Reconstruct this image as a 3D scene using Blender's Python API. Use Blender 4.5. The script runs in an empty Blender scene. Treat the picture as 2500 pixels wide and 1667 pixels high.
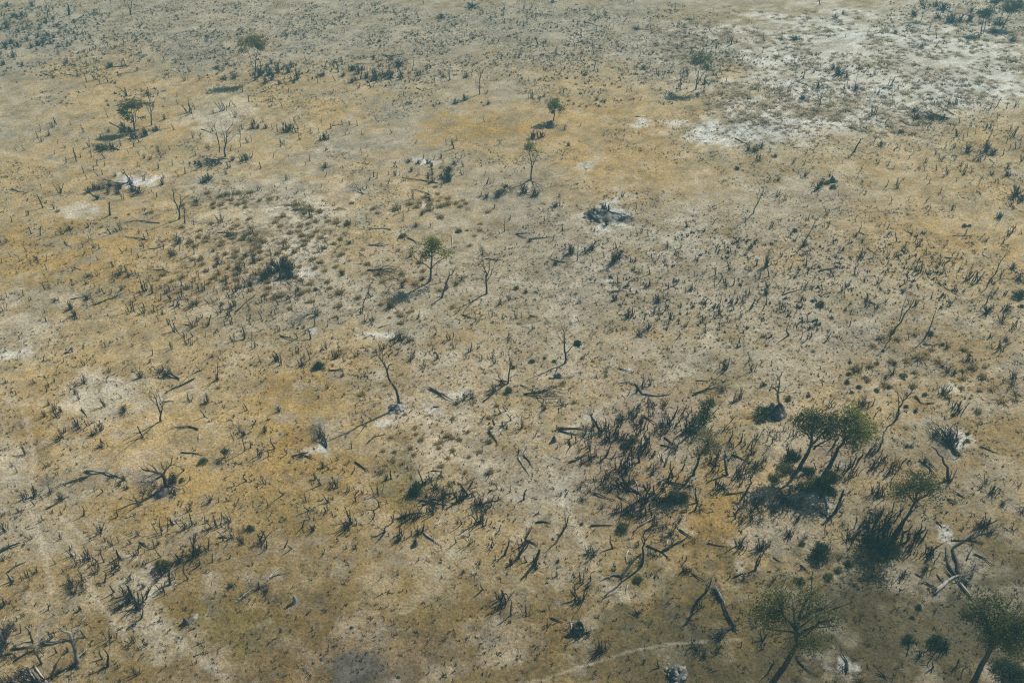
import bpy, math, random
import numpy as np
from mathutils import Vector, Matrix

random.seed(11)
RNG = np.random.default_rng(11)
SC = bpy.context.scene
COL = SC.collection

# ------------------------------------------------------------------ camera
CAM_H = 75.0                      # metres above the plain
FPX = 2200.0                      # focal length in photograph pixels (2500 wide)
PITCH = math.atan(1577.0 / 2200.0)
cam_data = bpy.data.cameras.new("camera")
cam_data.sensor_width = 36.0
cam_data.lens = FPX / 2500.0 * 36.0
cam_data.clip_start = 1.0
cam_data.clip_end = 6000.0
cam = bpy.data.objects.new("camera", cam_data)
cam.location = (0, 0, CAM_H)
cam.rotation_euler = (math.pi / 2 - PITCH, 0, 0)
COL.objects.link(cam)
SC.camera = cam

# ------------------------------------------------------------------ sky and sun
SUN_ELEV = math.radians(44)
SUN_AZ = math.radians(47)         # clockwise from the viewing direction
world = bpy.data.worlds.new("World")
SC.world = world
world.use_nodes = True
wn = world.node_tree.nodes
wl = world.node_tree.links
wn.clear()
w_out = wn.new("ShaderNodeOutputWorld")
w_bg = wn.new("ShaderNodeBackground")
w_sky = wn.new("ShaderNodeTexSky")
w_sky.sky_type = 'NISHITA'
w_sky.sun_disc = False
w_sky.sun_elevation = SUN_ELEV
w_sky.sun_rotation = SUN_AZ
w_bg.inputs["Strength"].default_value = 0.05
wl.new(w_sky.outputs[0], w_bg.inputs[0])
wl.new(w_bg.outputs[0], w_out.inputs[0])
sun_data = bpy.data.lights.new("sun", 'SUN')
sun_data.energy = 4.6
sun_data.angle = math.radians(0.55)
sun_data.color = (1.0, 0.94, 0.84)
sun = bpy.data.objects.new("sun", sun_data)
sun_dir = Vector((math.sin(SUN_AZ) * math.cos(SUN_ELEV), math.cos(SUN_AZ) * math.cos(SUN_ELEV), math.sin(SUN_ELEV)))
sun.rotation_euler = sun_dir.to_track_quat('Z', 'Y').to_euler()
sun.location = (0, 0, 200)
COL.objects.link(sun)

vs = SC.view_settings
vs.view_transform = 'Standard'
vs.look = 'None'
vs.exposure = 0.12
vs.gamma = 1.0
vs.use_curve_mapping = False
SC.cycles.use_denoising = False
SC.cycles.filter_width = 1.2
SC.cycles.max_bounces = 6
SC.cycles.diffuse_bounces = 2
SC.cycles.glossy_bounces = 1
SC.cycles.volume_bounces = 0
SC.cycles.transparent_max_bounces = 4

# ------------------------------------------------------------------ pixel <-> place helpers
SIN, COS = math.sin(PITCH), math.cos(PITCH)
ROW_TOP = (0, 417, 834, 1250)
TK = 0.26596                      # study tiles were enlarged 1 / TK


def tile(t, x, y):
    """A point noted on an enlarged tile -> photograph pixel."""
    r, c = "ABCD".index(t[0]), int(t[1])
    return c * 625 + x * TK, ROW_TOP[r] + y * TK


def ray(px, py):
    u, v = (px - 1250.0) / FPX, (py - 833.5) / FPX
    return np.array([u, COS - v * SIN, -SIN - v * COS])


def flat(px, py):
    d = ray(px, py)
    t = CAM_H / -d[2]
    return d[0] * t, d[1] * t


def project(x, y, z=0.0):
    yy, zz = y, z - CAM_H
    depth = yy * COS - zz * SIN
    up = yy * SIN + zz * COS
    return 1250 + FPX * x / depth, 833.5 - FPX * up / depth


def hashf(ix, iy, seed):
    h = (ix.astype(np.int64) * 374761393 + iy.astype(np.int64) * 668265263 + seed * 974634721) & 0x7fffffff
    h = ((h ^ (h >> 13)) * 1274126177) & 0x7fffffff
    h = h ^ (h >> 16)
    return (h & 0xffff) / 65535.0


def vnoise(x, y, seed=0):
    x = np.asarray(x, float); y = np.asarray(y, float)
    ix, iy = np.floor(x), np.floor(y)
    fx, fy = x - ix, y - iy
    fx = fx * fx * (3 - 2 * fx); fy = fy * fy * (3 - 2 * fy)
    a = hashf(ix, iy, seed); b = hashf(ix + 1, iy, seed)
    c = hashf(ix, iy + 1, seed); d = hashf(ix + 1, iy + 1, seed)
    return (a * (1 - fx) + b * fx) * (1 - fy) + (c * (1 - fx) + d * fx) * fy


def fbm(x, y, seed=0, octaves=4, gain=0.5):
    s, a, n = 0.0, 1.0, 0.0
    for i in range(octaves):
        s = s + a * vnoise(x * 2 ** i + 17.3 * i, y * 2 ** i - 9.1 * i, seed + i)
        n += a
        a *= gain
    return s / n


def ground_z(x, y):
    x = np.asarray(x, float); y = np.asarray(y, float)
    z = (fbm(x / 45, y / 45, 3, 2) - 0.5) * 0.9 + (fbm(x / 6, y / 6, 5, 2) - 0.5) * 0.22
    return z


def gz(x, y):
    return float(ground_z(np.array([x]), np.array([y]))[0])


def spot(px, py):
    """Photograph pixel -> point on the ground."""
    d = ray(px, py)
    t = CAM_H / -d[2]
    for _ in range(3):
        z = gz(d[0] * t, d[1] * t)
        t = (CAM_H - z) / -d[2]
    return Vector((d[0] * t, d[1] * t, CAM_H + d[2] * t))


def px_per_m(p):
    return FPX / (p[1] * COS - (p[2] - CAM_H) * SIN)


def up_m(p, hpx):
    """Pixel height of an upright thing standing at p -> metres."""
    s = px_per_m(p)
    a = math.atan2(CAM_H, math.hypot(p[0], p[1]))
    return hpx / (s * math.cos(a))


# ------------------------------------------------------------------ materials
def new_mat(name):
    m = bpy.data.materials.new(name)
    m.use_nodes = True
    nt = m.node_tree
    b = nt.nodes["Principled BSDF"]
    b.inputs["Roughness"].default_value = 0.9
    b.inputs["Specular IOR Level"].default_value = 0.15
    return m, nt, b


def noisy_mat(name, c1, c2, scale=3.0, rough=0.9, c3=None, vary=0.35, bump=0.0, bump_scale=20.0, stretch=(1, 1, 1)):
    """Two tones mixed by noise, nudged by a random value for each object."""
    m, nt, b = new_mat(name)
    N, L = nt.nodes, nt.links
    tc = N.new("ShaderNodeTexCoord")
    mp = N.new("ShaderNodeMapping")
    mp.inputs["Scale"].default_value = stretch
    L.new(tc.outputs["Object"], mp.inputs[0])
    nz = N.new("ShaderNodeTexNoise")
    nz.inputs["Scale"].default_value = scale
    nz.inputs["Detail"].default_value = 4
    L.new(mp.outputs[0], nz.inputs["Vector"])
    rp = N.new("ShaderNodeValToRGB")
    rp.color_ramp.elements[0].position = 0.32
    rp.color_ramp.elements[0].color = (*c1, 1)
    rp.color_ramp.elements[1].position = 0.68
    rp.color_ramp.elements[1].color = (*c2, 1)
    if c3:
        e = rp.color_ramp.elements.new(0.8)
        e.color = (*c3, 1)
    L.new(nz.outputs["Fac"], rp.inputs[0])
    oi = N.new("ShaderNodeObjectInfo")
    mr = N.new("ShaderNodeMapRange")
    mr.inputs[3].default_value = 1 - vary
    mr.inputs[4].default_value = 1 + vary
    L.new(oi.outputs["Random"], mr.inputs[0])
    mx = N.new("ShaderNodeVectorMath")
    mx.operation = 'SCALE'
    L.new(rp.outputs[0], mx.inputs[0])
    L.new(mr.outputs[0], mx.inputs["Scale"])
    L.new(mx.outputs[0], b.inputs["Base Color"])
    b.inputs["Roughness"].default_value = rough
    if bump:
        n2 = N.new("ShaderNodeTexNoise")
        n2.inputs["Scale"].default_value = bump_scale
        n2.inputs["Detail"].default_value = 3
        L.new(mp.outputs[0], n2.inputs["Vector"])
        bp = N.new("ShaderNodeBump")
        bp.inputs["Strength"].default_value = bump
        bp.inputs["Distance"].default_value = 0.05
        L.new(n2.outputs["Fac"], bp.inputs["Height"])
        L.new(bp.outputs[0], b.inputs["Normal"])
    return m


def attr_mat(name, rough=0.95, translucent=0.0):
    """Colour read from the mesh's own 'tone' attribute, with fine noise on top."""
    m, nt, b = new_mat(name)
    N, L = nt.nodes, nt.links
    at = N.new("ShaderNodeAttribute")
    at.attribute_name = "tone"
    oi = N.new("ShaderNodeObjectInfo")
    mr = N.new("ShaderNodeMapRange")
    mr.inputs[3].default_value = 0.8
    mr.inputs[4].default_value = 1.2
    L.new(oi.outputs["Random"], mr.inputs[0])
    mx = N.new("ShaderNodeVectorMath")
    mx.operation = 'SCALE'
    L.new(at.outputs["Color"], mx.inputs[0])
    L.new(mr.outputs[0], mx.inputs["Scale"])
    L.new(mx.outputs[0], b.inputs["Base Color"])
    b.inputs["Roughness"].default_value = rough
    if translucent:
        tr = N.new("ShaderNodeBsdfTranslucent")
        L.new(mx.outputs[0], tr.inputs[0])
        ms = N.new("ShaderNodeMixShader")
        ms.inputs[0].default_value = translucent
        L.new(b.outputs[0], ms.inputs[1])
        L.new(tr.outputs[0], ms.inputs[2])
        L.new(ms.outputs[0], nt.nodes["Material Output"].inputs[0])
    return m


M = {}
M['char'] = noisy_mat("charred_wood", (0.018, 0.020, 0.022), (0.055, 0.055, 0.052), 2.5, 0.85, vary=0.3, bump=0.5)
M['bark'] = noisy_mat("grey_bark", (0.035, 0.036, 0.036), (0.105, 0.098, 0.088), 2.0, 0.9, vary=0.3, bump=0.6, stretch=(1, 1, 0.4))
M['brown'] = noisy_mat("dry_brown_wood", (0.05, 0.038, 0.032), (0.14, 0.10, 0.075), 2.0, 0.9, vary=0.3, bump=0.4)
M['pale'] = noisy_mat("bleached_wood", (0.26, 0.245, 0.215), (0.60, 0.57, 0.50), 1.6, 0.85, vary=0.2, bump=0.5)
M['mixed'] = noisy_mat("half_bleached_wood", (0.05, 0.05, 0.048), (0.50, 0.475, 0.42), 0.9, 0.88, vary=0.2, bump=0.5)
M['soil'] = noisy_mat("pale_mound_soil", (0.20, 0.18, 0.15), (0.52, 0.50, 0.45), 1.1, 0.95, vary=0.1, bump=0.8, bump_scale=6)
M['dark_soil'] = noisy_mat("dark_mound_soil", (0.03, 0.03, 0.032), (0.20, 0.19, 0.175), 0.8, 0.95, vary=0.1, bump=0.8, bump_scale=5)  # dark tone: soot at burnt pits, painted-in shade on the gnarled tree's mound
M['leaf'] = attr_mat("leaves", 0.7, 0.5)
M['straw'] = attr_mat("dry_grass", 0.95, 0.45)


# ------------------------------------------------------------------ mesh builder
_QUADS = {}


class MB:
    """Collects tubes and loose faces, then links them as one mesh."""

    def __init__(self):
        self.v, self.f, self.blocks, self.quads = [], [], [], []
        self.n = 0

    def tube(self, pts, radii, sides=5, cap=True):
        P = np.asarray(pts, float)
        m = len(P)
        if m < 2:
            return
        R = np.asarray(radii, float)
        T = np.empty_like(P)
        T[1:-1] = P[2:] - P[:-2]
        T[0] = P[1] - P[0]
        T[-1] = P[-1] - P[-2]
        T /= np.sqrt((T * T).sum(1))[:, None] + 1e-9
        d = P[-1] - P[0]
        ref = np.zeros(3)
        ref[int(np.argmin(np.abs(d)))] = 1.0
        A = ref - T * (T @ ref)[:, None]
        A /= np.sqrt((A * A).sum(1))[:, None] + 1e-9
        B = np.cross(T, A)
        ang = np.arange(sides) * (2 * math.pi / sides)
        ring = P[:, None, :] + R[:, None, None] * (np.cos(ang)[None, :, None] * A[:, None, :] + np.sin(ang)[None, :, None] * B[:, None, :])
        key = (m, sides)
        if key not in _QUADS:
            k = np.arange(sides)
            k2 = (k + 1) % sides
            _QUADS[key] = np.concatenate([np.stack([i * sides + k, i * sides + k2, (i + 1) * sides + k2, (i + 1) * sides + k], 1) for i in range(m - 1)])
        base = self.n
        self.blocks.append(ring.reshape(-1, 3))
        self.quads.append(_QUADS[key] + base)
        self.n += m * sides
        if cap:
            self.f.append(tuple(range(base + (m - 1) * sides, base + m * sides)))

    def mesh(self, name, mat, smooth=False):
        if self.v:
            self.blocks.append(np.asarray(self.v, float))
        V = np.concatenate(self.blocks) if self.blocks else np.zeros((0, 3))
        me = bpy.data.meshes.new(name)
        Q = np.concatenate(self.quads) if self.quads else np.zeros((0, 4), int)
        loops = [Q.ravel()]
        tot = [np.full(len(Q), 4)]
        if self.f:
            loops.append(np.fromiter((i for f in self.f for i in f), int))
            tot.append(np.array([len(f) for f in self.f]))
        loops = np.concatenate(loops); tot = np.concatenate(tot)
        me.vertices.add(len(V)); me.loops.add(len(loops)); me.polygons.add(len(tot))
        me.vertices.foreach_set("co", V.astype(np.float32).ravel())
        me.loops.foreach_set("vertex_index", loops.astype(np.int32))
        me.polygons.foreach_set("loop_start", (np.cumsum(tot) - tot).astype(np.int32))
        me.polygons.foreach_set("loop_total", tot.astype(np.int32))
        me.polygons.foreach_set("use_smooth", np.full(len(tot), bool(smooth)))
        me.materials.append(mat)
        me.update(calc_edges=True)
        return me


def cards_mesh(name, P, S, cols, mat, rng, flatten=0.0):
    """Leaf-sized quads: P centres (n,3), S sizes (n,), cols (n,3)."""
    n = len(P)
    d1 = rng.normal(size=(n, 3)); d1[:, 2] *= (1 - flatten)
    d1 /= np.linalg.norm(d1, axis=1)[:, None]
    d2 = rng.normal(size=(n, 3))
    d2 -= d1 * (d1 * d2).sum(1)[:, None]
    d2 /= np.linalg.norm(d2, axis=1)[:, None]
    s = S[:, None]
    v = np.stack([P - d1 * s * 0.6, P + d2 * s * 0.35, P + d1 * s * 0.6, P - d2 * s * 0.35], 1).reshape(-1, 3)
    me = bpy.data.meshes.new(name)
    me.vertices.add(4 * n); me.loops.add(4 * n); me.polygons.add(n)
    me.vertices.foreach_set("co", v.astype(np.float32).ravel())
    me.loops.foreach_set("vertex_index", np.arange(4 * n, dtype=np.int32))
    me.polygons.foreach_set("loop_start", np.arange(0, 4 * n, 4, dtype=np.int32))
    me.polygons.foreach_set("loop_total", np.full(n, 4, dtype=np.int32))
    at = me.color_attributes.new("tone", 'FLOAT_COLOR', 'POINT')
    cc = np.ones((4 * n, 4), np.float32)
    cc[:, :3] = np.repeat(cols, 4, axis=0)
    at.data.foreach_set("color", cc.ravel())
    me.materials.append(mat)
    me.update(calc_edges=True)
    return me


def blades_mesh(name, A, B, C, cols_base, cols_tip, mat):
    """Single-triangle grass blades."""
    n = len(A)
    v = np.stack([A, B, C], 1).reshape(-1, 3)
    me = bpy.data.meshes.new(name)
    me.vertices.add(3 * n); me.loops.add(3 * n); me.polygons.add(n)
    me.vertices.foreach_set("co", v.astype(np.float32).ravel())
    me.loops.foreach_set("vertex_index", np.arange(3 * n, dtype=np.int32))
    me.polygons.foreach_set("loop_start", np.arange(0, 3 * n, 3, dtype=np.int32))
    me.polygons.foreach_set("loop_total", np.full(n, 3, dtype=np.int32))
    at = me.color_attributes.new("tone", 'FLOAT_COLOR', 'POINT')
    cc = np.ones((n, 3, 4), np.float32)
    cc[:, 0, :3] = cols_base; cc[:, 1, :3] = cols_base; cc[:, 2, :3] = cols_tip
    at.data.foreach_set("color", cc.ravel())
    me.materials.append(mat)
    me.update(calc_edges=True)
    return me


# ------------------------------------------------------------------ scene-object helpers
MARKS = []      # (photo pixel, phrase) of hand-labelled things that other labels refer to
AUTO = []       # things whose label is written at the end: (object, descriptor, px, py)


def tag(o, label, cat, group=None):
    o["label"] = label
    o["category"] = cat
    if group:
        o["group"] = group
    return o


def empty(name, loc):
    o = bpy.data.objects.new(name, None)
    o.empty_display_size = 0.5
    o.location = loc
    COL.objects.link(o)
    return o


def put(name, me, loc=(0, 0, 0), parent=None):
    o = bpy.data.objects.new(name, me)
    o.location = loc
    COL.objects.link(o)
    if parent is not None:
        o.parent = parent
    if name == "twigs":
        o["kind"] = "stuff"
    return o


def structure(o):
    o["kind"] = "structure"
    return o
# ------------------------------------------------------------------ the plain: one sheet to the horizon
OCHRE = (0.435, 0.305, 0.130)
GOLD = (0.37, 0.242, 0.075)
STRAW = (0.44, 0.335, 0.175)
GREY = (0.375, 0.325, 0.238)
PALE = (0.52, 0.475, 0.375)
WHITE = (0.63, 0.635, 0.58)
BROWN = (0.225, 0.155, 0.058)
OLIVE = (0.165, 0.135, 0.042)
SOOT = (0.075, 0.075, 0.075)
PINK = (0.26, 0.205, 0.155)
ASH = (0.62, 0.62, 0.575)
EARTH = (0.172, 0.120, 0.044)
DIM_UMBER = (0.092, 0.075, 0.036)  # darker than the ground itself: lower-right light falloff put into the tone

# soil and grass colours on the plain, dimming of bottom and lower right painted in: x, y, half-width, half-height (2352-wide view), tone, cover, raggedness
SOILS = [
    (700, 60, 900, 110, GREY, .7, .8), (1250, 60, 500, 90, GREY, .5, .8), (60, 120, 160, 130, GREY, .8, .6),
    (1750, 120, 420, 110, GREY, .6, .7), (2100, 120, 420, 170, PALE, .75, .7), (1980, 190, 440, 150, PALE, .7, .8), (2150, 185, 280, 90, WHITE, .5, .9), (1960, 110, 320, 60, WHITE, .4, 1.),
    (300, 190, 230, 60, OCHRE, .75, .8), (120, 150, 60, 25, OCHRE, .5, .8), (640, 195, 60, 30, OCHRE, .8, .8),
    (470, 230, 120, 40, OCHRE, .5, .9), (810, 235, 110, 40, OCHRE, .5, .9), (1110, 300, 130, 40, GOLD, .85, .9),
    (1070, 320, 70, 25, OCHRE, .7, .8), (330, 290, 140, 40, OCHRE, .8, .8), (440, 335, 70, 25, OLIVE, .25, .8),
    (500, 250, 80, 35, PALE, .5, .9), (510, 290, 60, 30, PALE, .6, .9), (200, 400, 190, 90, OCHRE, .55, .9),
    (1400, 280, 170, 110, OCHRE, .55, .9), (1460, 400, 150, 90, OCHRE, .8, .8), (1300, 260, 90, 40, OCHRE, .6, .8),
    (1680, 165, 45, 18, OCHRE, .7, .6), (1590, 255, 60, 35, OCHRE, .75, .7), (1430, 240, 60, 30, OCHRE, .45, .9),
    (1340, 382, 18, 9, PALE, .9, .8), (1470, 281, 22, 12, WHITE, .6, .9),
    (1760, 295, 170, 38, WHITE, .92, .8), (1620, 305, 45, 22, WHITE, .8, .8), (2000, 285, 110, 32, WHITE, .8, .9),
    (2200, 205, 170, 34, WHITE, .85, .9), (1980, 80, 160, 24, WHITE, .6, 1.), (1880, 50, 90, 18, WHITE, .6, 1.),
    (1820, 215, 100, 35, WHITE, .55, 1.), (2130, 290, 100, 28, PALE, .7, 1.), (2080, 160, 160, 30, PALE, .7, 1.),
    (2250, 120, 90, 40, WHITE, .4, 1.), (2160, 330, 190, 60, STRAW, .7, .8), (2290, 300, 90, 60, OCHRE, .5, .8),
    (1900, 340, 130, 40, STRAW, .5, .8), (1760, 380, 60, 60, OLIVE, .2, .9),
    (340, 640, 330, 140, GOLD, .62, 1.), (90, 600, 130, 110, GOLD, .6, 1.), (330, 470, 120, 35, OCHRE, .55, .9),
    (185, 487, 44, 18, PALE, .8, .9), (300, 415, 46, 13, ASH, .9, 1.), (130, 690, 110, 40, GREY, .7, 1.),
    (600, 540, 180, 110, PALE, .35, 1.), (690, 530, 90, 60, PALE, .6, 1.), (690, 620, 70, 50, PALE, .45, 1.),
    (660, 720, 260, 90, GREY, .65, .9), (880, 700, 240, 110, GREY, .6, .9), (950, 480, 130, 50, STRAW, .6, .9),
    (1010, 560, 180, 80, STRAW, .45, .9), (1250, 640, 330, 170, GREY, .68, .9), (1700, 620, 380, 190, GREY, .72, .9),
    (1900, 480, 170, 80, GREY, .5, .8), (1560, 560, 90, 55, PALE, .5, 1.), (2060, 520, 190, 60, OCHRE, .5, .8),
    (2170, 570, 150, 50, OCHRE, .55, .8), (2110, 800, 160, 60, BROWN, .4, .8), (1780, 590, 60, 40, OCHRE, .5, .8),
    (1480, 780, 170, 60, OCHRE, .25, .9), (1680, 830, 330, 70, GREY, .5, .9), (1640, 880, 90, 50, BROWN, .45, .8),
    (60, 760, 90, 60, PALE, .55, .9), (20, 815, 60, 22, WHITE, .5, 1.), (250, 750, 170, 60, STRAW, .5, .9),
    (160, 880, 130, 60, OCHRE, .6, .8), (250, 910, 110, 56, PALE, .6, 1.), (255, 890, 60, 20, PALE, .6, 1.2),
    (60, 985, 70, 55, GOLD, .8, .7), (430, 900, 140, 80, STRAW, .4, .9), (700, 900, 130, 70, GOLD, .72, .7),
    (800, 810, 90, 70, OCHRE, .6, .8), (640, 970, 90, 60, GOLD, .65, .8), (840, 960, 130, 60, OCHRE, .45, .8),
    (860, 880, 60, 50, GREY, .5, .8), (1080, 860, 250, 110, GREY, .45, .9), (1030, 1010, 190, 90, PALE, .38, .9),
    (5, 1080, 70, 120, PALE, .5, 1.1), (70, 1180, 80, 60, GREY, .5, .8), (380, 1030, 170, 90, OCHRE, .5, .9),
    (270, 1180, 180, 70, GOLD, .55, .9), (600, 1150, 330, 100, GOLD, .55, .9), (660, 1180, 110, 50, OLIVE, .35, .8),
    (700, 1050, 120, 50, GOLD, .6, .8), (820, 1080, 120, 70, BROWN, .35, .8), (930, 1110, 60, 70, OLIVE, .7, .7),
    (1180, 1090, 160, 110, GREY, .62, .8), (1270, 1150, 130, 120, GREY, .75, .7), (1300, 1130, 60, 60, PALE, .35, 1.),
    (1480, 1010, 180, 140, PINK, .62, .7), (1480, 1170, 110, 60, PINK, .5, .7), (1700, 1010, 70, 70, OLIVE, .55, .7),
    (1690, 1000, 50, 50, GOLD, .5, .7), (1590, 1110, 100, 60, GOLD, .72, .7), (1640, 1200, 70, 130, GOLD, .9, .55),
    (1590, 1080, 60, 60, OLIVE, .3, .8), (1950, 1050, 130, 80, PINK, .5, .7), (2150, 1040, 130, 90, BROWN, .55, .8),
    (2290, 1000, 90, 110, BROWN, .55, .8), (2010, 1130, 90, 60, GOLD, .5, .8), (2260, 1130, 110, 50, GREY, .7, .8),
    (2200, 880, 170, 70, BROWN, .3, .9), (2260, 930, 70, 30, PALE, .35, .9), (2180, 1010, 45, 25, PALE, .75, .8),
    (1870, 1165, 110, 55, GREY, .55, .8), (1990, 1240, 70, 50, BROWN, .6, .8), (2120, 1240, 90, 60, OCHRE, .55, .7),
    (1176, 1540, 1500, 360, BROWN, .7, .7), (1176, 1580, 1500, 260, EARTH, .6, .7), (400, 1330, 420, 130, BROWN, .40, .9), (180, 1330, 130, 60, STRAW, .15, .9), (120, 1240, 110, 50, GREY, .45, .9),  # browner grass, also darkened for the dimmer lower edge of the view
    (330, 1420, 40, 44, PALE, .42, 1.2), (350, 1480, 70, 40, PALE, .35, 1.1), (330, 1330, 60, 40, PALE, .55, .8),
    (490, 1340, 30, 40, PALE, .6, .8), (580, 1330, 40, 14, GREY, .6, .8), (760, 1400, 330, 130, BROWN, .62, .9),
    (560, 1440, 120, 80, OLIVE, .5, .8), (960, 1420, 40, 25, OLIVE, .6, .7), (900, 1500, 220, 70, PINK, .4, .9),
    (700, 1370, 90, 40, DIM_UMBER, .35, .8), (1100, 1300, 300, 90, STRAW, .15, .9), (1250, 1420, 350, 120, BROWN, .42, .9),
    (1160, 1480, 90, 60, GREY, .4, .9), (1480, 1330, 90, 50, OLIVE, .6, .7), (1600, 1400, 170, 110, BROWN, .45, .9),
    (1500, 1500, 170, 80, DIM_UMBER, .5, .8), (1560, 1470, 90, 50, OLIVE, .45, .8), (1545, 1505, 44, 26, PALE, .75, 1.),
    (1830, 1230, 110, 70, GREY, .5, .8), (2000, 1460, 480, 210, DIM_UMBER, .78, .6), (2140, 1450, 120, 60, GREY, .22, .9),
    (1800, 1500, 280, 140, DIM_UMBER, .6, .7), (2120, 1460, 330, 170, DIM_UMBER, .55, .6), (2330, 1400, 140, 220, DIM_UMBER, .6, .7), (2180, 1180, 260, 130, BROWN, .45, .8), (2000, 1200, 200, 90, DIM_UMBER, .38, .8), (2200, 1330, 260, 130, DIM_UMBER, .4, .8), (1720, 1400, 90, 80, BROWN, .45, .8),  # umber patches paint the corner's light falloff onto the ground
    (2080, 1330, 60, 40, GREY, .5, .9), (2170, 1230, 18, 26, ASH, .6, 1.), (1940, 1540, 38, 20, ASH, .6, .8),
    (820, 1550, 85, 48, SOOT, .75, .6), (1420, 1360, 60, 16, GREY, .3, .8),
    (965, 368, 33, 9, ASH, 1., .6), (975, 472, 14, 13, ASH, .75, .7), (830, 510, 12, 22, PALE, .7, .8),
    (700, 625, 22, 13, ASH, .75, .8), (640, 655, 20, 16, PALE, .6, .8), (868, 770, 36, 7, ASH, .6, .8),
    (744, 1030, 16, 17, ASH, .95, .6), (733, 990, 10, 28, PALE, .7, .8), (712, 1035, 42, 8, PALE, .6, .8),
    (725, 985, 28, 22, SOOT, .55, .9), (720, 760, 18, 12, ASH, .8, .7), (1440, 852, 16, 6, ASH, .9, .6),
    (880, 975, 25, 8, ASH, .6, .8), (985, 938, 14, 12, ASH, .6, .8), (1055, 912, 24, 8, ASH, .45, .8),
    (1395, 492, 54, 27, ASH, .85, .8), (1380, 496, 32, 16, SOOT, .8, .6), (1440, 502, 30, 8, SOOT, .75, .6),
    (420, 655, 24, 6, ASH, .8, .6), (1380, 645, 26, 5, ASH, .8, .6), (2165, 895, 26, 16, ASH, .5, .8),
    (2190, 1020, 20, 26, ASH, .6, 1.), (1878, 1140, 28, 9, ASH, .7, .7), (1905, 1165, 10, 12, ASH, .35, .8),
    (1320, 745, 10, 22, PALE, .8, .7), (170, 1015, 30, 10, GREY, .5, .9), (300, 1090, 20, 12, GREY, .5, .9),
    (130, 1120, 100, 45, GREY, .5, .9), (110, 1105, 25, 18, SOOT, .4, .8), (650, 1480, 60, 20, GREY, .2, 1.),
    (680, 1385, 6, 6, ASH, .9, .5), (437, 1425, 9, 8, SOOT, .6, .6), (450, 1414, 6, 6, ASH, .7, .6),
    (590, 1345, 30, 12, SOOT, .45, .9), (630, 1375, 22, 16, SOOT, .5, .9),
    (1700, 1300, 12, 26, GREY, .7, .7), (1675, 1350, 30, 8, GREY, .65, .8), (1760, 1230, 60, 40, GREY, .5, .9),
]
# game trails worn pale into the grass (2352-wide view), half-width in metres
TRAILS = [
    ([(1250, 1562), (1330, 1533), (1440, 1500), (1530, 1482), (1610, 1475), (1700, 1470)], 0.13),
    ([(1250, 1563), (1190, 1570)], 0.13),
    ([(960, 950), (990, 1010), (1010, 1070), (960, 1110)], 0.5), ([(1010, 1020), (1080, 980), (1130, 950)], 0.4),
    ([(1010, 1060), (1060, 1060), (1120, 1075)], 0.4), ([(640, 650), (700, 600), (760, 560), (790, 490), (830, 440)], 0.5),
    ([(1150, 640), (1250, 655), (1360, 660), (1500, 668)], 0.4), ([(1850, 790), (1960, 745), (2100, 700)], 0.4),
    ([(1880, 640), (2000, 660), (2110, 675), (2180, 720), (2270, 760)], 0.4), ([(1540, 860), (1620, 800), (1640, 730), (1640, 650)], 0.5),
    ([(1290, 1000), (1390, 930), (1500, 880), (1600, 850)], 0.45), ([(1270, 1230), (1290, 1140), (1270, 1080), (1310, 1030)], 0.5),
    ([(1290, 1140), (1340, 1250), (1380, 1330), (1440, 1380)], 0.4), ([(1180, 1240), (1240, 1180), (1290, 1140)], 0.45),
    ([(80, 760), (60, 800), (0, 830)], 0.5), ([(60, 960), (80, 1060), (60, 1150), (100, 1260), (120, 1360)], 0.3),
    ([(150, 1230), (190, 1290), (210, 1360), (290, 1470)], 0.28), ([(130, 1180), (200, 1240), (330, 1290), (400, 1350)], 0.25), ([(40, 1200), (120, 1260), (240, 1290)], 0.25), ([(330, 1400), (420, 1480), (520, 1560)], 0.4),
    ([(560, 120), (760, 340), (900, 370), (1010, 345)], 0.4), ([(780, 235), (860, 190), (930, 180)], 0.5),
    ([(1240, 740), (1330, 640), (1400, 600)], 0.4), ([(1900, 900), (2000, 890), (2100, 860)], 0.3),
    ([(2080, 890), (2160, 920), (2240, 870), (2300, 840)], 0.5), ([(0, 350), (200, 385), (330, 380)], 0.4),
    ([(1560, 1010), (1600, 985)], 0.3), ([(2350, 220), (2200, 225), (2050, 215)], 0.7),
]


def seg_dist(x, y, pts):
    best = np.full(x.shape, 1e9)
    for (ax, ay), (bx, by) in zip(pts[:-1], pts[1:]):
        dx, dy = bx - ax, by - ay
        t = np.clip(((x - ax) * dx + (y - ay) * dy) / (dx * dx + dy * dy + 1e-9), 0, 1)
        best = np.minimum(best, np.hypot(x - ax - t * dx, y - ay - t * dy))
    return best


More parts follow.
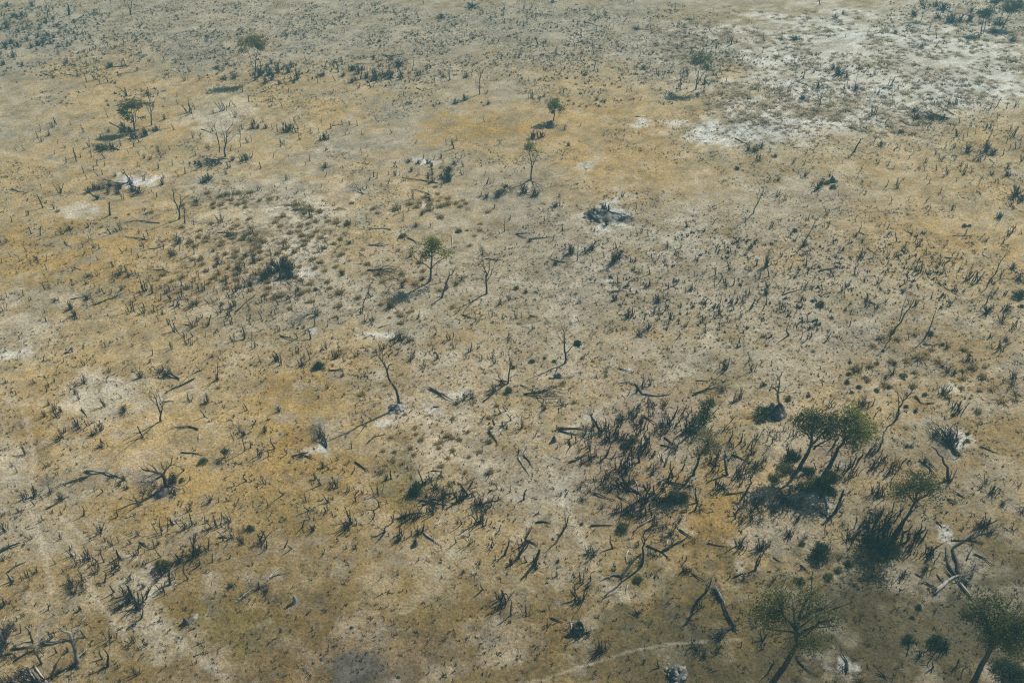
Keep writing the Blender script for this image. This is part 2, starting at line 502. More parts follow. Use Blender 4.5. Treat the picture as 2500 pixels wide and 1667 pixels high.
def soil_colour(x, y):
    px, py = project(x, np.maximum(y, 1.0))
    px, py = px / 1.063, py / 1.063
    behind = y < 30
    px = np.where(behind, -9999, px)
    n1 = fbm(x / 26, y / 26, 21, 5, 0.55)
    n2 = fbm(x / 7, y / 7, 41, 4, 0.6)
    n3 = fbm(x / 2.2, y / 2.2, 61, 3, 0.6)
    w = np.clip((n1 - 0.45) / 0.24, 0, 1)[:, None] * 0.8
    col = np.array(STRAW) * (1 - w) + np.array(GREY) * w
    w = np.clip((n2 - 0.46) / 0.2, 0, 1)[:, None] * 0.6
    col = col * (1 - w) + np.array(OCHRE) * w
    n4 = fbm(x / 0.9, y / 0.9, 71, 3, 0.6)
    rag = (n2 - 0.5) * 1.5 + (n3 - 0.5) * 1.0
    fine_rag = (n3 - 0.5) * 2.2 + (n4 - 0.5) * 2.0
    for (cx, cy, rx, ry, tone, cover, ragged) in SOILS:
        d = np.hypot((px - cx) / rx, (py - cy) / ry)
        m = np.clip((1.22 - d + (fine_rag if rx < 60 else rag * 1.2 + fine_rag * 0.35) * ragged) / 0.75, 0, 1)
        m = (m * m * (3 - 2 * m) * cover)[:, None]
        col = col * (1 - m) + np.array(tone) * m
    # blotches of thinner and thicker grass
    g = np.clip((n3 - 0.5) * 2.4 + (n2 - 0.5) * 1.2, -0.75, 0.75)[:, None]
    col = col * (1 + 0.34 * g)
    w = (np.clip((fbm(x / 3.5, y / 3.5, 91, 4, 0.65) - 0.57) / 0.12, 0, 1) * 0.42)[:, None]
    col = col * (1 - w) + (col * 0.5 + np.array(PALE) * 0.5) * 1.12 * w
    w = (np.clip((fbm(x / 4.5, y / 4.5, 131, 4, 0.65) - 0.58) / 0.12, 0, 1) * 0.38)[:, None]
    col = col * (1 - w) + col * np.array([0.66, 0.58, 0.45]) * w
    # ash-grey and pale mottling a pace or two across
    w = (np.clip((fbm(x / 1.6, y / 1.6, 171, 3, 0.6) - 0.58) / 0.14, 0, 1) * 0.35)[:, None]
    col = col * (1 - w) + (col.mean(1, keepdims=True) * np.array([1.25, 1.18, 1.02])) * w
    w = (np.clip((fbm(x / 1.3, y / 1.3, 211, 3, 0.6) - 0.60) / 0.14, 0, 1) * 0.4)[:, None]
    col = col * (1 - w * 0.5)
    wob = (n3 - 0.5) * 0.5
    for pts, hw in TRAILS:
        wp = [flat(a * 1.063, b * 1.063) for a, b in pts]
        d = seg_dist(x, y, wp) / hw
        m = (np.clip(1.6 - d + wob, 0, 1) * 0.5)[:, None]
        col = col * (1 - m) + (col * 0.6 + np.array(PALE) * 0.6) * m
    return np.clip(col, 0.01, 0.85)


def build_ground():
    step = 0.0036
    rows = [-1500, -700, -300, -100, 0, 20, 34]
    d = 42.0
    while d < 330:
        rows.append(d)
        d *= 1 + step * (1.0 if d < 160 else 1.6)
    while d < 1500:
        rows.append(d)
        d *= 1.08
    rows.append(1500)
    u = np.concatenate([[-36, -12, -5, -2.5, -1.5], np.linspace(-1.06, 1.06, 520), [1.5, 2.5, 5, 12, 36]])
    R = np.array(rows)
    sc = np.clip(R, 42, None)
    lim = 1500.0
    X = np.clip(u[None, :] * sc[:, None], -lim, lim)
    X[:, 0], X[:, -1] = -lim, lim
    Y = np.repeat(R[:, None], len(u), 1)
    x, y = X.ravel(), Y.ravel()
    z = ground_z(x, y)
    near = (np.abs(x) < 1.1 * np.clip(y, 42, None)) & (y > 40) & (y < 330)
    z = np.where(near, z + (vnoise(x / 0.9, y / 0.9, 8) - 0.5) * 0.07, z)
    nr, nc = len(R), len(u)
    idx = np.arange(nr * nc).reshape(nr, nc)
    q = np.stack([idx[:-1, :-1], idx[:-1, 1:], idx[1:, 1:], idx[1:, :-1]], -1).reshape(-1, 4)
    me = bpy.data.meshes.new("ground")
    me.vertices.add(len(x)); me.loops.add(q.size); me.polygons.add(len(q))
    me.vertices.foreach_set("co", np.stack([x, y, z], 1).astype(np.float32).ravel())
    me.loops.foreach_set("vertex_index", q.astype(np.int32).ravel())
    me.polygons.foreach_set("loop_start", np.arange(0, q.size, 4, dtype=np.int32))
    me.polygons.foreach_set("loop_total", np.full(len(q), 4, np.int32))
    me.polygons.foreach_set("use_smooth", np.ones(len(q), bool))
    at = me.color_attributes.new("tone", 'FLOAT_COLOR', 'POINT')
    cc = np.ones((len(x), 4), np.float32)
    cc[:, :3] = soil_colour(x, y)
    at.data.foreach_set("color", cc.ravel())
    me.update(calc_edges=True)

    m, nt, b = new_mat("plain_soil_and_grass")
    N, L = nt.nodes, nt.links
    at = N.new("ShaderNodeAttribute"); at.attribute_name = "tone"
    tc = N.new("ShaderNodeTexCoord")

    def noise(scale, detail=3, rough=0.6):
        n = N.new("ShaderNodeTexNoise")
        n.inputs["Scale"].default_value = scale
        n.inputs["Detail"].default_value = detail
        n.inputs["Roughness"].default_value = rough
        L.new(tc.outputs["Object"], n.inputs["Vector"])
        return n

    def ramp(src, lo, hi, a, c):
        r = N.new("ShaderNodeMapRange")
        r.inputs[1].default_value, r.inputs[2].default_value = lo, hi
        r.inputs[3].default_value, r.inputs[4].default_value = a, c
        L.new(src, r.inputs[0])
        return r.outputs[0]

    def mul(col, fac):
        v = N.new("ShaderNodeVectorMath"); v.operation = 'SCALE'
        L.new(col, v.inputs[0]); L.new(fac, v.inputs["Scale"])
        return v.outputs[0]

    def mix(fac, a, rgb):
        x = N.new("ShaderNodeMix"); x.data_type = 'RGBA'
        L.new(fac, x.inputs[0]); L.new(a, x.inputs[6]); x.inputs[7].default_value = (*rgb, 1)
        return x.outputs[2]

    fine = noise(3.2, 5, 0.72)
    mid = noise(0.9, 4, 0.65)
    blade = noise(9.0, 3, 0.7)
    c = mul(at.outputs["Color"], ramp(fine.outputs["Fac"], 0.3, 0.7, 0.5, 1.48))
    c = mul(c, ramp(blade.outputs["Fac"], 0.3, 0.7, 0.78, 1.22))
    c = mul(c, ramp(mid.outputs["Fac"], 0.3, 0.7, 0.86, 1.14))
    speck = noise(1.7, 5, 0.75)
    c = mix(ramp(speck.outputs["Fac"], 0.60, 0.70, 0.0, 0.55), c, (0.085, 0.07, 0.052))
    pale = noise(2.3, 5, 0.75)
    pale.inputs["Distortion"].default_value = 0.6
    c = mul(c, ramp(pale.outputs["Fac"], 0.58, 0.72, 1.0, 1.5))
    L.new(c, b.inputs["Base Color"])
    b.inputs["Roughness"].default_value = 1.0
    b.inputs["Specular IOR Level"].default_value = 0.0
    bp = N.new("ShaderNodeBump")
    bp.inputs["Strength"].default_value = 0.7
    bp.inputs["Distance"].default_value = 0.22
    L.new(fine.outputs["Fac"], bp.inputs["Height"])
    b2 = N.new("ShaderNodeBump")
    b2.inputs["Strength"].default_value = 0.5
    b2.inputs["Distance"].default_value = 0.09
    L.new(blade.outputs["Fac"], b2.inputs["Height"])
    L.new(bp.outputs[0], b2.inputs["Normal"])
    L.new(b2.outputs[0], b.inputs["Normal"])
    me.materials.append(m)
    return structure(put("ground", me))


build_ground()
# ------------------------------------------------------------------ wood builders
def wander(rng, p, d, length, n, bend=0.25, droop=0.0):
    """A crooked line of n+1 points from p along d."""
    pts = [np.asarray(p, float)]
    d = np.asarray(d, float); d = d / np.linalg.norm(d)
    for i in range(n):
        d = d + rng.normal(size=3) * bend / math.sqrt(n)
        d[2] -= droop / n
        d /= np.linalg.norm(d)
        pts.append(pts[-1] + d * length / n)
    return pts


def side_dir(rng, d, ang):
    d = np.asarray(d, float); d = d / np.linalg.norm(d)
    r = rng.normal(size=3)
    r -= d * r.dot(d)
    r /= np.linalg.norm(r) + 1e-9
    return d * math.cos(ang) + r * math.sin(ang)


def grow(mb, rng, pts, radii, depth, k, ratio=0.42, start=0.35, up=0.12, floor=None, rmin=0.012, bend=0.3, ang=(0.45, 0.95)):
    """Side branches and twigs along a limb."""
    if depth <= 0:
        return
    pts = [np.asarray(p) for p in pts]
    seg = [np.linalg.norm(pts[i + 1] - pts[i]) for i in range(len(pts) - 1)]
    L = sum(seg)
    for j in range(k):
        t = start + (1 - start) * (j + rng.random()) / k
        s = t * L
        i = 0
        while i < len(seg) - 1 and s > seg[i]:
            s -= seg[i]; i += 1
        a = min(1.0, s / (seg[i] + 1e-9))
        p = pts[i] * (1 - a) + pts[i + 1] * a
        r = (radii[i] * (1 - a) + radii[i + 1] * a) * 0.62
        d = side_dir(rng, pts[i + 1] - pts[i], rng.uniform(*ang))
        d[2] += up
        ln = L * ratio * (1.15 - 0.55 * t) * rng.uniform(0.6, 1.25)
        n = 3 if depth > 1 else 2
        q = wander(rng, p, d, ln, n, bend)
        if floor is not None:
            q = [np.array([c[0], c[1], max(c[2], floor)]) for c in q]
        r0 = max(rmin, r)
        rr = [r0 * (1 - 0.75 * m / n) for m in range(n + 1)]
        rr = [max(rmin * 0.7, v) for v in rr]
        mb.tube(q, rr, 4 if r0 > 0.03 else 3, cap=False)
        grow(mb, rng, q, rr, depth - 1, max(2, k - 1), ratio, 0.3, up, floor, rmin, bend, ang)


def densify(pts, rng, jit):
    """Adds mid-points so that a noted limb bends like wood."""
    out = [pts[0]]
    for a, b in zip(pts[:-1], pts[1:]):
        m = (a + b) / 2 + rng.normal(size=3) * jit * np.linalg.norm(b - a)
        out += [m, b]
    return out


class Stand:
    """Maps noted pixels of an upright thing to places round its foot."""

    def __init__(self, bx, by, sink=0.12):
        self.b = spot(bx, by)
        self.foot = np.array(self.b) - np.array([0, 0, sink])
        self.h = np.array([self.b.x, self.b.y, 0.0])
        self.dist = np.linalg.norm(self.h)
        self.h /= self.dist
        self.s = px_per_m(self.b)

    def at(self, px, py, depth=0.0):
        d = ray(px, py)
        t = (self.dist + depth) / (d[0] * self.h[0] + d[1] * self.h[1])
        p = np.array([d[0] * t, d[1] * t, CAM_H + d[2] * t])
        g = gz(p[0], p[1]) - 0.05
        p[2] = max(p[2], g)
        return p


LEAF_TONES = {
    'olive': ((0.18, 0.165, 0.045), (0.36, 0.31, 0.10)),
    'fresh': ((0.14, 0.16, 0.032), (0.33, 0.32, 0.085)),
    'dark': ((0.030, 0.050, 0.024), (0.085, 0.110, 0.036)),
    'grey': ((0.19, 0.19, 0.09), (0.36, 0.34, 0.17)),
    'brown': ((0.14, 0.105, 0.05), (0.28, 0.20, 0.095)),
    'dusk': ((0.075, 0.092, 0.030), (0.18, 0.185, 0.058)),
}


def tree(name, label, cat, mark, t, limbs, crown=(), wood='bark', tone='olive', twigs=(2, 4), seed=0, thick=1.0, group=None, spread=0.55, leaf=0.26):
    """limbs: [radius_m, radius_m, x, y, x, y, ...] noted on tile t; crown: (x, y, rx, ry, thickness)."""
    rng = np.random.default_rng(1000 + seed)
    P = [[tile(t, l[i], l[i + 1]) for i in range(2, len(l), 2)] for l in limbs]
    st = Stand(*P[0][0])
    root = empty(name, st.b)
    placed = []            # (px, py, depth)
    tips = []
    for k, (l, pp) in enumerate(zip(limbs, P)):
        if k == 0:
            dep, slope = 0.0, rng.uniform(-0.12, 0.12)
        else:
            near = min(placed, key=lambda q: (q[0] - pp[0][0]) ** 2 + (q[1] - pp[0][1]) ** 2)
            dep, slope = near[2], rng.choice([-1, 1]) * rng.uniform(0.25, spread + 0.15)
        pts = []
        last = None
        for (x, y) in pp:
            if last is not None:
                dep += slope * math.hypot(x - last[0], y - last[1]) / st.s
            last = (x, y)
            pts.append(st.at(x, y, dep))
            placed.append((x, y, dep))
        if k == 0:
            pts[0] = pts[0] - np.array([0, 0, 0.3])
        q = densify(pts, rng, 0.05)
        n = len(q)
        r0, r1 = l[0] * thick * (0.72 if l[0] < 0.3 else 0.6), l[1] * thick * 0.6
        rr = [r0 + (r1 - r0) * (i / (n - 1)) for i in range(n)]
        if k == 0:
            rr[0] *= 1.35
        mb = MB()
        q = [p - np.array(st.b) for p in q]
        mb.tube(q, rr, 7 if r0 > 0.1 else 5)
        limb = put("trunk" if k == 0 else "branch", mb.mesh("trunk" if k == 0 else "branch", M[wood], True), parent=root)
        if twigs[0]:
            tm = MB()
            grow(tm, rng, q, rr, twigs[0], twigs[1], start=0.45 if k == 0 else 0.25, rmin=max(0.011, 0.24 / st.s))
            put("twigs", tm.mesh("twigs", M[wood]), parent=limb)
        tips.append(q[-1]); tips.append(q[len(q) * 2 // 3])
    if crown:
        leaf = min(0.30, max(0.13, 1.7 / (st.s * 0.41)))
        lo, hi = [np.array(c) for c in LEAF_TONES[tone]]
        right = np.array([1.0, 0, 0]); upv = np.array([0, SIN, COS]); fwd = np.array([0, COS, -SIN])
        CP, CS, CC = [], [], []
        tw = MB()
        for (x, y, rx, ry, den) in crown:
            a, b = tile(t, x, y)
            dep = rng.uniform(-0.5, 0.5) * rx * TK / st.s
            c = st.at(a, b, dep) - np.array(st.b)
            RX, RY = rx * TK / st.s, ry * TK / st.s
            RZ = 0.85 * (RX + RY) / 2
            ncl = min(110, max(6, int(13 * RX * RY)))
            for _ in range(ncl):
                d = rng.normal(size=3); d /= np.linalg.norm(d)
                d *= rng.random() ** 0.38
                cc = c + right * d[0] * RX + upv * d[1] * RY + fwd * d[2] * RZ
                near = min(tips, key=lambda q: np.linalg.norm(q - cc))
                mid = near * 0.45 + cc * 0.55 + rng.normal(size=3) * 0.12 - np.array([0, 0, 0.15])
                tw.tube([near, mid, cc], [0.03, 0.018, 0.01], 3, cap=False)
                cr = rng.uniform(0.3, 0.75) * min(1.0, max(RX, 0.5)) * (1.45 if st.s > 20 else 1.0)
                m = int(den * rng.uniform(20, 52) * (0.26 / leaf) ** 1.5 * min(1.0, 0.45 + st.s / 28))
                o = rng.normal(size=(m, 3)) * cr * np.array([0.66, 0.66, 0.42])
                CP.append(cc + o)
                CS.append(rng.uniform(leaf * 0.6, leaf * 1.3, m))
                k = rng.random() * 0.6 + 0.4 * rng.random(m)
                CC.append(lo + (hi - lo) * k[:, None])
        leaves = put("crown", cards_mesh("crown", np.concatenate(CP), np.concatenate(CS), np.concatenate(CC), M['leaf'], rng, 0.35), parent=root)
        put("twigs", tw.mesh("twigs", M[wood]), parent=leaves)
    tag(root, label, cat, group)
    if mark:
        MARKS.append((*P[0][0], mark))
    return root


# ------------------------------------------------------------------ shared shapes (unit height): stumps, shrubs, tussocks, bushes
def stump_mesh(kind, seed):
    rng = np.random.default_rng(500 + seed)
    mb = MB()

    def pole(x, y, h, r, lean=0.12, bendy=0.16, sides=6):
        d = np.array([rng.normal() * lean, rng.normal() * lean, 1.0])
        q = wander(rng, (x, y, -0.06), d, h + 0.06, 5, bendy)
        rr = [r * 1.5, r * 1.08, r, r * 0.9, r * 0.8, r * 0.55]
        mb.tube(q, rr, sides)
        e = q[-1]
        for _ in range(2):          # splintered end
            s = wander(rng, q[-2], (rng.normal() * 0.25, rng.normal() * 0.25, 1), h * rng.uniform(0.18, 0.3), 2, 0.1)
            mb.tube(s, [r * 0.4, r * 0.25, 0.004], 3)
        return q, rr

    def arm(q, rr, i, ln, rise, n=3):
        a = rng.uniform(0, 2 * math.pi)
        s = wander(rng, q[i], (math.cos(a), math.sin(a), rise), ln, n, 0.35)
        r = rr[i] * 0.55
        mb.tube(s, [r * (1 - 0.22 * m) for m in range(n + 1)], 4)
        for _ in range(2):
            z = wander(rng, s[-2], (rng.normal(), rng.normal(), rise + 0.3), ln * 0.5, 2, 0.3)
            mb.tube(z, [r * 0.4, r * 0.3, 0.006], 3)

    if kind == 's':
        q, rr = pole(0, 0, 1.0, rng.uniform(0.04, 0.065))
        for _ in range(rng.integers(1, 4)):
            arm(q, rr, rng.integers(1, 5), rng.uniform(0.08, 0.28), 0.6)
    elif kind == 'f':
        q, rr = pole(0, 0, 0.55, 0.055)
        for sgn in (-1, 1):
            a = rng.uniform(0, 0.8)
            s = wander(rng, q[-2], (sgn * (0.4 + rng.random() * 0.4) * math.cos(a), sgn * math.sin(a), 1), 0.62, 4, 0.3)
            mb.tube(s, [0.04, 0.035, 0.03, 0.022, 0.012], 5)
            for _ in range(2):
                z = wander(rng, s[rng.integers(1, 4)], (rng.normal(), rng.normal(), 0.6), 0.24, 2, 0.3)
                mb.tube(z, [0.022, 0.015, 0.006], 3)
    elif kind == 'm':
        for _ in range(rng.integers(5, 9)):
            q, rr = pole(rng.normal() * 0.14, rng.normal() * 0.14, rng.uniform(0.45, 1.0), rng.uniform(0.018, 0.034), 0.17, 0.16, 4)
            grow(mb, rng, q, rr, 2, 2, ratio=0.32, start=0.35, up=0.45, rmin=0.007, bend=0.2, ang=(0.25, 0.6))
            if rng.random() < 0.7:
                arm(q, rr, rng.integers(2, 5), rng.uniform(0.12, 0.25), 1.1)
    elif kind == 'b':
        a = rng.uniform(0, 2 * math.pi)
        q = wander(rng, (0, 0, -0.06), (math.cos(a) * 0.36, math.sin(a) * 0.36, 0.9), 0.6, 4, 0.12)
        q += wander(rng, q[-1], (math.cos(a) * 0.08, math.sin(a) * 0.08, 1), 0.5, 3, 0.18)[1:]
        n = len(q)
        mb.tube(q, [0.07 - 0.055 * i / (n - 1) for i in range(n)], 6)
        for _ in range(3):
            i = rng.integers(2, n - 1)
            z = wander(rng, q[i], (rng.normal() * 0.6, rng.normal() * 0.6, 0.9), rng.uniform(0.12, 0.28), 3, 0.2)
            mb.tube(z, [0.03, 0.024, 0.016, 0.006], 4)
    elif kind == 't':
        q, rr = pole(0, 0, 1.0, 0.04, 0.08)
        for i in (3, 4):
            arm(q, rr, i, rng.uniform(0.35, 0.6), 0.25)
        arm(q, rr, 2, 0.3, 0.5)
    # char and chips round the foot
    for _ in range(rng.integers(2, 6)):
        a, r = rng.uniform(0, 6.28), rng.uniform(0.05, 0.3)
        c = np.array([math.cos(a) * r, math.sin(a) * r, 0.01])
        s = wander(rng, c, (rng.normal(), rng.normal(), 0.08), rng.uniform(0.12, 0.4), 2, 0.3)
        mb.tube(s, [0.018, 0.016, 0.008], 3)
    return mb.mesh("stump", M['bark' if seed % 3 == 1 else ('brown' if seed % 11 == 5 else 'char')], True)


def shrub_mesh(seed, stems=13, wide=0.75, wood='char', fork=2, stout=1.0):
    """Leafless burnt shrub, unit height."""
    rng = np.random.default_rng(700 + seed)
    mb = MB()
    for i in range(stems):
        a = rng.uniform(0, 6.28)
        w = abs(rng.normal()) * wide
        x, y = rng.normal(size=2) * 0.10
        h = rng.uniform(0.55, 1.05)
        q = wander(rng, (x, y, -0.05), (math.cos(a) * w, math.sin(a) * w, 1.0), h, 4, 0.24)
        r = rng.uniform(0.014, 0.034) * stout
        rr = [r, r * 0.9, r * 0.75, r * 0.55, r * 0.3]
        mb.tube(q, rr, 4)
        grow(mb, rng, q, rr, fork, 3, ratio=0.42, start=0.25, up=0.3, rmin=0.006 * stout, bend=0.2, ang=(0.3, 0.75))
    for i in range(7):             # fallen sticks in it
        a = rng.uniform(0, 6.28)
        q = wander(rng, (rng.normal() * 0.3, rng.normal() * 0.3, 0.04), (math.cos(a), math.sin(a), 0.12), rng.uniform(0.4, 0.8), 3, 0.25)
        mb.tube(q, [0.02, 0.018, 0.014, 0.006], 3)
    return mb.mesh("dead_shrub", M[wood], False)


def tussock_mesh(seed, n=70, pale=False):
    rng = np.random.default_rng(900 + seed)
    a = rng.uniform(0, 6.28, n)
    w = np.abs(rng.normal(size=n)) * 0.55
    h = rng.uniform(0.45, 1.0, n) * (1 - 0.25 * np.clip(w, 0, 1.5))
    bx = rng.normal(size=(n, 2)) * 0.16
    base = np.stack([bx[:, 0], bx[:, 1], np.full(n, -0.04)], 1)
    tip = base + np.stack([np.cos(a) * w * 0.75, np.sin(a) * w * 0.75, h], 1)
    s = np.stack([-np.sin(a), np.cos(a), np.zeros(n)], 1) * rng.uniform(0.03, 0.075, n)[:, None]
    k = rng.random(n)[:, None]
    cb = np.array([0.23, 0.172, 0.085]) * (0.7 + 0.6 * k)
    ct = np.array([0.56, 0.42, 0.19]) * (0.75 + 0.6 * rng.random(n)[:, None])
    if pale:
        cb, ct = cb * np.array([1.75, 2.0, 2.6]), ct * np.array([1.3, 1.5, 2.15])
    return blades_mesh("grass_tussock", base - s, base + s, tip, cb, ct, M['straw'])


def bush_mesh(seed, tone='dark', n=1500, flat_=0.75):
    """Ragged leafy mound of uneven sprays, about one unit wide."""
    rng = np.random.default_rng(1100 + seed)
    lo, hi = [np.array(c) for c in LEAF_TONES[tone]]
    P, S, C = [], [], []
    ncl = 34
    lob = rng.uniform(0.55, 1.1, 7)
    for _ in range(ncl):
        a = rng.uniform(0, 6.28)
        reach = lob[int(a / 6.284 * 7)] * 0.5
        t = rng.random() ** 0.6
        c = np.array([math.cos(a) * reach * t, math.sin(a) * reach * t, flat_ * rng.uniform(0.12, 0.85) * (1.05 - 0.75 * t * t)])
        m = int(n / ncl * rng.uniform(0.4, 1.7))
        P.append(c + rng.normal(size=(m, 3)) * rng.uniform(0.05, 0.11) * np.array([1, 1, 0.8]))
        S.append(rng.uniform(0.035, 0.085, m))
        k = rng.random() * 0.65 + 0.35 * rng.random(m)
        C.append(lo + (hi - lo) * k[:, None])
    P = np.concatenate(P); P[:, 2] = np.maximum(P[:, 2], 0.0)
    return cards_mesh("foliage", P, np.concatenate(S), np.concatenate(C), M['leaf'], rng, 0.2)


STUMPS = {k: [stump_mesh(k, i + 20 * "sfmbt".index(k)) for i in range(n)] for k, n in (('s', 9), ('f', 6), ('m', 8), ('b', 6), ('t', 5))}
SHRUBS = [shrub_mesh(i, wood='bark' if i % 3 == 2 else 'char') for i in range(9)]
FAR_SHRUBS = [shrub_mesh(60 + i, 17, wood='bark' if i % 3 == 2 else 'char', stout=1.5) for i in range(6)]
BROWNS = [shrub_mesh(40 + i, 9, 0.5, 'brown') for i in range(3)]
TUSSOCKS = [tussock_mesh(i) for i in range(7)]
PALE_TUSSOCKS = [tussock_mesh(20 + i, 90, True) for i in range(5)]
BUSHES = {t: [bush_mesh(i + 10 * j, t) for i in range(4)] for j, t in enumerate(('dark', 'dusk', 'fresh'))}
BUSH_WOOD = shrub_mesh(90, 7, 0.6, 'bark', 1)

SHAPE_WORD = {'s': 'single', 'f': 'forked', 'm': 'many-stemmed', 'b': 'bent', 't': 'branched'}
STUMP_LIST, TUSSOCK_LIST, SHRUB_LIST = [], [], []


def add_stump(px, py, hpx, kind=None):
    STUMP_LIST.append((px, py, hpx, kind))


def add_shrub(px, py, hpx, wpx=None, kind='char'):
    SHRUB_LIST.append((px, py, hpx, wpx, kind))


def make_stump(px, py, hpx, kind):
    p = spot(px, py)
    h = max(0.35, up_m(p, hpx))
    rng = random.Random(int(px * 7 + py * 13))
    o = put("sapling_clump" if kind == 'm' else "burnt_stump", rng.choice(STUMPS[kind]), p)
    w = rng.uniform(0.9, 1.25) * (1.15 if h < 1.2 else 1.0)
    o.scale = (h * w, h * w, h)
    o.rotation_euler = (rng.gauss(0, 0.06), rng.gauss(0, 0.06), rng.uniform(0, 6.28))
    size = "low" if h < 1.5 else ("tall" if h > 2.8 else "mid-height")
    if kind == 'm':
        tag(o, "", "sapling clump", "burnt sapling clumps on the plain")
        AUTO.append((o, f"{size} burnt sapling clump", px, py))
    else:
        tag(o, "", "stump", "burnt stumps standing on the plain")
        AUTO.append((o, f"{size} {SHAPE_WORD[kind]} burnt stump", px, py))


def make_shrub(px, py, hpx, wpx, kind):
    p = spot(px, py)
    h = max(0.5, up_m(p, hpx))
    w = (wpx / px_per_m(p)) if wpx else h * 0.9
    rng = random.Random(int(px * 11 + py * 17))
    src = BROWNS if kind == 'brown' else (FAR_SHRUBS if px_per_m(p) < 16.5 else SHRUBS)
    o = put("dead_shrub", rng.choice(src), p)
    o.scale = (w * 0.8, w * 0.8, h)
    o.rotation_euler = (0, 0, rng.uniform(0, 6.28))
    tag(o, "", "dead shrub", "leafless shrubs standing on the plain")
    size = "low" if h < 1.4 else ("tall" if h > 2.6 else "mid-height")
    tint = "brown" if kind == 'brown' else ("grey" if o.data.materials[0] == M['bark'] else "blackened")
    AUTO.append((o, f"{size} {tint} leafless shrub", px, py))


def make_tussock(px, py, wpx):
    p = spot(px, py)
    w = wpx / px_per_m(p)
    rng = random.Random(int(px * 5 + py * 3))
    on_sand = py < 400 and px > 1500
    o = put("grass_tussock", rng.choice(PALE_TUSSOCKS if on_sand else TUSSOCKS), p)
    o.scale = (w * 0.95, w * 0.95, w * rng.uniform(0.42, 0.62))
    if on_sand:
        o.scale = (w, w, w * rng.uniform(0.24, 0.36))
    o.rotation_euler = (0, 0, rng.uniform(0, 6.28))
    tag(o, "", "grass tussock", "pale tussocks on sand" if on_sand else "golden grass tussocks")
    AUTO.append((o, ("wide" if w > 2.3 else "broad" if w > 1.7 else "large" if w > 1.25 else "mid-sized" if w > 0.95 else "small") + (" pale grass tussock" if on_sand else " golden grass tussock"), px, py))


def make_bush(px, py, wpx, tone='dark', tall=1.0, label=None, mark=None):
    p = spot(px, py)
    w = wpx / px_per_m(p)
    rng = random.Random(int(px * 5 + py * 3))
    o = empty("green_bush", p)
    f = put("foliage", rng.choice(BUSHES[tone]), parent=o)
    f.scale = (w, w, w * tall)
    f.rotation_euler = (0, 0, rng.uniform(0, 6.28))
    s = put("stems", BUSH_WOOD, parent=o)
    s.scale = (w * 0.62, w * 0.62, w * 0.72 * tall)
    tag(o, label or "", "bush", "green bushes on the plain")
    if not label:
        AUTO.append((o, ("large" if w > 2 else "small") + (" dark green bush" if tone == 'dark' else " olive green bush"), px, py))
    if mark:
        MARKS.append((px, py, mark))
    return o


def on_ground(px, py, lift):
    p = spot(px, py)
    return np.array([p.x, p.y, p.z + lift])


def make_log(pts, r, wood='char', stubs=3, label=None, mark=None, tip=0.28, lift=0.0):
    """A fallen trunk lying along noted ground points (photo pixels)."""
    rng = np.random.default_rng(int(pts[0][0] * 3 + pts[0][1] * 7) + 5)
    q = [on_ground(x, y, r * 0.7 + lift * i) for i, (x, y) in enumerate(pts)]
    r *= 0.72
    q = densify(densify(q, rng, 0.035), rng, 0.025)
    q = [np.array([c[0], c[1], max(c[2], gz(c[0], c[1]) + r * 0.45)]) for c in q]
    o0 = q[0].copy(); o0[2] -= r * 0.7
    q = [c - o0 for c in q]
    n = len(q)
    rr = [r * (1 - (1 - tip) * i / (n - 1)) for i in range(n)]
    root = empty("fallen_log", o0)
    mb = MB()
    mb.tube(q[::-1], rr[::-1], 6)
    a, b = q[0], q[1]
    for _ in range(3):
        s = wander(rng, a + rng.normal(size=3) * r * 0.4, a - b, r * rng.uniform(1.5, 4), 2, 0.3)
        mb.tube(s, [r * 0.5, r * 0.35, 0.01], 4)
    put("trunk", mb.mesh("trunk", M[wood], True), parent=root)
    for _ in range(stubs + 2):
        bm = MB()
        i = rng.integers(max(1, n // 3), n)
        d = side_dir(rng, q[min(i, n - 1)] - q[i - 1], rng.uniform(0.5, 1.0))
        d[2] = abs(d[2]) * 0.8 + 0.1
        L = np.linalg.norm(q[-1] - q[0]) * rng.uniform(0.12, 0.3)
        s = wander(rng, q[i], d, L, 3, 0.3, 0.3)
        s = [np.array([c[0], c[1], max(c[2], 0.02)]) for c in s]
        r0 = max(0.02, rr[i] * 0.5)
        bm.tube(s, [r0, r0 * 0.8, r0 * 0.6, r0 * 0.3], 4)
        grow(bm, rng, s, [r0, r0 * 0.8, r0 * 0.6, r0 * 0.3], 1, 3, floor=0.02)
        put("branch", bm.mesh("branch", M[wood]), parent=root)
    tag(root, label or "", "fallen log", "fallen logs on the plain")
    mx, my = pts[len(pts) // 2]
    if not label:
        ln = np.linalg.norm(q[-1] - q[0])
        word = {'char': 'charred', 'pale': 'bleached', 'mixed': 'grey weathered', 'bark': 'dark grey', 'brown': 'brown'}[wood]
        size = "short" if ln < 4 else ("long" if ln > 8 else "mid-length")
        AUTO.append((root, f"{size} {word} fallen log", mx, my))
    if mark:
        MARKS.append((mx, my, mark))
    return root


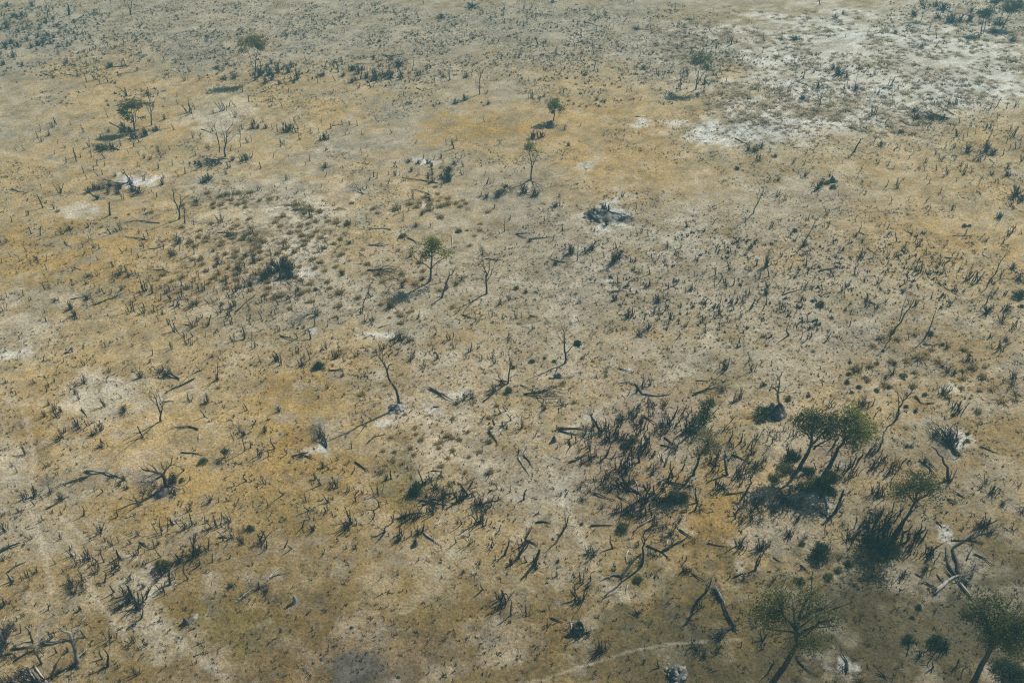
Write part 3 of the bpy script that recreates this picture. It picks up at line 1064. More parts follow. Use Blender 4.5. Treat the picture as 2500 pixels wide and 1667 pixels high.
def make_fan(root_px, tip_px, spread_px, n=9, wood='char', trunk=0.45, r=0.13, label=None, mark=None, loft=0.7):
    """A whole tree lying down: stem from the root, crown branches spreading to the tip."""
    rng = np.random.default_rng(int(root_px[0] * 3 + root_px[1] * 7) + 9)
    a = on_ground(*root_px, r * 0.8)
    b = on_ground(*tip_px, 0.0)
    side_a = on_ground(tip_px[0], tip_px[1] - spread_px, 0)
    side_b = on_ground(tip_px[0], tip_px[1] + spread_px, 0)
    d = b - a
    L = np.linalg.norm(d)
    perp = np.array([-d[1], d[0], 0]) / (L + 1e-9)
    half = 0.5 * abs((side_a - side_b).dot(perp)) + 0.12 * L
    r *= 0.75
    root = empty("fallen_tree", a - np.array([0, 0, r * 0.8]))
    org = np.array(root.location)
    fork = a + d * trunk
    fork[2] = max(fork[2], gz(fork[0], fork[1]) + 0.3)
    mb = MB()
    q = densify([a - org, (a + fork) / 2 - org, fork - org], rng, 0.04)
    k = len(q)
    mb.tube(q, [r * (1.15 - 0.4 * i / (k - 1)) for i in range(k)], 6)
    for _ in range(5):               # torn roots
        s = wander(rng, q[0], side_dir(rng, -d, rng.uniform(0.3, 1.2)), rng.uniform(0.3, 0.8) * max(1, L / 9), 2, 0.3)
        mb.tube(s, [r * 0.5, r * 0.3, 0.02], 4)
    put("trunk", mb.mesh("trunk", M[wood], True), parent=root)
    for i in range(n):
        bm = MB()
        w = (i + 0.5) / n * 2 - 1
        t0 = rng.uniform(0.15, 1.0)
        s0 = q[0] + (q[-1] - q[0]) * t0
        e = b - org + perp * w * half - d * rng.uniform(0, 0.28) + np.array([0, 0, rng.uniform(0.05, loft)])
        mid = (s0 + e) / 2 + perp * w * half * 0.25 + np.array([0, 0, rng.uniform(0.1, loft)])
        qq = densify([s0, mid, e], rng, 0.06)
        m = len(qq)
        r0 = r * rng.uniform(0.35, 0.6)
        rr = [max(0.015, r0 * (1 - 0.8 * j / (m - 1))) for j in range(m)]
        bm.tube(qq, rr, 4)
        grow(bm, rng, qq, rr, 2, 3, ratio=0.33, start=0.3, up=0.05, floor=0.03, rmin=0.014, ang=(0.3, 0.7))
        put("branch", bm.mesh("branch", M[wood]), parent=root)
    tag(root, label or "", "fallen tree", "fallen trees on the plain")
    mx, my = (root_px[0] + tip_px[0]) / 2, (root_px[1] + tip_px[1]) / 2
    if not label:
        size = "small" if L < 6 else "large"
        word = {'char': 'blackened', 'pale': 'bleached', 'mixed': 'grey weathered', 'bark': 'dark grey', 'brown': 'brown'}[wood]
        AUTO.append((root, f"{size} {word} fallen tree", mx, my))
    if mark:
        MARKS.append((mx, my, mark))
    return root


def make_mound(px, py, wpx, height, wood, label, mark=None, clods=0, name="termite_mound", hollow=0.0, clod_wood=None):
    """Earth mound with lumps, optionally a sunken middle."""
    p = spot(px, py)
    s = px_per_m(p)
    R = wpx / s / 2
    rng = np.random.default_rng(int(px + py * 3))
    root = empty(name, p)
    nr, na = 16, 40
    mb = MB()
    ox, oy = rng.uniform(0, 90, 2)
    for i in range(nr + 1):
        t = i / nr
        for k in range(na):
            a = 2 * math.pi * k / na
            rr = R * t * (1 + 0.32 * (float(vnoise(math.cos(a) * 1.6 + ox, math.sin(a) * 1.6 + oy, 4)) - 0.5))
            x, y = rr * math.cos(a), rr * math.sin(a)
            h = (1 - t * t) ** 1.4 * height
            if hollow:
                h = height * math.exp(-((t - 0.62) / 0.2) ** 2) * (1 - hollow * 0.0)
            h *= 0.25 + 1.5 * float(vnoise(x * 1.3 + ox, y * 1.3 + oy, 6)) ** 1.2
            h += (float(vnoise(x * 3.2 + ox, y * 3.2 + oy, 7)) - 0.5) * 0.5 * height * (1 - t)
            g = gz(p.x + x, p.y + y) - p.z
            mb.v.append((x, y, g + h - (0.10 if i == nr else 0.0) + 0.03))
    mb.n = len(mb.v)
    for i in range(nr):
        for k in range(na):
            k2 = (k + 1) % na
            mb.f.append((i * na + k, (i + 1) * na + k, (i + 1) * na + k2, i * na + k2))
    put("earth", mb.mesh("earth", M[wood], True), parent=root)
    for _ in range(clods):
        a, t = rng.uniform(0, 6.28), rng.uniform(0.25, 1.1)
        x, y = R * t * math.cos(a), R * t * math.sin(a)
        c = MB()
        sz = rng.uniform(0.16, 0.5) * min(1.0, R / 2.2)
        ring = []
        for lvl, (zz, sc_) in enumerate(((-0.3, 0.9), (0.25, 1.0), (0.7, 0.6))):
            for k in range(6):
                an = k * 1.047 + lvl * 0.4
                q = rng.uniform(0.75, 1.2) * sc_
                c.v.append((math.cos(an) * q * sz, math.sin(an) * q * sz, zz * sz))
        c.v.append((0, 0, 0.85 * sz)); c.n = 19
        for lvl in range(2):
            for k in range(6):
                k2 = (k + 1) % 6
                c.f.append((lvl * 6 + k, lvl * 6 + k2, (lvl + 1) * 6 + k2, (lvl + 1) * 6 + k))
        for k in range(6):
            c.f.append((12 + k, 12 + (k + 1) % 6, 18))
        g = gz(p.x + x, p.y + y) - p.z + max(0, (1 - t * t)) ** 1.4 * height * 0.8
        put("clod", c.mesh("clod", M[clod_wood or ('soil' if rng.random() < 0.7 else 'dark_soil')]), (x, y, g), root)
    tag(root, label, "mound")
    if mark:
        MARKS.append((px, py, mark))
    return root
# ------------------------------------------------------------------ standing trees, each noted limb by limb
LIVE, BARE = "leafy trees on the plain", "bare standing trees on the plain"


def live(label, mark, t, limbs, crown, seed, **k):
    tree("savanna_tree", label, "tree", mark, t, limbs, crown, seed=seed, group=LIVE, **k)


def bare(label, mark, t, limbs, seed, crown=(), wood='bark', twigs=(3, 4), **k):
    tree("dead_tree", label, "dead tree", mark, t, limbs, crown, wood=wood, seed=seed, twigs=twigs, group=BARE, **k)


bare("bare grey tree forking low at the top left corner of the plain", "bare tree in the top left corner", 'A0', [
    [.17, .05, 440, 165, 436, 100, 425, 40, 400, -15, 385, -60], [.09, .03, 436, 100, 455, 50, 476, 0, 492, -40],
    [.08, .02, 437, 125, 420, 85, 395, 40]], 1)
bare("two-stemmed bare tree cut by the top edge of the view", "two-stemmed bare tree at the top edge", 'A0', [
    [.19, .05, 1200, 140, 1206, 60, 1215, 0, 1225, -60], [.15, .04, 1192, 138, 1190, 80, 1168, 30, 1130, -30], [.07, .02, 1190, 85, 1150, 45, 1118, 10]], 2)
live("olive leafy tree with a forked trunk above the dark thicket", "leafy tree above the dark thicket", 'A0', [
    [.24, .06, 2340, 735, 2345, 620, 2350, 520, 2372, 440], [.14, .04, 2343, 640, 2312, 590, 2295, 520, 2268, 450, 2240, 400], [.08, .03, 2350, 530, 2390, 480, 2410, 440]],
    [(2255, 385, 85, 50, 1.), (2380, 380, 70, 60, 1.1), (2320, 360, 80, 38, 1.), (2228, 470, 36, 26, .8), (2402, 440, 40, 40, .9)], 3)
live("olive tree with a lopsided crown beside a slim twiggy tree", "lopsided olive tree", 'A0', [
    [.24, .06, 1235, 1210, 1227, 1130, 1212, 1060, 1200, 980], [.12, .04, 1228, 1150, 1246, 1080, 1256, 1000, 1270, 950], [.11, .03, 1216, 1085, 1172, 1020, 1130, 965],
    [.06, .02, 1222, 1120, 1180, 1090, 1140, 1085]],
    [(1190, 955, 100, 52, 1.), (1120, 1000, 58, 42, 1.), (1252, 960, 55, 50, .9), (1150, 1072, 58, 36, .8), (1292, 1080, 36, 18, .7)], 4)
live("slim upright tree with sparse leaves and a twiggy top", "slim tree with a twiggy top", 'A0', [
    [.2, .05, 1390, 1150, 1388, 1060, 1376, 980, 1360, 880, 1355, 810], [.1, .03, 1388, 1080, 1402, 1000, 1396, 920], [.09, .03, 1385, 1065, 1352, 1000, 1328, 945]],
    [(1332, 950, 34, 28, .8), (1392, 955, 18, 36, .7), (1352, 850, 20, 46, .25)], 5, twigs=(3, 4))
bare("broad V-shaped bare tree standing over black brush", "V-shaped bare tree", 'A0', [
    [.22, .05, 2070, 1440, 2068, 1340, 2080, 1260, 2110, 1170, 2140, 1110], [.12, .03, 2068, 1340, 2060, 1250, 2045, 1210, 2030, 1160],
    [.16, .04, 2012, 1400, 2005, 1300, 1985, 1210, 1965, 1160, 1990, 1105], [.07, .02, 1986, 1235, 1930, 1170, 1905, 1120],
    [.08, .02, 2086, 1260, 2130, 1200, 2185, 1190], [.07, .02, 2090, 1310, 2140, 1260, 2190, 1190]], 6)
bare("tall thin dead pole beside the V-shaped bare tree", None, 'A0', [
    [.12, .03, 2212, 1352, 2206, 1250, 2195, 1180, 2200, 1105]], 7, twigs=(2, 4))
bare("small narrow bare tree with an upswept broom crown", "narrow broom-crowned bare tree", 'A1', [
    [.18, .05, 2055, 870, 2055, 780, 2062, 700, 2056, 640, 2035, 608], [.08, .02, 2060, 720, 2082, 660, 2096, 620], [.07, .02, 2059, 745, 2040, 690, 2032, 650], [.05, .02, 2052, 835, 2040, 800, 2018, 762]], 8)
bare("thin bare pole at the top edge beside low brush", None, 'A1', [[.11, .03, 2258, 190, 2270, 120, 2282, 40, 2287, -20]], 9, twigs=(2, 3))
bare("slender bare sapling at the top edge of the plain", None, 'A2', [[.12, .03, 100, 95, 110, 30, 130, -25], [.05, .02, 108, 45, 125, 20, 150, 0]], 10)
live("feathery brown-olive tree with a wide sparse crown", "feathery brown-olive tree", 'A2', [
    [.24, .06, 1685, 822, 1696, 740, 1711, 660, 1726, 580], [.13, .03, 1700, 770, 1740, 690, 1790, 640, 1832, 600], [.09, .03, 1706, 700, 1690, 620, 1668, 568]],
    [(1740, 518, 90, 46, .75), (1658, 560, 42, 36, .7), (1800, 588, 60, 50, .7), (1840, 640, 28, 28, .6), (1700, 560, 60, 40, .7)], 11, tone='grey', twigs=(3, 4))
bare("small brown dead tree with a hooked limb below the feathery tree", None, 'A2', [
    [.16, .06, 1540, 832, 1551, 770, 1566, 705, 1572, 660, 1600, 640], [.09, .05, 1552, 768, 1541, 738, 1515, 725]], 12, wood='brown', crown=[(1610, 660, 45, 35, .18)], tone='brown')
live("small round green tree on a dark mound", "round green tree on a mound", 'A2', [
    [.2, .06, 380, 1112, 391, 1060, 386, 1020, 390, 970]],
    [(390, 945, 62, 42, 1.5), (440, 982, 34, 34, 1.3), (358, 988, 34, 26, 1.3), (384, 1030, 24, 18, 1.)], 13, tone='fresh')
live("slim forked tree with a green tuft on its left half", "forked tree with a green tuft", 'A2', [
    [.2, .05, 176, 1656, 180, 1560, 178, 1490, 165, 1430, 132, 1380], [.12, .03, 182, 1560, 210, 1480, 240, 1410, 256, 1370], [.08, .02, 190, 1525, 220, 1450, 225, 1390], [.07, .02, 179, 1500, 186, 1420, 190, 1360]],
    [(168, 1338, 50, 28, 1.2), (150, 1370, 36, 24, .9), (232, 1372, 30, 26, .18)], 14, tone='fresh', twigs=(3, 4))
live("dark teal-green tree with two bare stems near the top right corner", "two-stemmed tree near the top right corner", 'A3', [
    [.2, .05, 1956, 316, 1976, 200, 1985, 110], [.18, .05, 1972, 318, 2000, 200, 2022, 105]],
    [(1990, 130, 70, 48, .9), (1945, 110, 30, 30, .6), (2030, 100, 40, 30, .8)], 15, tone='dark')
live("wide-crowned tree in the top right corner", "wide-crowned top right tree", 'A3', [
    [.2, .05, 2150, 255, 2200, 170, 2222, 90, 2250, 20], [.1, .03, 2205, 160, 2260, 100, 2310, 60]],
    [(2240, 50, 110, 62, .9), (2320, 60, 60, 60, .9), (2180, 80, 50, 40, .6)], 16, tone='dusk')
live("dark tree cut by the top edge near the top right corner", None, 'A3', [[.16, .05, 2078, 98, 2098, 30, 2110, -30]], [(2100, -10, 70, 40, .9), (2080, 30, 40, 24, .6)], 17, tone='dark')
live("small scrubby tree below the top edge at the upper right", None, 'A3', [[.13, .04, 1403, 188, 1424, 130, 1440, 70], [.06, .02, 1426, 130, 1470, 90, 1500, 50]], [(1450, 50, 52, 36, .5), (1425, 20, 40, 30, .5)], 18, tone='dark', twigs=(3, 4))
bare("small bare tree fanning out of the golden tussocks", "small bare tree among tussocks", 'A3', [
    [.18, .04, 468, 985, 481, 920, 502, 860, 510, 800], [.1, .03, 478, 930, 456, 860, 460, 790], [.09, .02, 490, 905, 530, 845, 582, 790]], 19, crown=[(500, 730, 36, 32, .25)], tone='dark')
bare("thin tall snag rising from a dark heap among tussocks", None, 'A3', [[.1, .03, 795, 802, 810, 740, 838, 640], [.04, .02, 836, 660, 850, 620]], 20, twigs=(2, 3))
bare("twiggy snag growing out of a dark cone of brush at the right edge", "twiggy snag at the right edge", 'A3', [[.15, .04, 2008, 1330, 2030, 1270, 2060, 1200, 2095, 1120], [.07, .02, 2040, 1240, 2085, 1200, 2110, 1180], [.06, .02, 2050, 1220, 2050, 1170, 2055, 1140]], 21)
bare("gnarled dark tree on a white ash patch with fallen limbs", "gnarled tree on white ash", 'B0', [
    [.3, .08, 1178, 105, 1186, 75, 1152, 32, 1132, -12], [.1, .04, 1180, 85, 1195, 60, 1200, 35]], 22, wood='char', twigs=(2, 3))
bare("spreading bare dead tree with a long horizontal limb", "bare tree with a long horizontal limb", 'B0', [
    [.24, .07, 1640, 445, 1646, 370, 1622, 310, 1592, 250, 1575, 160], [.14, .03, 1646, 372, 1656, 280, 1650, 200], [.13, .03, 1650, 345, 1682, 262, 1745, 218], [.09, .02, 1660, 320, 1720, 292, 1800, 285, 1860, 275]], 23)
bare("short dark snag beside the spreading bare dead tree", None, 'B0', [[.16, .06, 1692, 485, 1690, 400, 1680, 320]], 24, twigs=(2, 3))
bare("little dead tree with a bleached trunk and tangled twigs", "little bleached-trunk tree", 'B0', [[.12, .04, 1640, 740, 1650, 680, 1680, 640, 1690, 600], [.06, .02, 1652, 675, 1625, 640, 1610, 600]], 25, wood='mixed', twigs=(3, 5))
bare("slim dark snag at the edge of the golden tussocks", None, 'B0', [[.12, .05, 1777, 768, 1772, 690, 1763, 635]], 26, twigs=(3, 4))
live("green-topped tree with bare twiggy side limbs in mid plain", "green-topped tree in mid plain", 'B1', [
    [.27, .07, 1590, 1012, 1606, 900, 1616, 780, 1622, 700], [.13, .03, 1605, 905, 1560, 862, 1482, 832, 1445, 780, 1430, 740], [.12, .03, 1605, 915, 1652, 850, 1722, 802, 1785, 760], [.1, .03, 1612, 800, 1570, 760, 1530, 745], [.08, .03, 1618, 760, 1660, 720, 1700, 690]],
    [(1632, 655, 65, 58, 1.2), (1600, 722, 60, 45, 1.1), (1692, 722, 60, 45, .45), (1440, 732, 42, 34, .35), (1750, 760, 66, 40, .3), (1540, 772, 50, 32, .9)], 27, tone='fresh', twigs=(3, 4))
bare("brown leaning dead trunk right of the green-topped tree", "brown leaning trunk", 'B1', [[.2, .05, 1702, 1165, 1750, 1025, 1800, 950, 1836, 872], [.07, .02, 1765, 1000, 1772, 940, 1770, 900]], 28, wood='brown', twigs=(1, 3))
bare("stubby bleached dead limb standing right against the green-topped tree", None, 'B1', [[.12, .04, 1700, 1025, 1662, 950, 1668, 865]], 29, wood='mixed', twigs=(2, 3))
bare("vase-shaped bare tree casting a long shadow in mid plain", "vase-shaped bare tree", 'B1', [
    [.22, .05, 2115, 1132, 2110, 1000, 2098, 900, 2062, 850], [.12, .03, 2112, 1040, 2130, 940, 2142, 850, 2130, 770], [.12, .03, 2115, 1020, 2152, 960, 2182, 880, 2202, 800], [.09, .02, 2104, 935, 2085, 850, 2070, 780], [.06, .02, 2112, 1060, 2080, 1000, 2055, 980]], 30)
bare("small cross-branched dead tree with level side twigs", None, 'B1', [[.12, .04, 2278, 562, 2280, 500, 2283, 425], [.05, .02, 2280, 500, 2240, 480, 2205, 480], [.05, .02, 2280, 520, 2240, 525, 2200, 510], [.05, .02, 2281, 470, 2310, 450, 2330, 440]], 31)
bare("bleached snag standing over white ash beside a fallen tree", "bleached snag over ash", 'B1', [[.18, .1, 530, 1425, 538, 1370, 546, 1320, 556, 1265], [.07, .03, 545, 1330, 565, 1300, 575, 1280]], 32, wood='mixed', twigs=(1, 3))
bare("brown scraggy leaning snag with short twigs in mid plain", None, 'B1', [[.13, .04, 985, 1255, 1000, 1180, 1035, 1100, 1045, 1050]], 33, wood='brown', twigs=(2, 4))
bare("black broken snag inside the burnt hollow", "snag in the burnt hollow", 'B2', [[.26, .1, 882, 392, 886, 340, 888, 305], [.14, .05, 880, 380, 862, 330, 857, 285], [.1, .04, 858, 300, 830, 300, 805, 305]], 34, wood='char', twigs=(1, 3))
bare("bleached snag among dark twiggy brush in mid plain", "bleached snag among brush", 'B2', [[.14, .05, 600, 822, 604, 745, 610, 670], [.07, .02, 602, 790, 570, 740, 545, 690]], 35, wood='mixed', twigs=(2, 4))
bare("dark crooked dead tree with a pale curled limb", "dark crooked tree", 'B2', [[.18, .05, 738, 735, 748, 680, 775, 650, 815, 635], [.09, .03, 745, 690, 700, 720, 665, 735], [.08, .03, 750, 700, 790, 690, 805, 660]], 36, wood='char')
bare("bushy blackened dead tree with tangled crown", "tangled blackened tree", 'B2', [[.16, .04, 935, 858, 955, 790, 968, 730, 985, 695], [.1, .03, 945, 830, 990, 790, 1050, 745], [.1, .03, 950, 800, 925, 760, 930, 710], [.08, .02, 960, 770, 1010, 740, 1020, 700]], 37, wood='char', twigs=(3, 5))
bare("slim bare tree leaning right above the spotted plain", "slim right-leaning bare tree", 'B2', [[.15, .04, 2215, 392, 2260, 292, 2300, 200, 2312, 115], [.08, .02, 2288, 235, 2330, 195, 2360, 170], [.07, .02, 2250, 310, 2255, 240, 2270, 190]], 38)
bare("thin dead tree forking into two long leaning limbs", "two-limbed thin dead tree", 'B3', [[.16, .04, 318, 680, 370, 590, 430, 472, 492, 395], [.1, .02, 372, 585, 440, 512, 512, 472]], 39, twigs=(1, 3))
bare("long bare trunk leaning right near the right edge", "long leaning trunk near the right edge", 'B3', [[.17, .04, 2022, 1032, 2090, 945, 2132, 838, 2198, 732], [.05, .02, 2150, 805, 2195, 770, 2210, 740]], 40, twigs=(1, 3), crown=[(2180, 695, 34, 22, .25)], tone='brown')
bare("bare limb rising from a dark heap near the right edge", "bare limb on a dark heap", 'B3', [[.14, .04, 1998, 1228, 2030, 1140, 2082, 1052]], 41, twigs=(1, 3))
bare("tall bare tree of two parallel leaning stems", "tree of two parallel leaning stems", 'B3', [[.2, .04, 1150, 1485, 1222, 1390, 1292, 1270, 1356, 1135], [.11, .03, 1206, 1382, 1228, 1275, 1278, 1145], [.05, .02, 1290, 1270, 1320, 1230, 1340, 1200]], 42, twigs=(2, 3))
bare("whip-thin dead tree with a bush at its foot", "whip-thin dead tree", 'B3', [[.14, .03, 1440, 1530, 1510, 1380, 1535, 1300, 1562, 1228], [.04, .015, 1510, 1385, 1550, 1335, 1575, 1310]], 43, twigs=(1, 3))
bare("small bare umbrella tree casting a long shadow on the left", "small bare umbrella tree", 'C0', [
    [.2, .05, 1475, 728, 1476, 662, 1452, 600, 1432, 530, 1400, 470], [.11, .03, 1476, 664, 1490, 600, 1496, 500], [.09, .02, 1470, 650, 1466, 560, 1452, 480, 1440, 445], [.05, .02, 1440, 560, 1400, 545, 1370, 530]], 44)
bare("crossed dead pole with a level arm", "crossed dead pole", 'C0', [[.14, .06, 2000, 352, 2000, 270, 1996, 188], [.06, .03, 1998, 238, 1965, 240], [.07, .03, 1999, 235, 2050, 222, 2106, 203], [.09, .05, 1985, 335, 1982, 295, 1978, 258]], 45, wood='char', twigs=(1, 2))
bare("thin grey dead tree with short level twigs on the left plain", None, 'C0', [[.11, .03, 2245, 1002, 2232, 930, 2218, 850, 2192, 765]], 46, twigs=(2, 4))
bare("mushroom-topped dead sapling on the ochre grass", "mushroom-topped sapling", 'C0', [[.12, .04, 2052, 1072, 2055, 1040, 2062, 1000], [.05, .02, 2056, 1040, 2085, 1020, 2100, 1010], [.05, .02, 2056, 1035, 2035, 1005, 2030, 985]], 47, twigs=(3, 4), crown=[(2062, 1005, 36, 16, .4)], tone='dark')
bare("big gnarled dead tree with clawing limbs above a green bush", "big gnarled clawing tree", 'C0', [
    [.42, .12, 1532, 1352, 1512, 1262, 1490, 1215, 1440, 1200, 1340, 1180, 1305, 1165], [.2, .05, 1500, 1222, 1522, 1172, 1570, 1122, 1582, 1040], [.12, .04, 1512, 1178, 1486, 1140, 1475, 1098], [.09, .03, 1552, 1140, 1600, 1130, 1670, 1140],
    [.12, .03, 1485, 1228, 1400, 1282, 1290, 1312], [.1, .03, 1440, 1202, 1380, 1230, 1290, 1290], [.13, .04, 1528, 1320, 1590, 1330, 1645, 1358], [.11, .03, 1530, 1330, 1600, 1380, 1610, 1400], [.1, .03, 1525, 1300, 1560, 1320, 1690, 1325]], 48, twigs=(2, 4))
bare("tall S-curved bare trunk standing on a rubble mound", "S-curved bare trunk", 'C1', [
    [.34, .07, 1328, 592, 1302, 500, 1262, 402, 1216, 332, 1201, 262, 1178, 212, 1142, 162, 1120, 132], [.14, .04, 1205, 265, 1216, 222, 1240, 205, 1278, 200], [.1, .03, 1190, 235, 1182, 195, 1172, 165], [.05, .02, 1216, 332, 1180, 310, 1140, 298],
    [.04, .015, 1225, 345, 1200, 350, 1190, 370], [.04, .015, 1290, 470, 1270, 420, 1285, 412], [.04, .015, 1305, 510, 1350, 455, 1358, 500]], 49, twigs=(1, 3))
bare("twiggy dead tree standing over a black heap of limbs", "twiggy tree over a black heap", 'C1', [
    [.17, .05, 2308, 385, 2322, 290, 2334, 200, 2322, 120], [.09, .02, 2326, 250, 2350, 190, 2358, 140], [.14, .04, 2300, 365, 2165, 372, 2062, 352, 1950, 342], [.08, .03, 2255, 355, 2222, 292, 2192, 248]], 50, wood='char')
bare("dead tree with a single leader rising from a black bush", "single leader out of a black bush", 'C1', [[.16, .04, 1518, 1335, 1512, 1240, 1500, 1125], [.05, .02, 1508, 1200, 1470, 1180, 1445, 1160], [.05, .02, 1508, 1180, 1530, 1160, 1545, 1140]], 51, twigs=(2, 4))
bare("leaning grey snag beside a dark round bush", None, 'C1', [[.15, .05, 502, 165, 482, 105, 455, 45], [.05, .02, 485, 110, 465, 95]], 52, wood='mixed', twigs=(1, 3))
bare("forked bare tree with a dark green tuft on one limb", "forked tree with a dark tuft", 'C2', [
    [.22, .06, 485, 198, 491, 110, 480, 50, 478, -20, 480, -80, 452, -140], [.12, .04, 490, 106, 530, 72, 572, 30, 600, 5], [.06, .02, 480, -70, 510, -110, 530, -125], [.07, .03, 480, 190, 505, 160, 512, 130]],
    53, crown=[(605, 15, 34, 28, 2.2)], tone='dark', twigs=(2, 3))
live("pale feathery leaning tree on bright ochre grass", "pale feathery leaning tree", 'C2', [
    [.3, .09, 1668, 1225, 1696, 1140, 1722, 1050, 1765, 990, 1800, 930], [.12, .04, 1722, 1050, 1700, 985, 1712, 920], [.12, .04, 1765, 992, 1830, 965, 1880, 930], [.06, .02, 1712, 1080, 1680, 1040, 1662, 1020]],
    [(1800, 868, 92, 58, 1.), (1862, 940, 80, 48, 1.), (1762, 925, 58, 56, .9), (1820, 992, 70, 40, .8), (1695, 1035, 36, 40, .4)], 54, tone='grey')
live("bushy olive tree with a dark shaded body and a pale snapped top", "bushy olive tree by the mound", 'C2', [
    [.24, .06, 1782, 745, 1790, 680, 1808, 600, 1822, 490], [.1, .03, 1790, 690, 1740, 650, 1720, 610], [.1, .03, 1830, 680, 1890, 610, 1950, 535]],
    [(1812, 582, 74, 52, 1.2), (1765, 660, 76, 60, .9), (1740, 700, 46, 40, .8)], 55, tone='dusk')
bare("gnarled bare tree crowning a dark earth mound", "gnarled tree on a dark mound", 'C3', [
    [.3, .08, 90, 592, 91, 510, 97, 440, 106, 380, 100, 332, 132, 275], [.15, .04, 96, 470, 60, 430, 20, 412, -25, 440], [.13, .04, 100, 466, 140, 460, 162, 405], [.08, .03, 142, 460, 200, 476, 272, 458], [.08, .03, 106, 375, 85, 320, 78, 300], [.08, .03, 60, 432, 20, 380, 5, 365]], 56, wood='mixed', twigs=(2, 3))
live("large olive tree with a forked trunk standing over a black pool of shade", "large forked olive tree", 'C3', [
    [.42, .1, 292, 1160, 350, 1050, 388, 965, 402, 870, 412, 780, 432, 690], [.22, .05, 395, 950, 470, 870, 562, 780, 645, 690], [.18, .04, 420, 985, 512, 920, 632, 850], [.14, .04, 398, 900, 352, 842, 305, 780]],
    [(422, 685, 125, 66, .9), (350, 770, 105, 78, .8), (572, 762, 98, 78, .85), (470, 810, 100, 64, .8), (300, 722, 60, 56, .6), (605, 695, 60, 50, .6), (560, 850, 80, 50, .6)], 57, tone='dusk', twigs=(4, 4))
live("large fresh green tree leaning right beside the forked olive tree", "large fresh green leaning tree", 'C3', [
    [.38, .1, 562, 1150, 620, 1040, 692, 930, 712, 870, 700, 770, 730, 690], [.2, .05, 702, 905, 762, 822, 800, 740], [.14, .04, 690, 935, 760, 930, 830, 880]],
    [(762, 662, 102, 74, 1.2), (862, 785, 112, 96, 1.2), (812, 882, 110, 74, 1.1), (740, 770, 88, 66, 1.), (775, 945, 80, 50, .9)], 58, tone='fresh')
bare("slender bare tree leaning right with a wide fork", "slender wide-forked bare tree", 'C3', [
    [.18, .05, 1170, 718, 1200, 612, 1240, 542, 1292, 490, 1335, 425], [.1, .03, 1202, 610, 1196, 520, 1180, 415], [.07, .02, 1240, 545, 1255, 490, 1262, 440], [.06, .02, 1292, 490, 1320, 470, 1350, 465]], 59)
bare("bent bare trunk curving left out of the brown grass", "left-curving bare trunk", 'C3', [[.26, .1, 1668, 1275, 1648, 1150, 1602, 1060, 1545, 992, 1500, 960], [.08, .03, 1672, 1260, 1682, 1210, 1685, 1180]], 60, twigs=(0, 0))
bare("short bleached limb standing beside the left-curving trunk", None, 'C3', [[.14, .06, 1690, 1278, 1705, 1235, 1725, 1190, 1732, 1165]], 61, wood='pale', twigs=(1, 3))
live("sparse wispy tree with a broad see-through crown", "wispy see-through tree", 'C3', [
    [.32, .08, 1180, 1752, 1250, 1640, 1310, 1550, 1346, 1480, 1362, 1400, 1330, 1330], [.16, .04, 1350, 1472, 1442, 1420, 1502, 1380, 1580, 1330], [.14, .04, 1345, 1482, 1290, 1400, 1205, 1370], [.1, .03, 1362, 1400, 1400, 1330, 1410, 1260], [.1, .03, 1330, 1510, 1420, 1500, 1480, 1480]],
    [(1350, 1310, 200, 90, .6), (1230, 1380, 105, 72, .65), (1490, 1350, 125, 85, .55), (1190, 1410, 70, 50, .6), (1380, 1230, 90, 60, .5), (1530, 1430, 70, 50, .4)], 62, tone='dusk', twigs=(4, 4))
bare("half-bleached dead tree with antler limbs in the bottom left corner", "half-bleached antler tree", 'D0', [
    [.33, .13, 722, 1375, 690, 1260, 655, 1160, 640, 1105, 600, 1095, 560, 1088], [.2, .05, 682, 1165, 718, 1085, 742, 1012, 792, 948], [.12, .04, 640, 1108, 612, 1080, 612, 1045], [.13, .04, 640, 1185, 540, 1192, 410, 1206], [.1, .03, 640, 1182, 560, 1160, 500, 1140], [.1, .03, 690, 1190, 772, 1130, 782, 1085], [.12, .04, 705, 1330, 760, 1290, 800, 1250]], 63, wood='mixed', twigs=(2, 3))
bare("tall forked snag with a fallen limb in the burnt clearing", "forked snag in the burnt clearing", 'D2', [
    [.2, .06, 1182, 492, 1206, 380, 1222, 270, 1232, 155], [.08, .03, 1230, 175, 1280, 165, 1340, 150], [.1, .03, 1212, 300, 1190, 250, 1200, 215]], 64, wood='char', twigs=(2, 3))
bare("bent grey dead tree hanging over its own fallen limbs", "bent tree over fallen limbs", 'D2', [[.24, .08, 1690, 850, 1735, 780, 1790, 715, 1818, 660, 1828, 605], [.1, .03, 1800, 700, 1850, 700, 1890, 720], [.08, .03, 1720, 870, 1775, 790]], 65, twigs=(2, 3))
bare("slim forked snag with a long shadow beside the grey clearing", None, 'D2', [[.17, .05, 440, 205, 490, 140, 505, 90, 518, 35], [.07, .02, 492, 130, 492, 60, 480, 0]], 66, twigs=(1, 3))
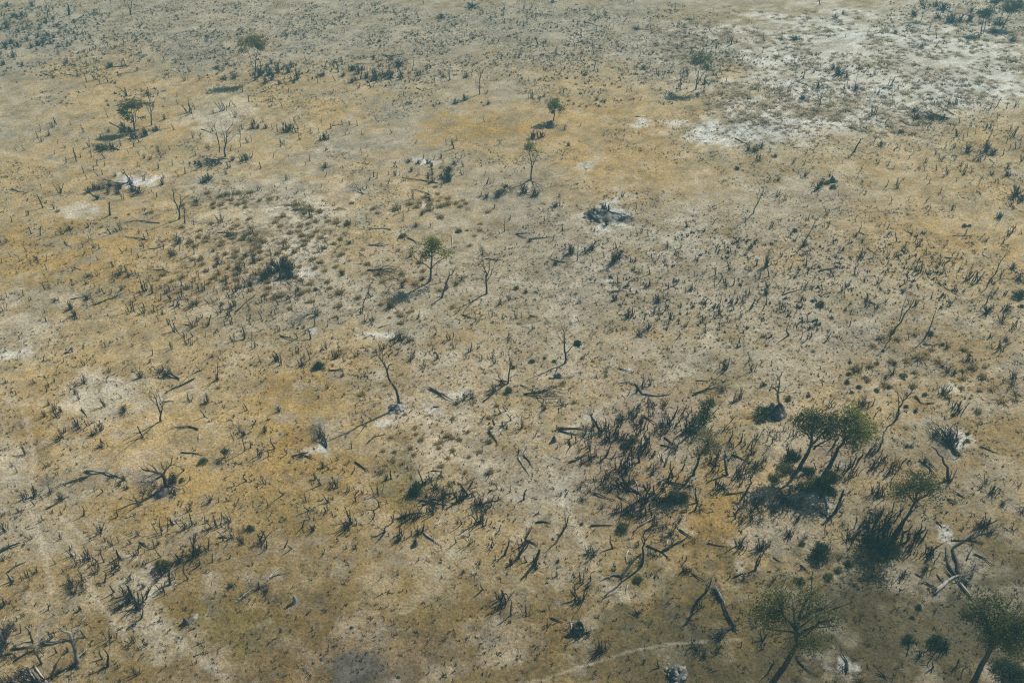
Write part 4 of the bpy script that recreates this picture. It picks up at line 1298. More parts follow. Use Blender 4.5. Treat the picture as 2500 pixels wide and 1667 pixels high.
live("large dark tree spreading twiggy limbs at the bottom edge", "large twiggy tree at the bottom edge", 'D3', [
    [.52, .12, -40, 1665, 60, 1540, 150, 1420, 220, 1290, 256, 1120, 282, 980, 332, 850, 402, 740], [.26, .05, 258, 1085, 200, 1000, 130, 900, 90, 800], [.2, .05, 256, 1105, 170, 1090, 60, 1080, -40, 1060], [.24, .05, 250, 1145, 352, 1080, 482, 1000, 605, 960],
    [.2, .04, 282, 985, 382, 930, 502, 890, 592, 868], [.2, .04, 262, 1060, 240, 960, 230, 860, 200, 760], [.16, .04, 230, 1250, 300, 1210, 400, 1180]],
    [(50, 850, 115, 90, .8), (120, 765, 130, 70, .7), (330, 730, 145, 85, .42), (450, 960, 165, 75, .6), (300, 1200, 160, 66, .95), (420, 850, 120, 70, .4), (115, 1000, 110, 70, .8), (-90, 1000, 95, 75, .8), (570, 1005, 100, 46, .7), (400, 1180, 80, 50, .8), (-60, 900, 90, 70, .8)], 67, tone='dusk', twigs=(4, 4))
live("large dark leafy tree in the bottom right corner", "dark leafy tree in the corner", 'D3', [
    [.46, .10, 1870, 1600, 1960, 1400, 2042, 1250, 2082, 1150, 2152, 1000, 2180, 920], [.24, .05, 2080, 1160, 2030, 1060, 1980, 960, 1940, 880], [.24, .05, 2082, 1150, 2180, 1110, 2290, 1060, 2370, 1030], [.14, .04, 2030, 1060, 1930, 1010, 1830, 950]],
    [(2000, 858, 150, 76, 1.1), (1940, 950, 120, 58, 1.), (2180, 1020, 150, 95, 1.2), (2100, 1150, 150, 80, 1.2), (2290, 1150, 120, 110, 1.2), (2010, 1050, 90, 66, 1.), (1802, 930, 46, 44, .7), (2360, 1050, 120, 100, 1.2), (2300, 1290, 110, 60, 1.)], 68, tone='dusk', twigs=(3, 4))
# ------------------------------------------------------------------ mounds, hollows, green bushes
def tp(t, *xy):
    return [tile(t, xy[i], xy[i + 1]) for i in range(0, len(xy), 2)]


make_mound(*tile('C1', 1300, 612), 46, 0.45, 'soil', "pale rubble mound of broken clods under the S-curved trunk", None, 48)
make_mound(*tile('C3', 60, 660), 56, 1.7, 'dark_soil', "dark earth mound, shade painted in, under the gnarled bare tree", None, 10)  # the mound's shade is put into its dark soil tone
make_mound(*tile('A2', 355, 1165), 26, 1.6, 'dark_soil', "dark mound under the small round green tree", None, 4)
make_mound(*tile('B2', 800, 415), 78, 0.5, 'dark_soil', "black burnt hollow with a pale crumbling rim", None, 14, name="burnt_hollow", hollow=1.0, clod_wood='soil')
make_mound(*tile('D2', 1510, 1480), 56, 0.9, 'dark_soil', "dark sunken mound in a white sand patch near the bottom edge", "dark mound in white sand", 26, clod_wood='soil')
make_mound(*tile('B3', 595, 100), 18, 1.3, 'dark_soil', "small teal-grey mound between two olive bushes", "small teal-grey mound", 3)
make_mound(*tile('C0', 1490, 1385), 40, 0.8, 'dark_soil', "low sooty mound under the big gnarled clawing tree", None, 8)
make_mound(*tile('D0', 1715, 1010), 20, 0.7, 'dark_soil', "small black burrow mound with a white lip", "black burrow with a white lip", 6, clod_wood='soil')
make_mound(*tile('D1', 360, 825), 14, 0.9, 'soil', "small white knob of earth on brown grass", "white knob of earth", 4)
make_mound(*tile('C2', 385, 915), 14, 0.9, 'dark_soil', "small dark triangular mound on the grey clearing", "dark triangular mound", 2)
make_mound(*tile('D2', 610, 1090), 34, 1.0, 'dark_soil', "broken grey mound with a dark burnt rim beside the trail", "broken grey mound by the trail", 12, hollow=1.0)
make_mound(*tile('D1', 1460, 300), 18, 0.6, 'dark_soil', "black burnt pit beside bent stumps", "black burnt pit", 4, hollow=1.0)
for i, (x, y, w) in enumerate([(610, 1345, 22), (450, 1445, 20), (970, 1172, 20), (1020, 1295, 24), (1240, 1248, 14), (1310, 1512, 20), (210, 1482, 18), (880, 1060, 20)]):
    o = make_mound(*tile('D1', x, y), w * 0.55, 0.15, 'dark_soil', "", None, 14, name="soil_heap")
    o["group"] = "small dark soil heaps on the brown grass"
    AUTO.append((o, "small dark crumbly soil heap", *tile('D1', x, y)))

make_bush(*tile('D3', 478, 400), 62, 'dark', 1.05, "round dense dark green bush on grey-brown grass", "round dense dark green bush")
make_bush(*tile('C0', 1590, 1285), 28, 'dark', 1.5, "upright dark green bush growing behind the gnarled clawing tree", None)
make_bush(*tile('B3', 2300, 1160), 32, 'dark', 1.0, "large dark green bush at the right edge of the plain", "dark green bush at the right edge")
make_bush(*tile('B3', 480, 1240), 23, 'dark', 0.9, "round dark green bush with a smaller bush beside it", "round bush with a smaller one")
make_bush(*tile('C1', 578, 235), 30, 'dark', 0.9, "dark rounded bush beside the leaning grey snag", "dark bush by the grey snag")
make_bush(*tile('C1', 1470, 1375), 42, 'dark', 1.1, "black-green bush under the single dead leader", None)
make_bush(*tile('D0', 1500, 520), 40, 'dusk', 1.1, "olive-green bush at the head of a row of stumps", "olive-green bush by the stumps")
make_bush(*tile('C1', 2320, 460), 22, 'dark', 1.1, "dark green bush at the foot of the twiggy tree", None)
make_bush(*tile('D3', 292, 640), 28, 'dark', 0.7, "small blackish bush below the round dense bush", None)
make_bush(*tile('D3', 1550, 1200), 46, 'dark', 1.0, "dark hazy bush at the lower right, wider of a pair", "wider dark hazy bush")
make_bush(*tile('D3', 1285, 1180), 26, 'dark', 1.4, "narrow dark bush at the lower right, slimmer of a pair", None)
make_bush(*tile('D2', 1010, 160), 34, 'dark', 0.8, "black bush beside the long half-bleached log", "black bush by the half-bleached log")
for t, x, y, w, tone in [('B2', 40, 1085, 13, 'dark'), ('A2', 2065, 1555, 15, 'dark'), ('A1', 1135, 385, 11, 'dark'), ('B3', 245, 555, 16, 'dark'), ('B3', 410, 1200, 11, 'dark'),
                         ('B3', 1805, 512, 13, 'dark'), ('B3', 1850, 510, 10, 'dark'), ('B3', 600, 160, 18, 'dusk'), ('B3', 540, 120, 16, 'dusk'), ('B3', 1490, 1500, 16, 'dusk'),
                         ('C3', 740, 300, 13, 'dark'), ('C3', 725, 380, 15, 'dark'), ('C3', 835, 420, 14, 'dark'), ('C3', 1055, 92, 10, 'dark'), ('C3', 995, 210, 14, 'dark'),
                         ('C3', 892, 335, 12, 'dusk'), ('C3', 1000, 450, 14, 'dusk'), ('C3', 770, 470, 11, 'dusk'), ('C3', 1112, 422, 14, 'dark'), ('C3', 752, 195, 11, 'dark'),
                         ('C3', 1268, 600, 14, 'dark'), ('C3', 1240, 320, 18, 'dusk'), ('C3', 1355, 645, 13, 'dark'), ('C3', 1440, 490, 12, 'dusk'), ('C3', 1830, 850, 13, 'dark'),
                         ('C3', 1830, 915, 13, 'dusk'), ('C3', 180, 530, 20, 'dusk'), ('C3', 370, 500, 12, 'dusk'), ('D3', 1382, 880, 17, 'dark'), ('D3', 1325, 970, 12, 'dark'),
                         ('D3', 310, 290, 18, 'dusk'), ('C2', 185, 190, 16, 'dusk'), ('C2', 300, 155, 10, 'dusk'), ('C2', 388, 185, 12, 'dusk'), ('C2', 10, 240, 14, 'dark'),
                         ('C2', 1110, 910, 26, 'dusk'), ('C2', 1040, 960, 26, 'dusk'), ('B3', 2330, 1250, 14, 'dark'), ('C0', 1870, 1110, 24, 'dusk'), ('D0', 2300, 160, 22, 'dusk'),
                         ('C3', 1700, 680, 14, 'dark'), ('C3', 1600, 30, 12, 'dark'), ('B1', 845, 495, 20, 'dusk'), ('B1', 1345, 605, 18, 'dusk'), ('B1', 1860, 560, 16, 'dusk'),
                         ('D2', 1150, 620, 24, 'dusk'), ('D2', 640, 110, 10, 'dusk'), ('D3', 740, 480, 22, 'dusk'), ('D3', 640, 540, 20, 'dusk'), ('D3', 560, 600, 24, 'dusk'),
                         ('C0', 1675, 1275, 16, 'dusk'), ('B1', 550, 1095, 13, 'dark'), ('B1', 385, 1450, 8, 'dark')]:
    make_bush(*tile(t, x, y), w, tone, 0.85)

# dark evergreen understorey below the big trees
for t, x, y, w, tone in [('C3', 370, 1200, 40, 'dark'), ('C3', 470, 1300, 50, 'dark'), ('C3', 585, 1250, 44, 'dark'), ('C3', 360, 1340, 44, 'dusk'), ('C3', 560, 1370, 40, 'dark'), ('C3', 160, 1180, 44, 'dusk'), ('C3', 60, 1260, 32, 'dusk'), ('C3', 230, 1050, 34, 'dark'),
                         ('C3', -40, 660, 46, 'dark'), ('C3', -70, 720, 30, 'dusk'), ('D3', 960, 260, 48, 'dusk'), ('D3', 1070, 350, 58, 'dark'), ('D3', 1160, 330, 40, 'dusk'), ('D3', 1000, 410, 36, 'dusk'), ('C2', 1470, 1450, 42, 'dusk'), ('C2', 1580, 1440, 34, 'dusk'), ('D3', 2180, 1450, 70, 'dark'), ('D3', 2300, 1510, 60, 'dark')]:
    make_bush(*tile(t, x, y), w, tone, 0.6)

# ------------------------------------------------------------------ fallen logs: tile, radius, wood, stubs, points
LOGS = [
    ('A0', .16, 'char', 3, 1180, 612, 1060, 618, 940, 600), ('A0', .12, 'char', 4, 400, 680, 470, 700, 540, 712), ('A0', .12, 'char', 4, 590, 682, 680, 700, 752, 716),
    ('A0', .09, 'char', 2, 1080, 690, 1230, 665, 1380, 640), ('A0', .13, 'char', 4, 1012, 1130, 1110, 1180, 1205, 1205), ('A0', .1, 'char', 1, 1240, 872, 1310, 868),
    ('A0', .13, 'char', 3, 1850, 1190, 1900, 1205, 1960, 1235), ('A0', .11, 'bark', 3, 1160, 880, 1130, 840, 1065, 792),
    ('A1', .13, 'char', 1, 48, 852, 150, 806), ('A1', .15, 'char', 0, 1478, 815, 1558, 842), ('A1', .13, 'char', 3, 1280, 116, 1140, 110), ('A1', .14, 'pale', 1, 1165, 462, 1150, 500, 1128, 528),
    ('A1', .1, 'mixed', 1, 1125, 535, 1090, 580, 1065, 598), ('A1', .13, 'char', 2, 920, 592, 1060, 592), ('A1', .12, 'char', 1, 700, 1160, 800, 1145), ('A1', .14, 'char', 1, 2110, 0, 2170, 40),
    ('A2', .16, 'char', 4, 665, 205, 740, 222, 810, 252), ('A2', .16, 'char', 4, 1105, 262, 1180, 272, 1258, 276), ('A2', .15, 'char', 4, 2050, 1275, 2110, 1305, 2180, 1335),
    ('A2', .13, 'char', 2, 1140, 1074, 1245, 1082), ('A3', .14, 'char', 3, 2010, 182, 2170, 180, 2340, 192), ('A3', .15, 'char', 4, 2030, 270, 2160, 330, 2310, 410),
    ('A3', .14, 'char', 4, 1705, 1058, 1640, 1020, 1580, 985, 1545, 940), ('A3', .12, 'char', 2, 1240, 985, 1345, 1022), ('A3', .14, 'char', 3, 1220, 1112, 1280, 1150, 1350, 1160),
    ('A3', .1, 'char', 2, 205, 1340, 240, 1330, 272, 1322), ('A3', .1, 'char', 1, 235, 1360, 332, 1358), ('A3', .11, 'char', 3, 1290, 426, 1360, 425, 1430, 392), ('A3', .1, 'char', 2, 2035, 1465, 2075, 1500, 2060, 1550),
    ('A3', .15, 'char', 3, 1440, 1030, 1540, 1075, 1660, 1090), ('A3', .12, 'char', 2, 270, 755, 390, 800), ('A3', .11, 'char', 2, 800, 805, 890, 830),
    ('B0', .17, 'char', 4, 1170, 112, 1100, 140, 1000, 136, 930, 118), ('B0', .14, 'char', 4, 1198, 130, 1280, 162), ('B0', .15, 'char', 2, 1460, 484, 1290, 462, 1200, 470, 1140, 486),
    ('B0', .14, 'char', 2, 1335, 634, 1240, 620, 1145, 606), ('B0', .15, 'char', 1, 1540, 932, 1460, 915, 1388, 908), ('B0', .12, 'char', 1, 2170, 932, 2290, 910), ('B0', .17, 'char', 4, 2170, 1295, 2250, 1220, 2345, 1148),
    ('B0', .12, 'char', 3, 1380, 720, 1450, 712, 1535, 682), ('B0', .12, 'char', 3, 660, 1180, 760, 1165, 850, 1120), ('B0', .14, 'char', 3, 900, 1220, 1040, 1170, 1160, 1110), ('B0', .11, 'char', 2, 590, 650, 620, 690, 660, 715),
    ('B0', .1, 'char', 1, 690, 895, 750, 916), ('B0', .12, 'char', 3, 110, 170, 170, 195, 230, 195), ('B0', .13, 'char', 3, 2010, 572, 2150, 575, 2330, 580), ('B0', .1, 'bark', 2, 830, 210, 900, 245, 1060, 285),
    ('B0', .09, 'pale', 0, 1395, 165, 1412, 210), ('B0', .11, 'char', 1, 1700, 1415, 1790, 1422),
    ('B1', .13, 'char', 2, 360, 322, 180, 322), ('B1', .11, 'char', 1, 180, 430, 322, 424), ('B1', .14, 'char', 3, 1230, 542, 1090, 535, 940, 540), ('B1', .15, 'char', 2, 1395, 620, 1450, 645, 1512, 690),
    ('B1', .16, 'char', 4, 1660, 116, 1540, 95, 1420, 80, 1340, 66), ('B1', .15, 'char', 1, 1590, 222, 1510, 192, 1440, 175), ('B1', .12, 'pale', 1, 1250, 320, 1300, 290, 1355, 265), ('B1', .1, 'bark', 0, 1260, 415, 1372, 374),
    ('B1', .11, 'pale', 1, 1800, 682, 1800, 610, 1825, 562), ('B1', .09, 'pale', 0, 855, 662, 866, 598), ('B1', .09, 'mixed', 0, 1188, 1088, 1226, 1022), ('B1', .13, 'char', 0, 1895, 1325, 2015, 1366), ('B1', .15, 'char', 1, 230, 1520, 400, 1562),
    ('B1', .15, 'pale', 2, 1000, 1538, 1045, 1512, 1060, 1510, 1102, 1546), ('B1', .12, 'mixed', 2, 1130, 1442, 1222, 1414), ('B1', .12, 'char', 2, 720, 755, 745, 715, 775, 688), ('B1', .1, 'char', 1, 950, 755, 1020, 800),
    ('B1', .1, 'char', 1, 750, 345, 835, 362), ('B1', .13, 'char', 3, 1040, 685, 1110, 690, 1190, 690), ('B1', .14, 'char', 2, 2110, 812, 2265, 820), ('B1', .1, 'bark', 1, 285, 1020, 335, 1068), ('B1', .12, 'pale', 1, 500, 812, 548, 872),
    ('B2', .2, 'char', 4, 890, 385, 990, 402, 1110, 440), ('B2', .16, 'char', 2, 885, 395, 930, 440, 1060, 482), ('B2', .14, 'char', 2, 880, 395, 862, 455, 850, 522), ('B2', .13, 'char', 2, 878, 392, 835, 440, 795, 472),
    ('B2', .13, 'char', 1, 40, 582, 105, 578, 170, 576), ('B2', .13, 'char', 1, 40, 585, 90, 612, 140, 632), ('B2', .15, 'char', 4, 170, 628, 280, 622, 385, 608), ('B2', .15, 'char', 3, 480, 842, 400, 828, 330, 800),
    ('B2', .2, 'mixed', 2, 910, 1118, 990, 1102, 1085, 1090), ('B2', .15, 'mixed', 3, 960, 1182, 985, 1110, 1012, 1020), ('B2', .1, 'char', 2, 2140, 905, 2190, 925), ('B2', .12, 'char', 0, 170, 1332, 245, 1352),
    ('B3', .12, 'mixed', 0, 118, 715, 195, 665, 272, 620), ('B3', .15, 'char', 4, 470, 925, 560, 905, 660, 890), ('B3', .13, 'char', 2, 1565, 1030, 1640, 1090, 1742, 1152), ('B3', .1, 'char', 3, 1700, 600, 1810, 602, 1912, 588),
    ('B3', .12, 'char', 1, 835, 566, 912, 600), ('B3', .12, 'char', 2, 140, 1142, 240, 1110, 345, 1078), ('B3', .14, 'char', 2, 940, 1210, 1022, 1242), ('B3', .13, 'char', 1, 1230, 1100, 1372, 1152), ('B3', .11, 'char', 1, 1970, 775, 2030, 812),
    ('B3', .13, 'char', 3, 1630, 800, 1720, 812, 1800, 808), ('B3', .12, 'mixed', 1, 2205, 560, 2225, 500, 2240, 480), ('B3', .1, 'char', 1, 540, 478, 630, 522), ('B3', .1, 'char', 1, 910, 715, 1000, 778),
    ('C0', .2, 'char', 4, 1775, 350, 1690, 395, 1600, 430, 1510, 482), ('C0', .1, 'mixed', 1, 1040, 305, 1120, 255, 1212, 178), ('C0', .14, 'pale', 1, 1128, 848, 1172, 808), ('C0', .1, 'pale', 0, 1826, 905, 1836, 828),
    ('C0', .17, 'char', 3, 1812, 805, 1740, 782, 1660, 788, 1570, 798), ('C0', .12, 'char', 2, 1668, 1020, 1770, 1022, 1862, 1048), ('C0', .22, 'mixed', 4, 800, 1196, 930, 1202, 1060, 1232, 1172, 1275),
    ('C0', .2, 'bark', 4, 812, 1240, 680, 1282, 510, 1342), ('C0', .16, 'bark', 2, 440, 1532, 530, 1480, 612, 1430), ('C0', .12, 'char', 1, 1510, 555, 1600, 548), ('C0', .1, 'char', 0, 1500, 342, 1560, 342), ('C0', .12, 'char', 2, 1840, 268, 1760, 305),
    ('C0', .14, 'char', 2, 605, 108, 660, 62, 675, 95), ('C0', .12, 'char', 1, 610, 110, 675, 92), ('C0', .13, 'char', 2, 750, 625, 800, 690), ('C0', .12, 'mixed', 1, 840, 750, 895, 690), ('C0', .1, 'char', 1, 925, 905, 965, 940), ('C0', .12, 'mixed', 1, 1640, 420, 1735, 318),
    ('C1', .24, 'bark', 2, 1600, 436, 1700, 490, 1800, 542), ('C1', .11, 'mixed', 1, 1850, 615, 1900, 530), ('C1', .13, 'char', 1, 450, 1052, 560, 1086), ('C1', .15, 'char', 3, 350, 1052, 420, 1030, 482, 1018), ('C1', .13, 'char', 2, 650, 965, 640, 905, 590, 800),
    ('C1', .14, 'char', 3, 2090, 552, 2190, 470, 2272, 410), ('C1', .17, 'char', 3, 1722, 1520, 1720, 1430, 1722, 1335), ('C1', .15, 'char', 2, 1510, 1460, 1640, 1480, 1755, 1502), ('C1', .15, 'char', 2, 1740, 1402, 1820, 1390), ('C1', .14, 'char', 1, 1905, 1422, 1960, 1402, 2035, 1374),
    ('C1', .11, 'char', 1, 1620, 1186, 1710, 1190), ('C1', .13, 'mixed', 1, 980, 765, 1030, 782), ('C1', .14, 'char', 3, 920, 1115, 1000, 1170, 1040, 1190), ('C1', .1, 'pale', 0, 1130, 330, 1148, 300), ('C1', .15, 'char', 2, 690, 268, 800, 255), ('C1', .13, 'bark', 3, 1030, 925, 1090, 875, 1190, 850),
    ('C1', .14, 'char', 3, 2030, 1500, 2140, 1470, 2260, 1440), ('C1', .16, 'char', 2, 2140, 830, 2180, 880, 2220, 940), ('C1', .13, 'char', 1, 2190, 760, 2175, 720, 2205, 680), ('C1', .13, 'char', 1, 1640, 600, 1685, 600),
    ('C2', .13, 'char', 1, 345, 340, 450, 336, 552, 330), ('C2', .12, 'pale', 0, 45, 412, 97, 355), ('C2', .1, 'char', 0, 80, 402, 172, 442), ('C2', .14, 'char', 1, 990, 252, 1050, 270, 1115, 290), ('C2', .2, 'bark', 3, 440, 800, 600, 802, 752, 818),
    ('C2', .15, 'char', 2, 440, 820, 560, 850, 610, 862), ('C2', .18, 'char', 2, 524, 915, 540, 965, 505, 1015), ('C2', .18, 'char', 2, 540, 1105, 620, 1075, 690, 1042), ('C2', .15, 'char', 1, 800, 805, 742, 712, 698, 645), ('C2', .17, 'char', 3, 1210, 690, 1260, 720, 1335, 765),
    ('C2', .2, 'char', 1, 1430, 1290, 1540, 1315, 1662, 1336), ('C2', .13, 'mixed', 0, 1126, 1275, 1162, 1378), ('C2', .18, 'bark', 2, 752, 1395, 840, 1425, 922, 1455), ('C2', .12, 'pale', 0, 905, 1075, 1000, 1044), ('C2', .14, 'char', 1, 1212, 1325, 1275, 1425),
    ('C2', .13, 'char', 2, 1400, 882, 1460, 930, 1535, 975), ('C2', .13, 'char', 2, 1370, 950, 1430, 965, 1485, 985), ('C2', .15, 'char', 2, 1400, 1145, 1430, 1060, 1485, 988), ('C2', .13, 'mixed', 0, 60, 1058, 110, 1160, 165, 1232), ('C2', .12, 'char', 1, 108, 1045, 150, 1090, 192, 1165),
    ('C2', .19, 'mixed', 4, 1195, 482, 1140, 400, 1070, 378, 930, 382), ('C2', .17, 'mixed', 3, 1205, 486, 1350, 500, 1440, 488, 1502, 408), ('C2', .16, 'bark', 1, 1965, 1402, 2145, 1378), ('C2', .14, 'char', 2, 2020, 1042, 2110, 1080, 2200, 1120), ('C2', .13, 'char', 2, 970, 1425, 1080, 1480),
    ('C2', .15, 'char', 3, 1000, 1300, 1070, 1300, 1135, 1302), ('C2', .16, 'mixed', 2, 1290, 1440, 1330, 1405), ('C2', .15, 'char', 1, 2210, 1480, 2270, 1568), ('C2', .13, 'mixed', 1, 830, 1120, 790, 1230), ('C2', .09, 'mixed', 0, 1430, 1600, 1415, 1520),
    ('C2', .14, 'char', 2, 2060, 1200, 2140, 1090, 2240, 930), ('C2', .12, 'char', 1, 1700, 360, 1800, 362), ('C2', .13, 'mixed', 1, 1880, 1290, 1990, 1370), ('C2', .14, 'mixed', 1, 1010, 1560, 1035, 1515),
    ('C3', .22, 'pale', 1, 545, 1600, 542, 1490, 520, 1425, 498, 1405), ('C3', .14, 'char', 0, 1965, 970, 2040, 1000, 2128, 1036), ('C3', .16, 'char', 1, 1390, 1092, 1490, 1170, 1540, 1242), ('C3', .16, 'char', 1, 1740, 1400, 1812, 1440), ('C3', .16, 'char', 2, 1655, 1452, 1740, 1490),
    ('C3', .16, 'char', 1, 1355, 505, 1395, 560, 1440, 582), ('C3', .15, 'char', 2, 1460, 570, 1525, 568), ('C3', .13, 'char', 2, 1430, 25, 1550, 35), ('C3', .13, 'char', 1, 1480, 1120, 1560, 1195), ('C3', .13, 'mixed', 1, 40, 1320, 170, 1265),
    ('D0', .3, 'bark', 2, -60, 395, 20, 360, 100, 322, 190, 292), ('D0', .13, 'char', 1, 75, 552, 140, 500, 242, 455), ('D0', .15, 'pale', 1, 2185, 812, 2250, 760, 2335, 698), ('D0', .13, 'char', 1, 1290, 282, 1372, 332), ('D0', .2, 'bark', 2, 410, 1208, 520, 1200, 610, 1185),
    ('D0', .13, 'pale', 2, 260, 1440, 330, 1560), ('D0', .13, 'pale', 2, 330, 1430, 390, 1510, 440, 1568), ('D0', .12, 'pale', 2, 0, 1460, 60, 1420), ('D0', .1, 'pale', 0, 605, 1455, 590, 1480), ('D0', .16, 'char', 3, 150, 1355, 240, 1300, 330, 1265), ('D0', .15, 'char', 2, 130, 1260, 320, 1240),
    ('D0', .12, 'mixed', 0, 1180, 1060, 1240, 1015), ('D0', .12, 'mixed', 0, 2090, 260, 2160, 215), ('D0', .12, 'pale', 1, 30, 1010, 55, 955), ('D0', .13, 'char', 2, 2020, 235, 2100, 240), ('D0', .14, 'char', 2, 100, 1300, 40, 1310),
    ('D1', .14, 'pale', 1, 105, 632, 150, 572, 232, 508), ('D1', .14, 'mixed', 1, 125, 612, 200, 572, 318, 550), ('D1', .15, 'mixed', 1, 1545, 195, 1620, 250, 1710, 315), ('D1', .15, 'pale', 1, 1650, 130, 1690, 60, 1725, 15), ('D1', .18, 'char', 3, 1320, 60, 1420, 20, 1540, 10), ('D1', .12, 'char', 1, 1180, 180, 1110, 222, 1055, 240),
    ('D2', .15, 'char', 2, 1240, 310, 1320, 345, 1380, 372, 1452, 436), ('D2', .18, 'char', 1, 1380, 362, 1490, 300, 1605, 234), ('D2', .13, 'pale', 0, 1416, 312, 1472, 198), ('D2', .13, 'pale', 0, 1066, 358, 1043, 408, 1056, 458), ('D2', .24, 'char', 2, 1010, 592, 1080, 490, 1150, 412, 1192, 398),
    ('D2', .18, 'mixed', 3, 1010, 590, 930, 578, 810, 632), ('D2', .12, 'pale', 1, 1048, 712, 1078, 636), ('D2', .1, 'pale', 0, 1000, 682, 1015, 650), ('D2', .3, 'bark', 1, 2040, 1060, 1990, 970, 1930, 822), ('D2', .3, 'mixed', 3, 1925, 815, 1890, 740, 1862, 690), ('D2', .18, 'mixed', 2, 1170, 130, 1250, 82, 1392, 48),
    ('D2', .15, 'char', 1, 725, 125, 820, 122, 918, 124), ('D2', .15, 'char', 2, 230, 95, 300, 92, 355, 108), ('D2', .15, 'char', 1, 1540, 168, 1600, 205, 1650, 235), ('D2', .15, 'bark', 1, 1310, 600, 1335, 545, 1372, 512), ('D2', .13, 'char', 1, 360, 975, 470, 1015), ('D2', .1, 'pale', 0, 724, 590, 722, 628), ('D2', .15, 'char', 1, 2050, 595, 2100, 570, 2165, 605),
    ('D2', .12, 'char', 1, 1660, 570, 1780, 640), ('D2', .14, 'char', 1, 140, 265, 200, 290, 240, 315), ('D2', .12, 'pale', 0, 540, 1020, 545, 1090), ('D2', .14, 'char', 1, 1800, 290, 1970, 320),
    ('D3', .3, 'pale', 2, 1545, 732, 1620, 662, 1690, 612, 1755, 590, 1832, 640), ('D3', .22, 'bark', 1, 1720, 588, 1650, 480, 1630, 322), ('D3', .24, 'bark', 2, 1742, 580, 1712, 420, 1690, 342, 1800, 270, 1892, 212), ('D3', .16, 'bark', 2, 1850, 245, 1950, 205, 2062, 182, 2112, 104), ('D3', .15, 'bark', 1, 1700, 262, 1840, 252),
    ('D3', .13, 'bark', 1, 1850, 260, 1985, 292), ('D3', .22, 'mixed', 2, 1760, 660, 1830, 742, 1892, 815), ('D3', .13, 'char', 0, 1450, 652, 1552, 702), ('D3', .15, 'char', 1, 1680, 600, 1620, 538), ('D3', .15, 'char', 1, 1900, 390, 1990, 430, 2060, 492), ('D3', .15, 'char', 1, 270, 1350, 330, 1420, 405, 1482), ('D3', .2, 'char', 0, 1050, 1490, 1098, 1532),
    ('D3', .13, 'char', 0, 300, 490, 372, 555), ('D3', .12, 'char', 0, 60, 425, 115, 460), ('D3', .2, 'char', 1, 722, 1455, 722, 1375, 670, 1298), ('D3', .14, 'char', 1, 930, 0, 1010, 45), ('D3', .12, 'char', 1, 1825, 435, 1892, 312), ('D3', .12, 'char', 0, 1365, 575, 1432, 608), ('D3', .16, 'char', 1, 500, 20, 580, 50, 620, 10), ('D3', .12, 'char', 1, 1560, 590, 1605, 645), ('D3', .12, 'char', 0, 1550, 95, 1600, 145),
]
LOG_MARKS = {('D3', 1545): ("long bleached fallen trunk at the lower right of the plain", "long bleached fallen trunk"),
             ('C1', 1600): ("thick straight grey log lying slantwise in mid plain", "thick straight grey log"),
             ('D0', -60): ("thick dark log entering at the left edge of the plain", "thick log at the left edge"),
             ('B2', 910): ("weathered log crossed by another in an X", "logs crossed in an X"),
             ('C0', 1775): ("long charred log pointing at the small bare umbrella tree", None),
             ('C3', 545): ("white curved fallen limb below the large forked olive tree", "white curved limb"),
             ('D2', 2040): ("thick dark fallen trunk pointing at the bottom right", "thick trunk pointing bottom right"),
             ('D0', 2185): ("thin bleached stick on a dark burnt spot", "bleached stick on a burnt spot"),
             ('C0', 800): ("weathered fallen trunk with a broken butt on the left plain", "weathered trunk with broken butt")}
for L_ in LOGS:
    lab, mk = LOG_MARKS.get((L_[0], L_[4]), (None, None))
    make_log(tp(L_[0], *L_[4:]), L_[1], L_[2], L_[3], lab, mk)

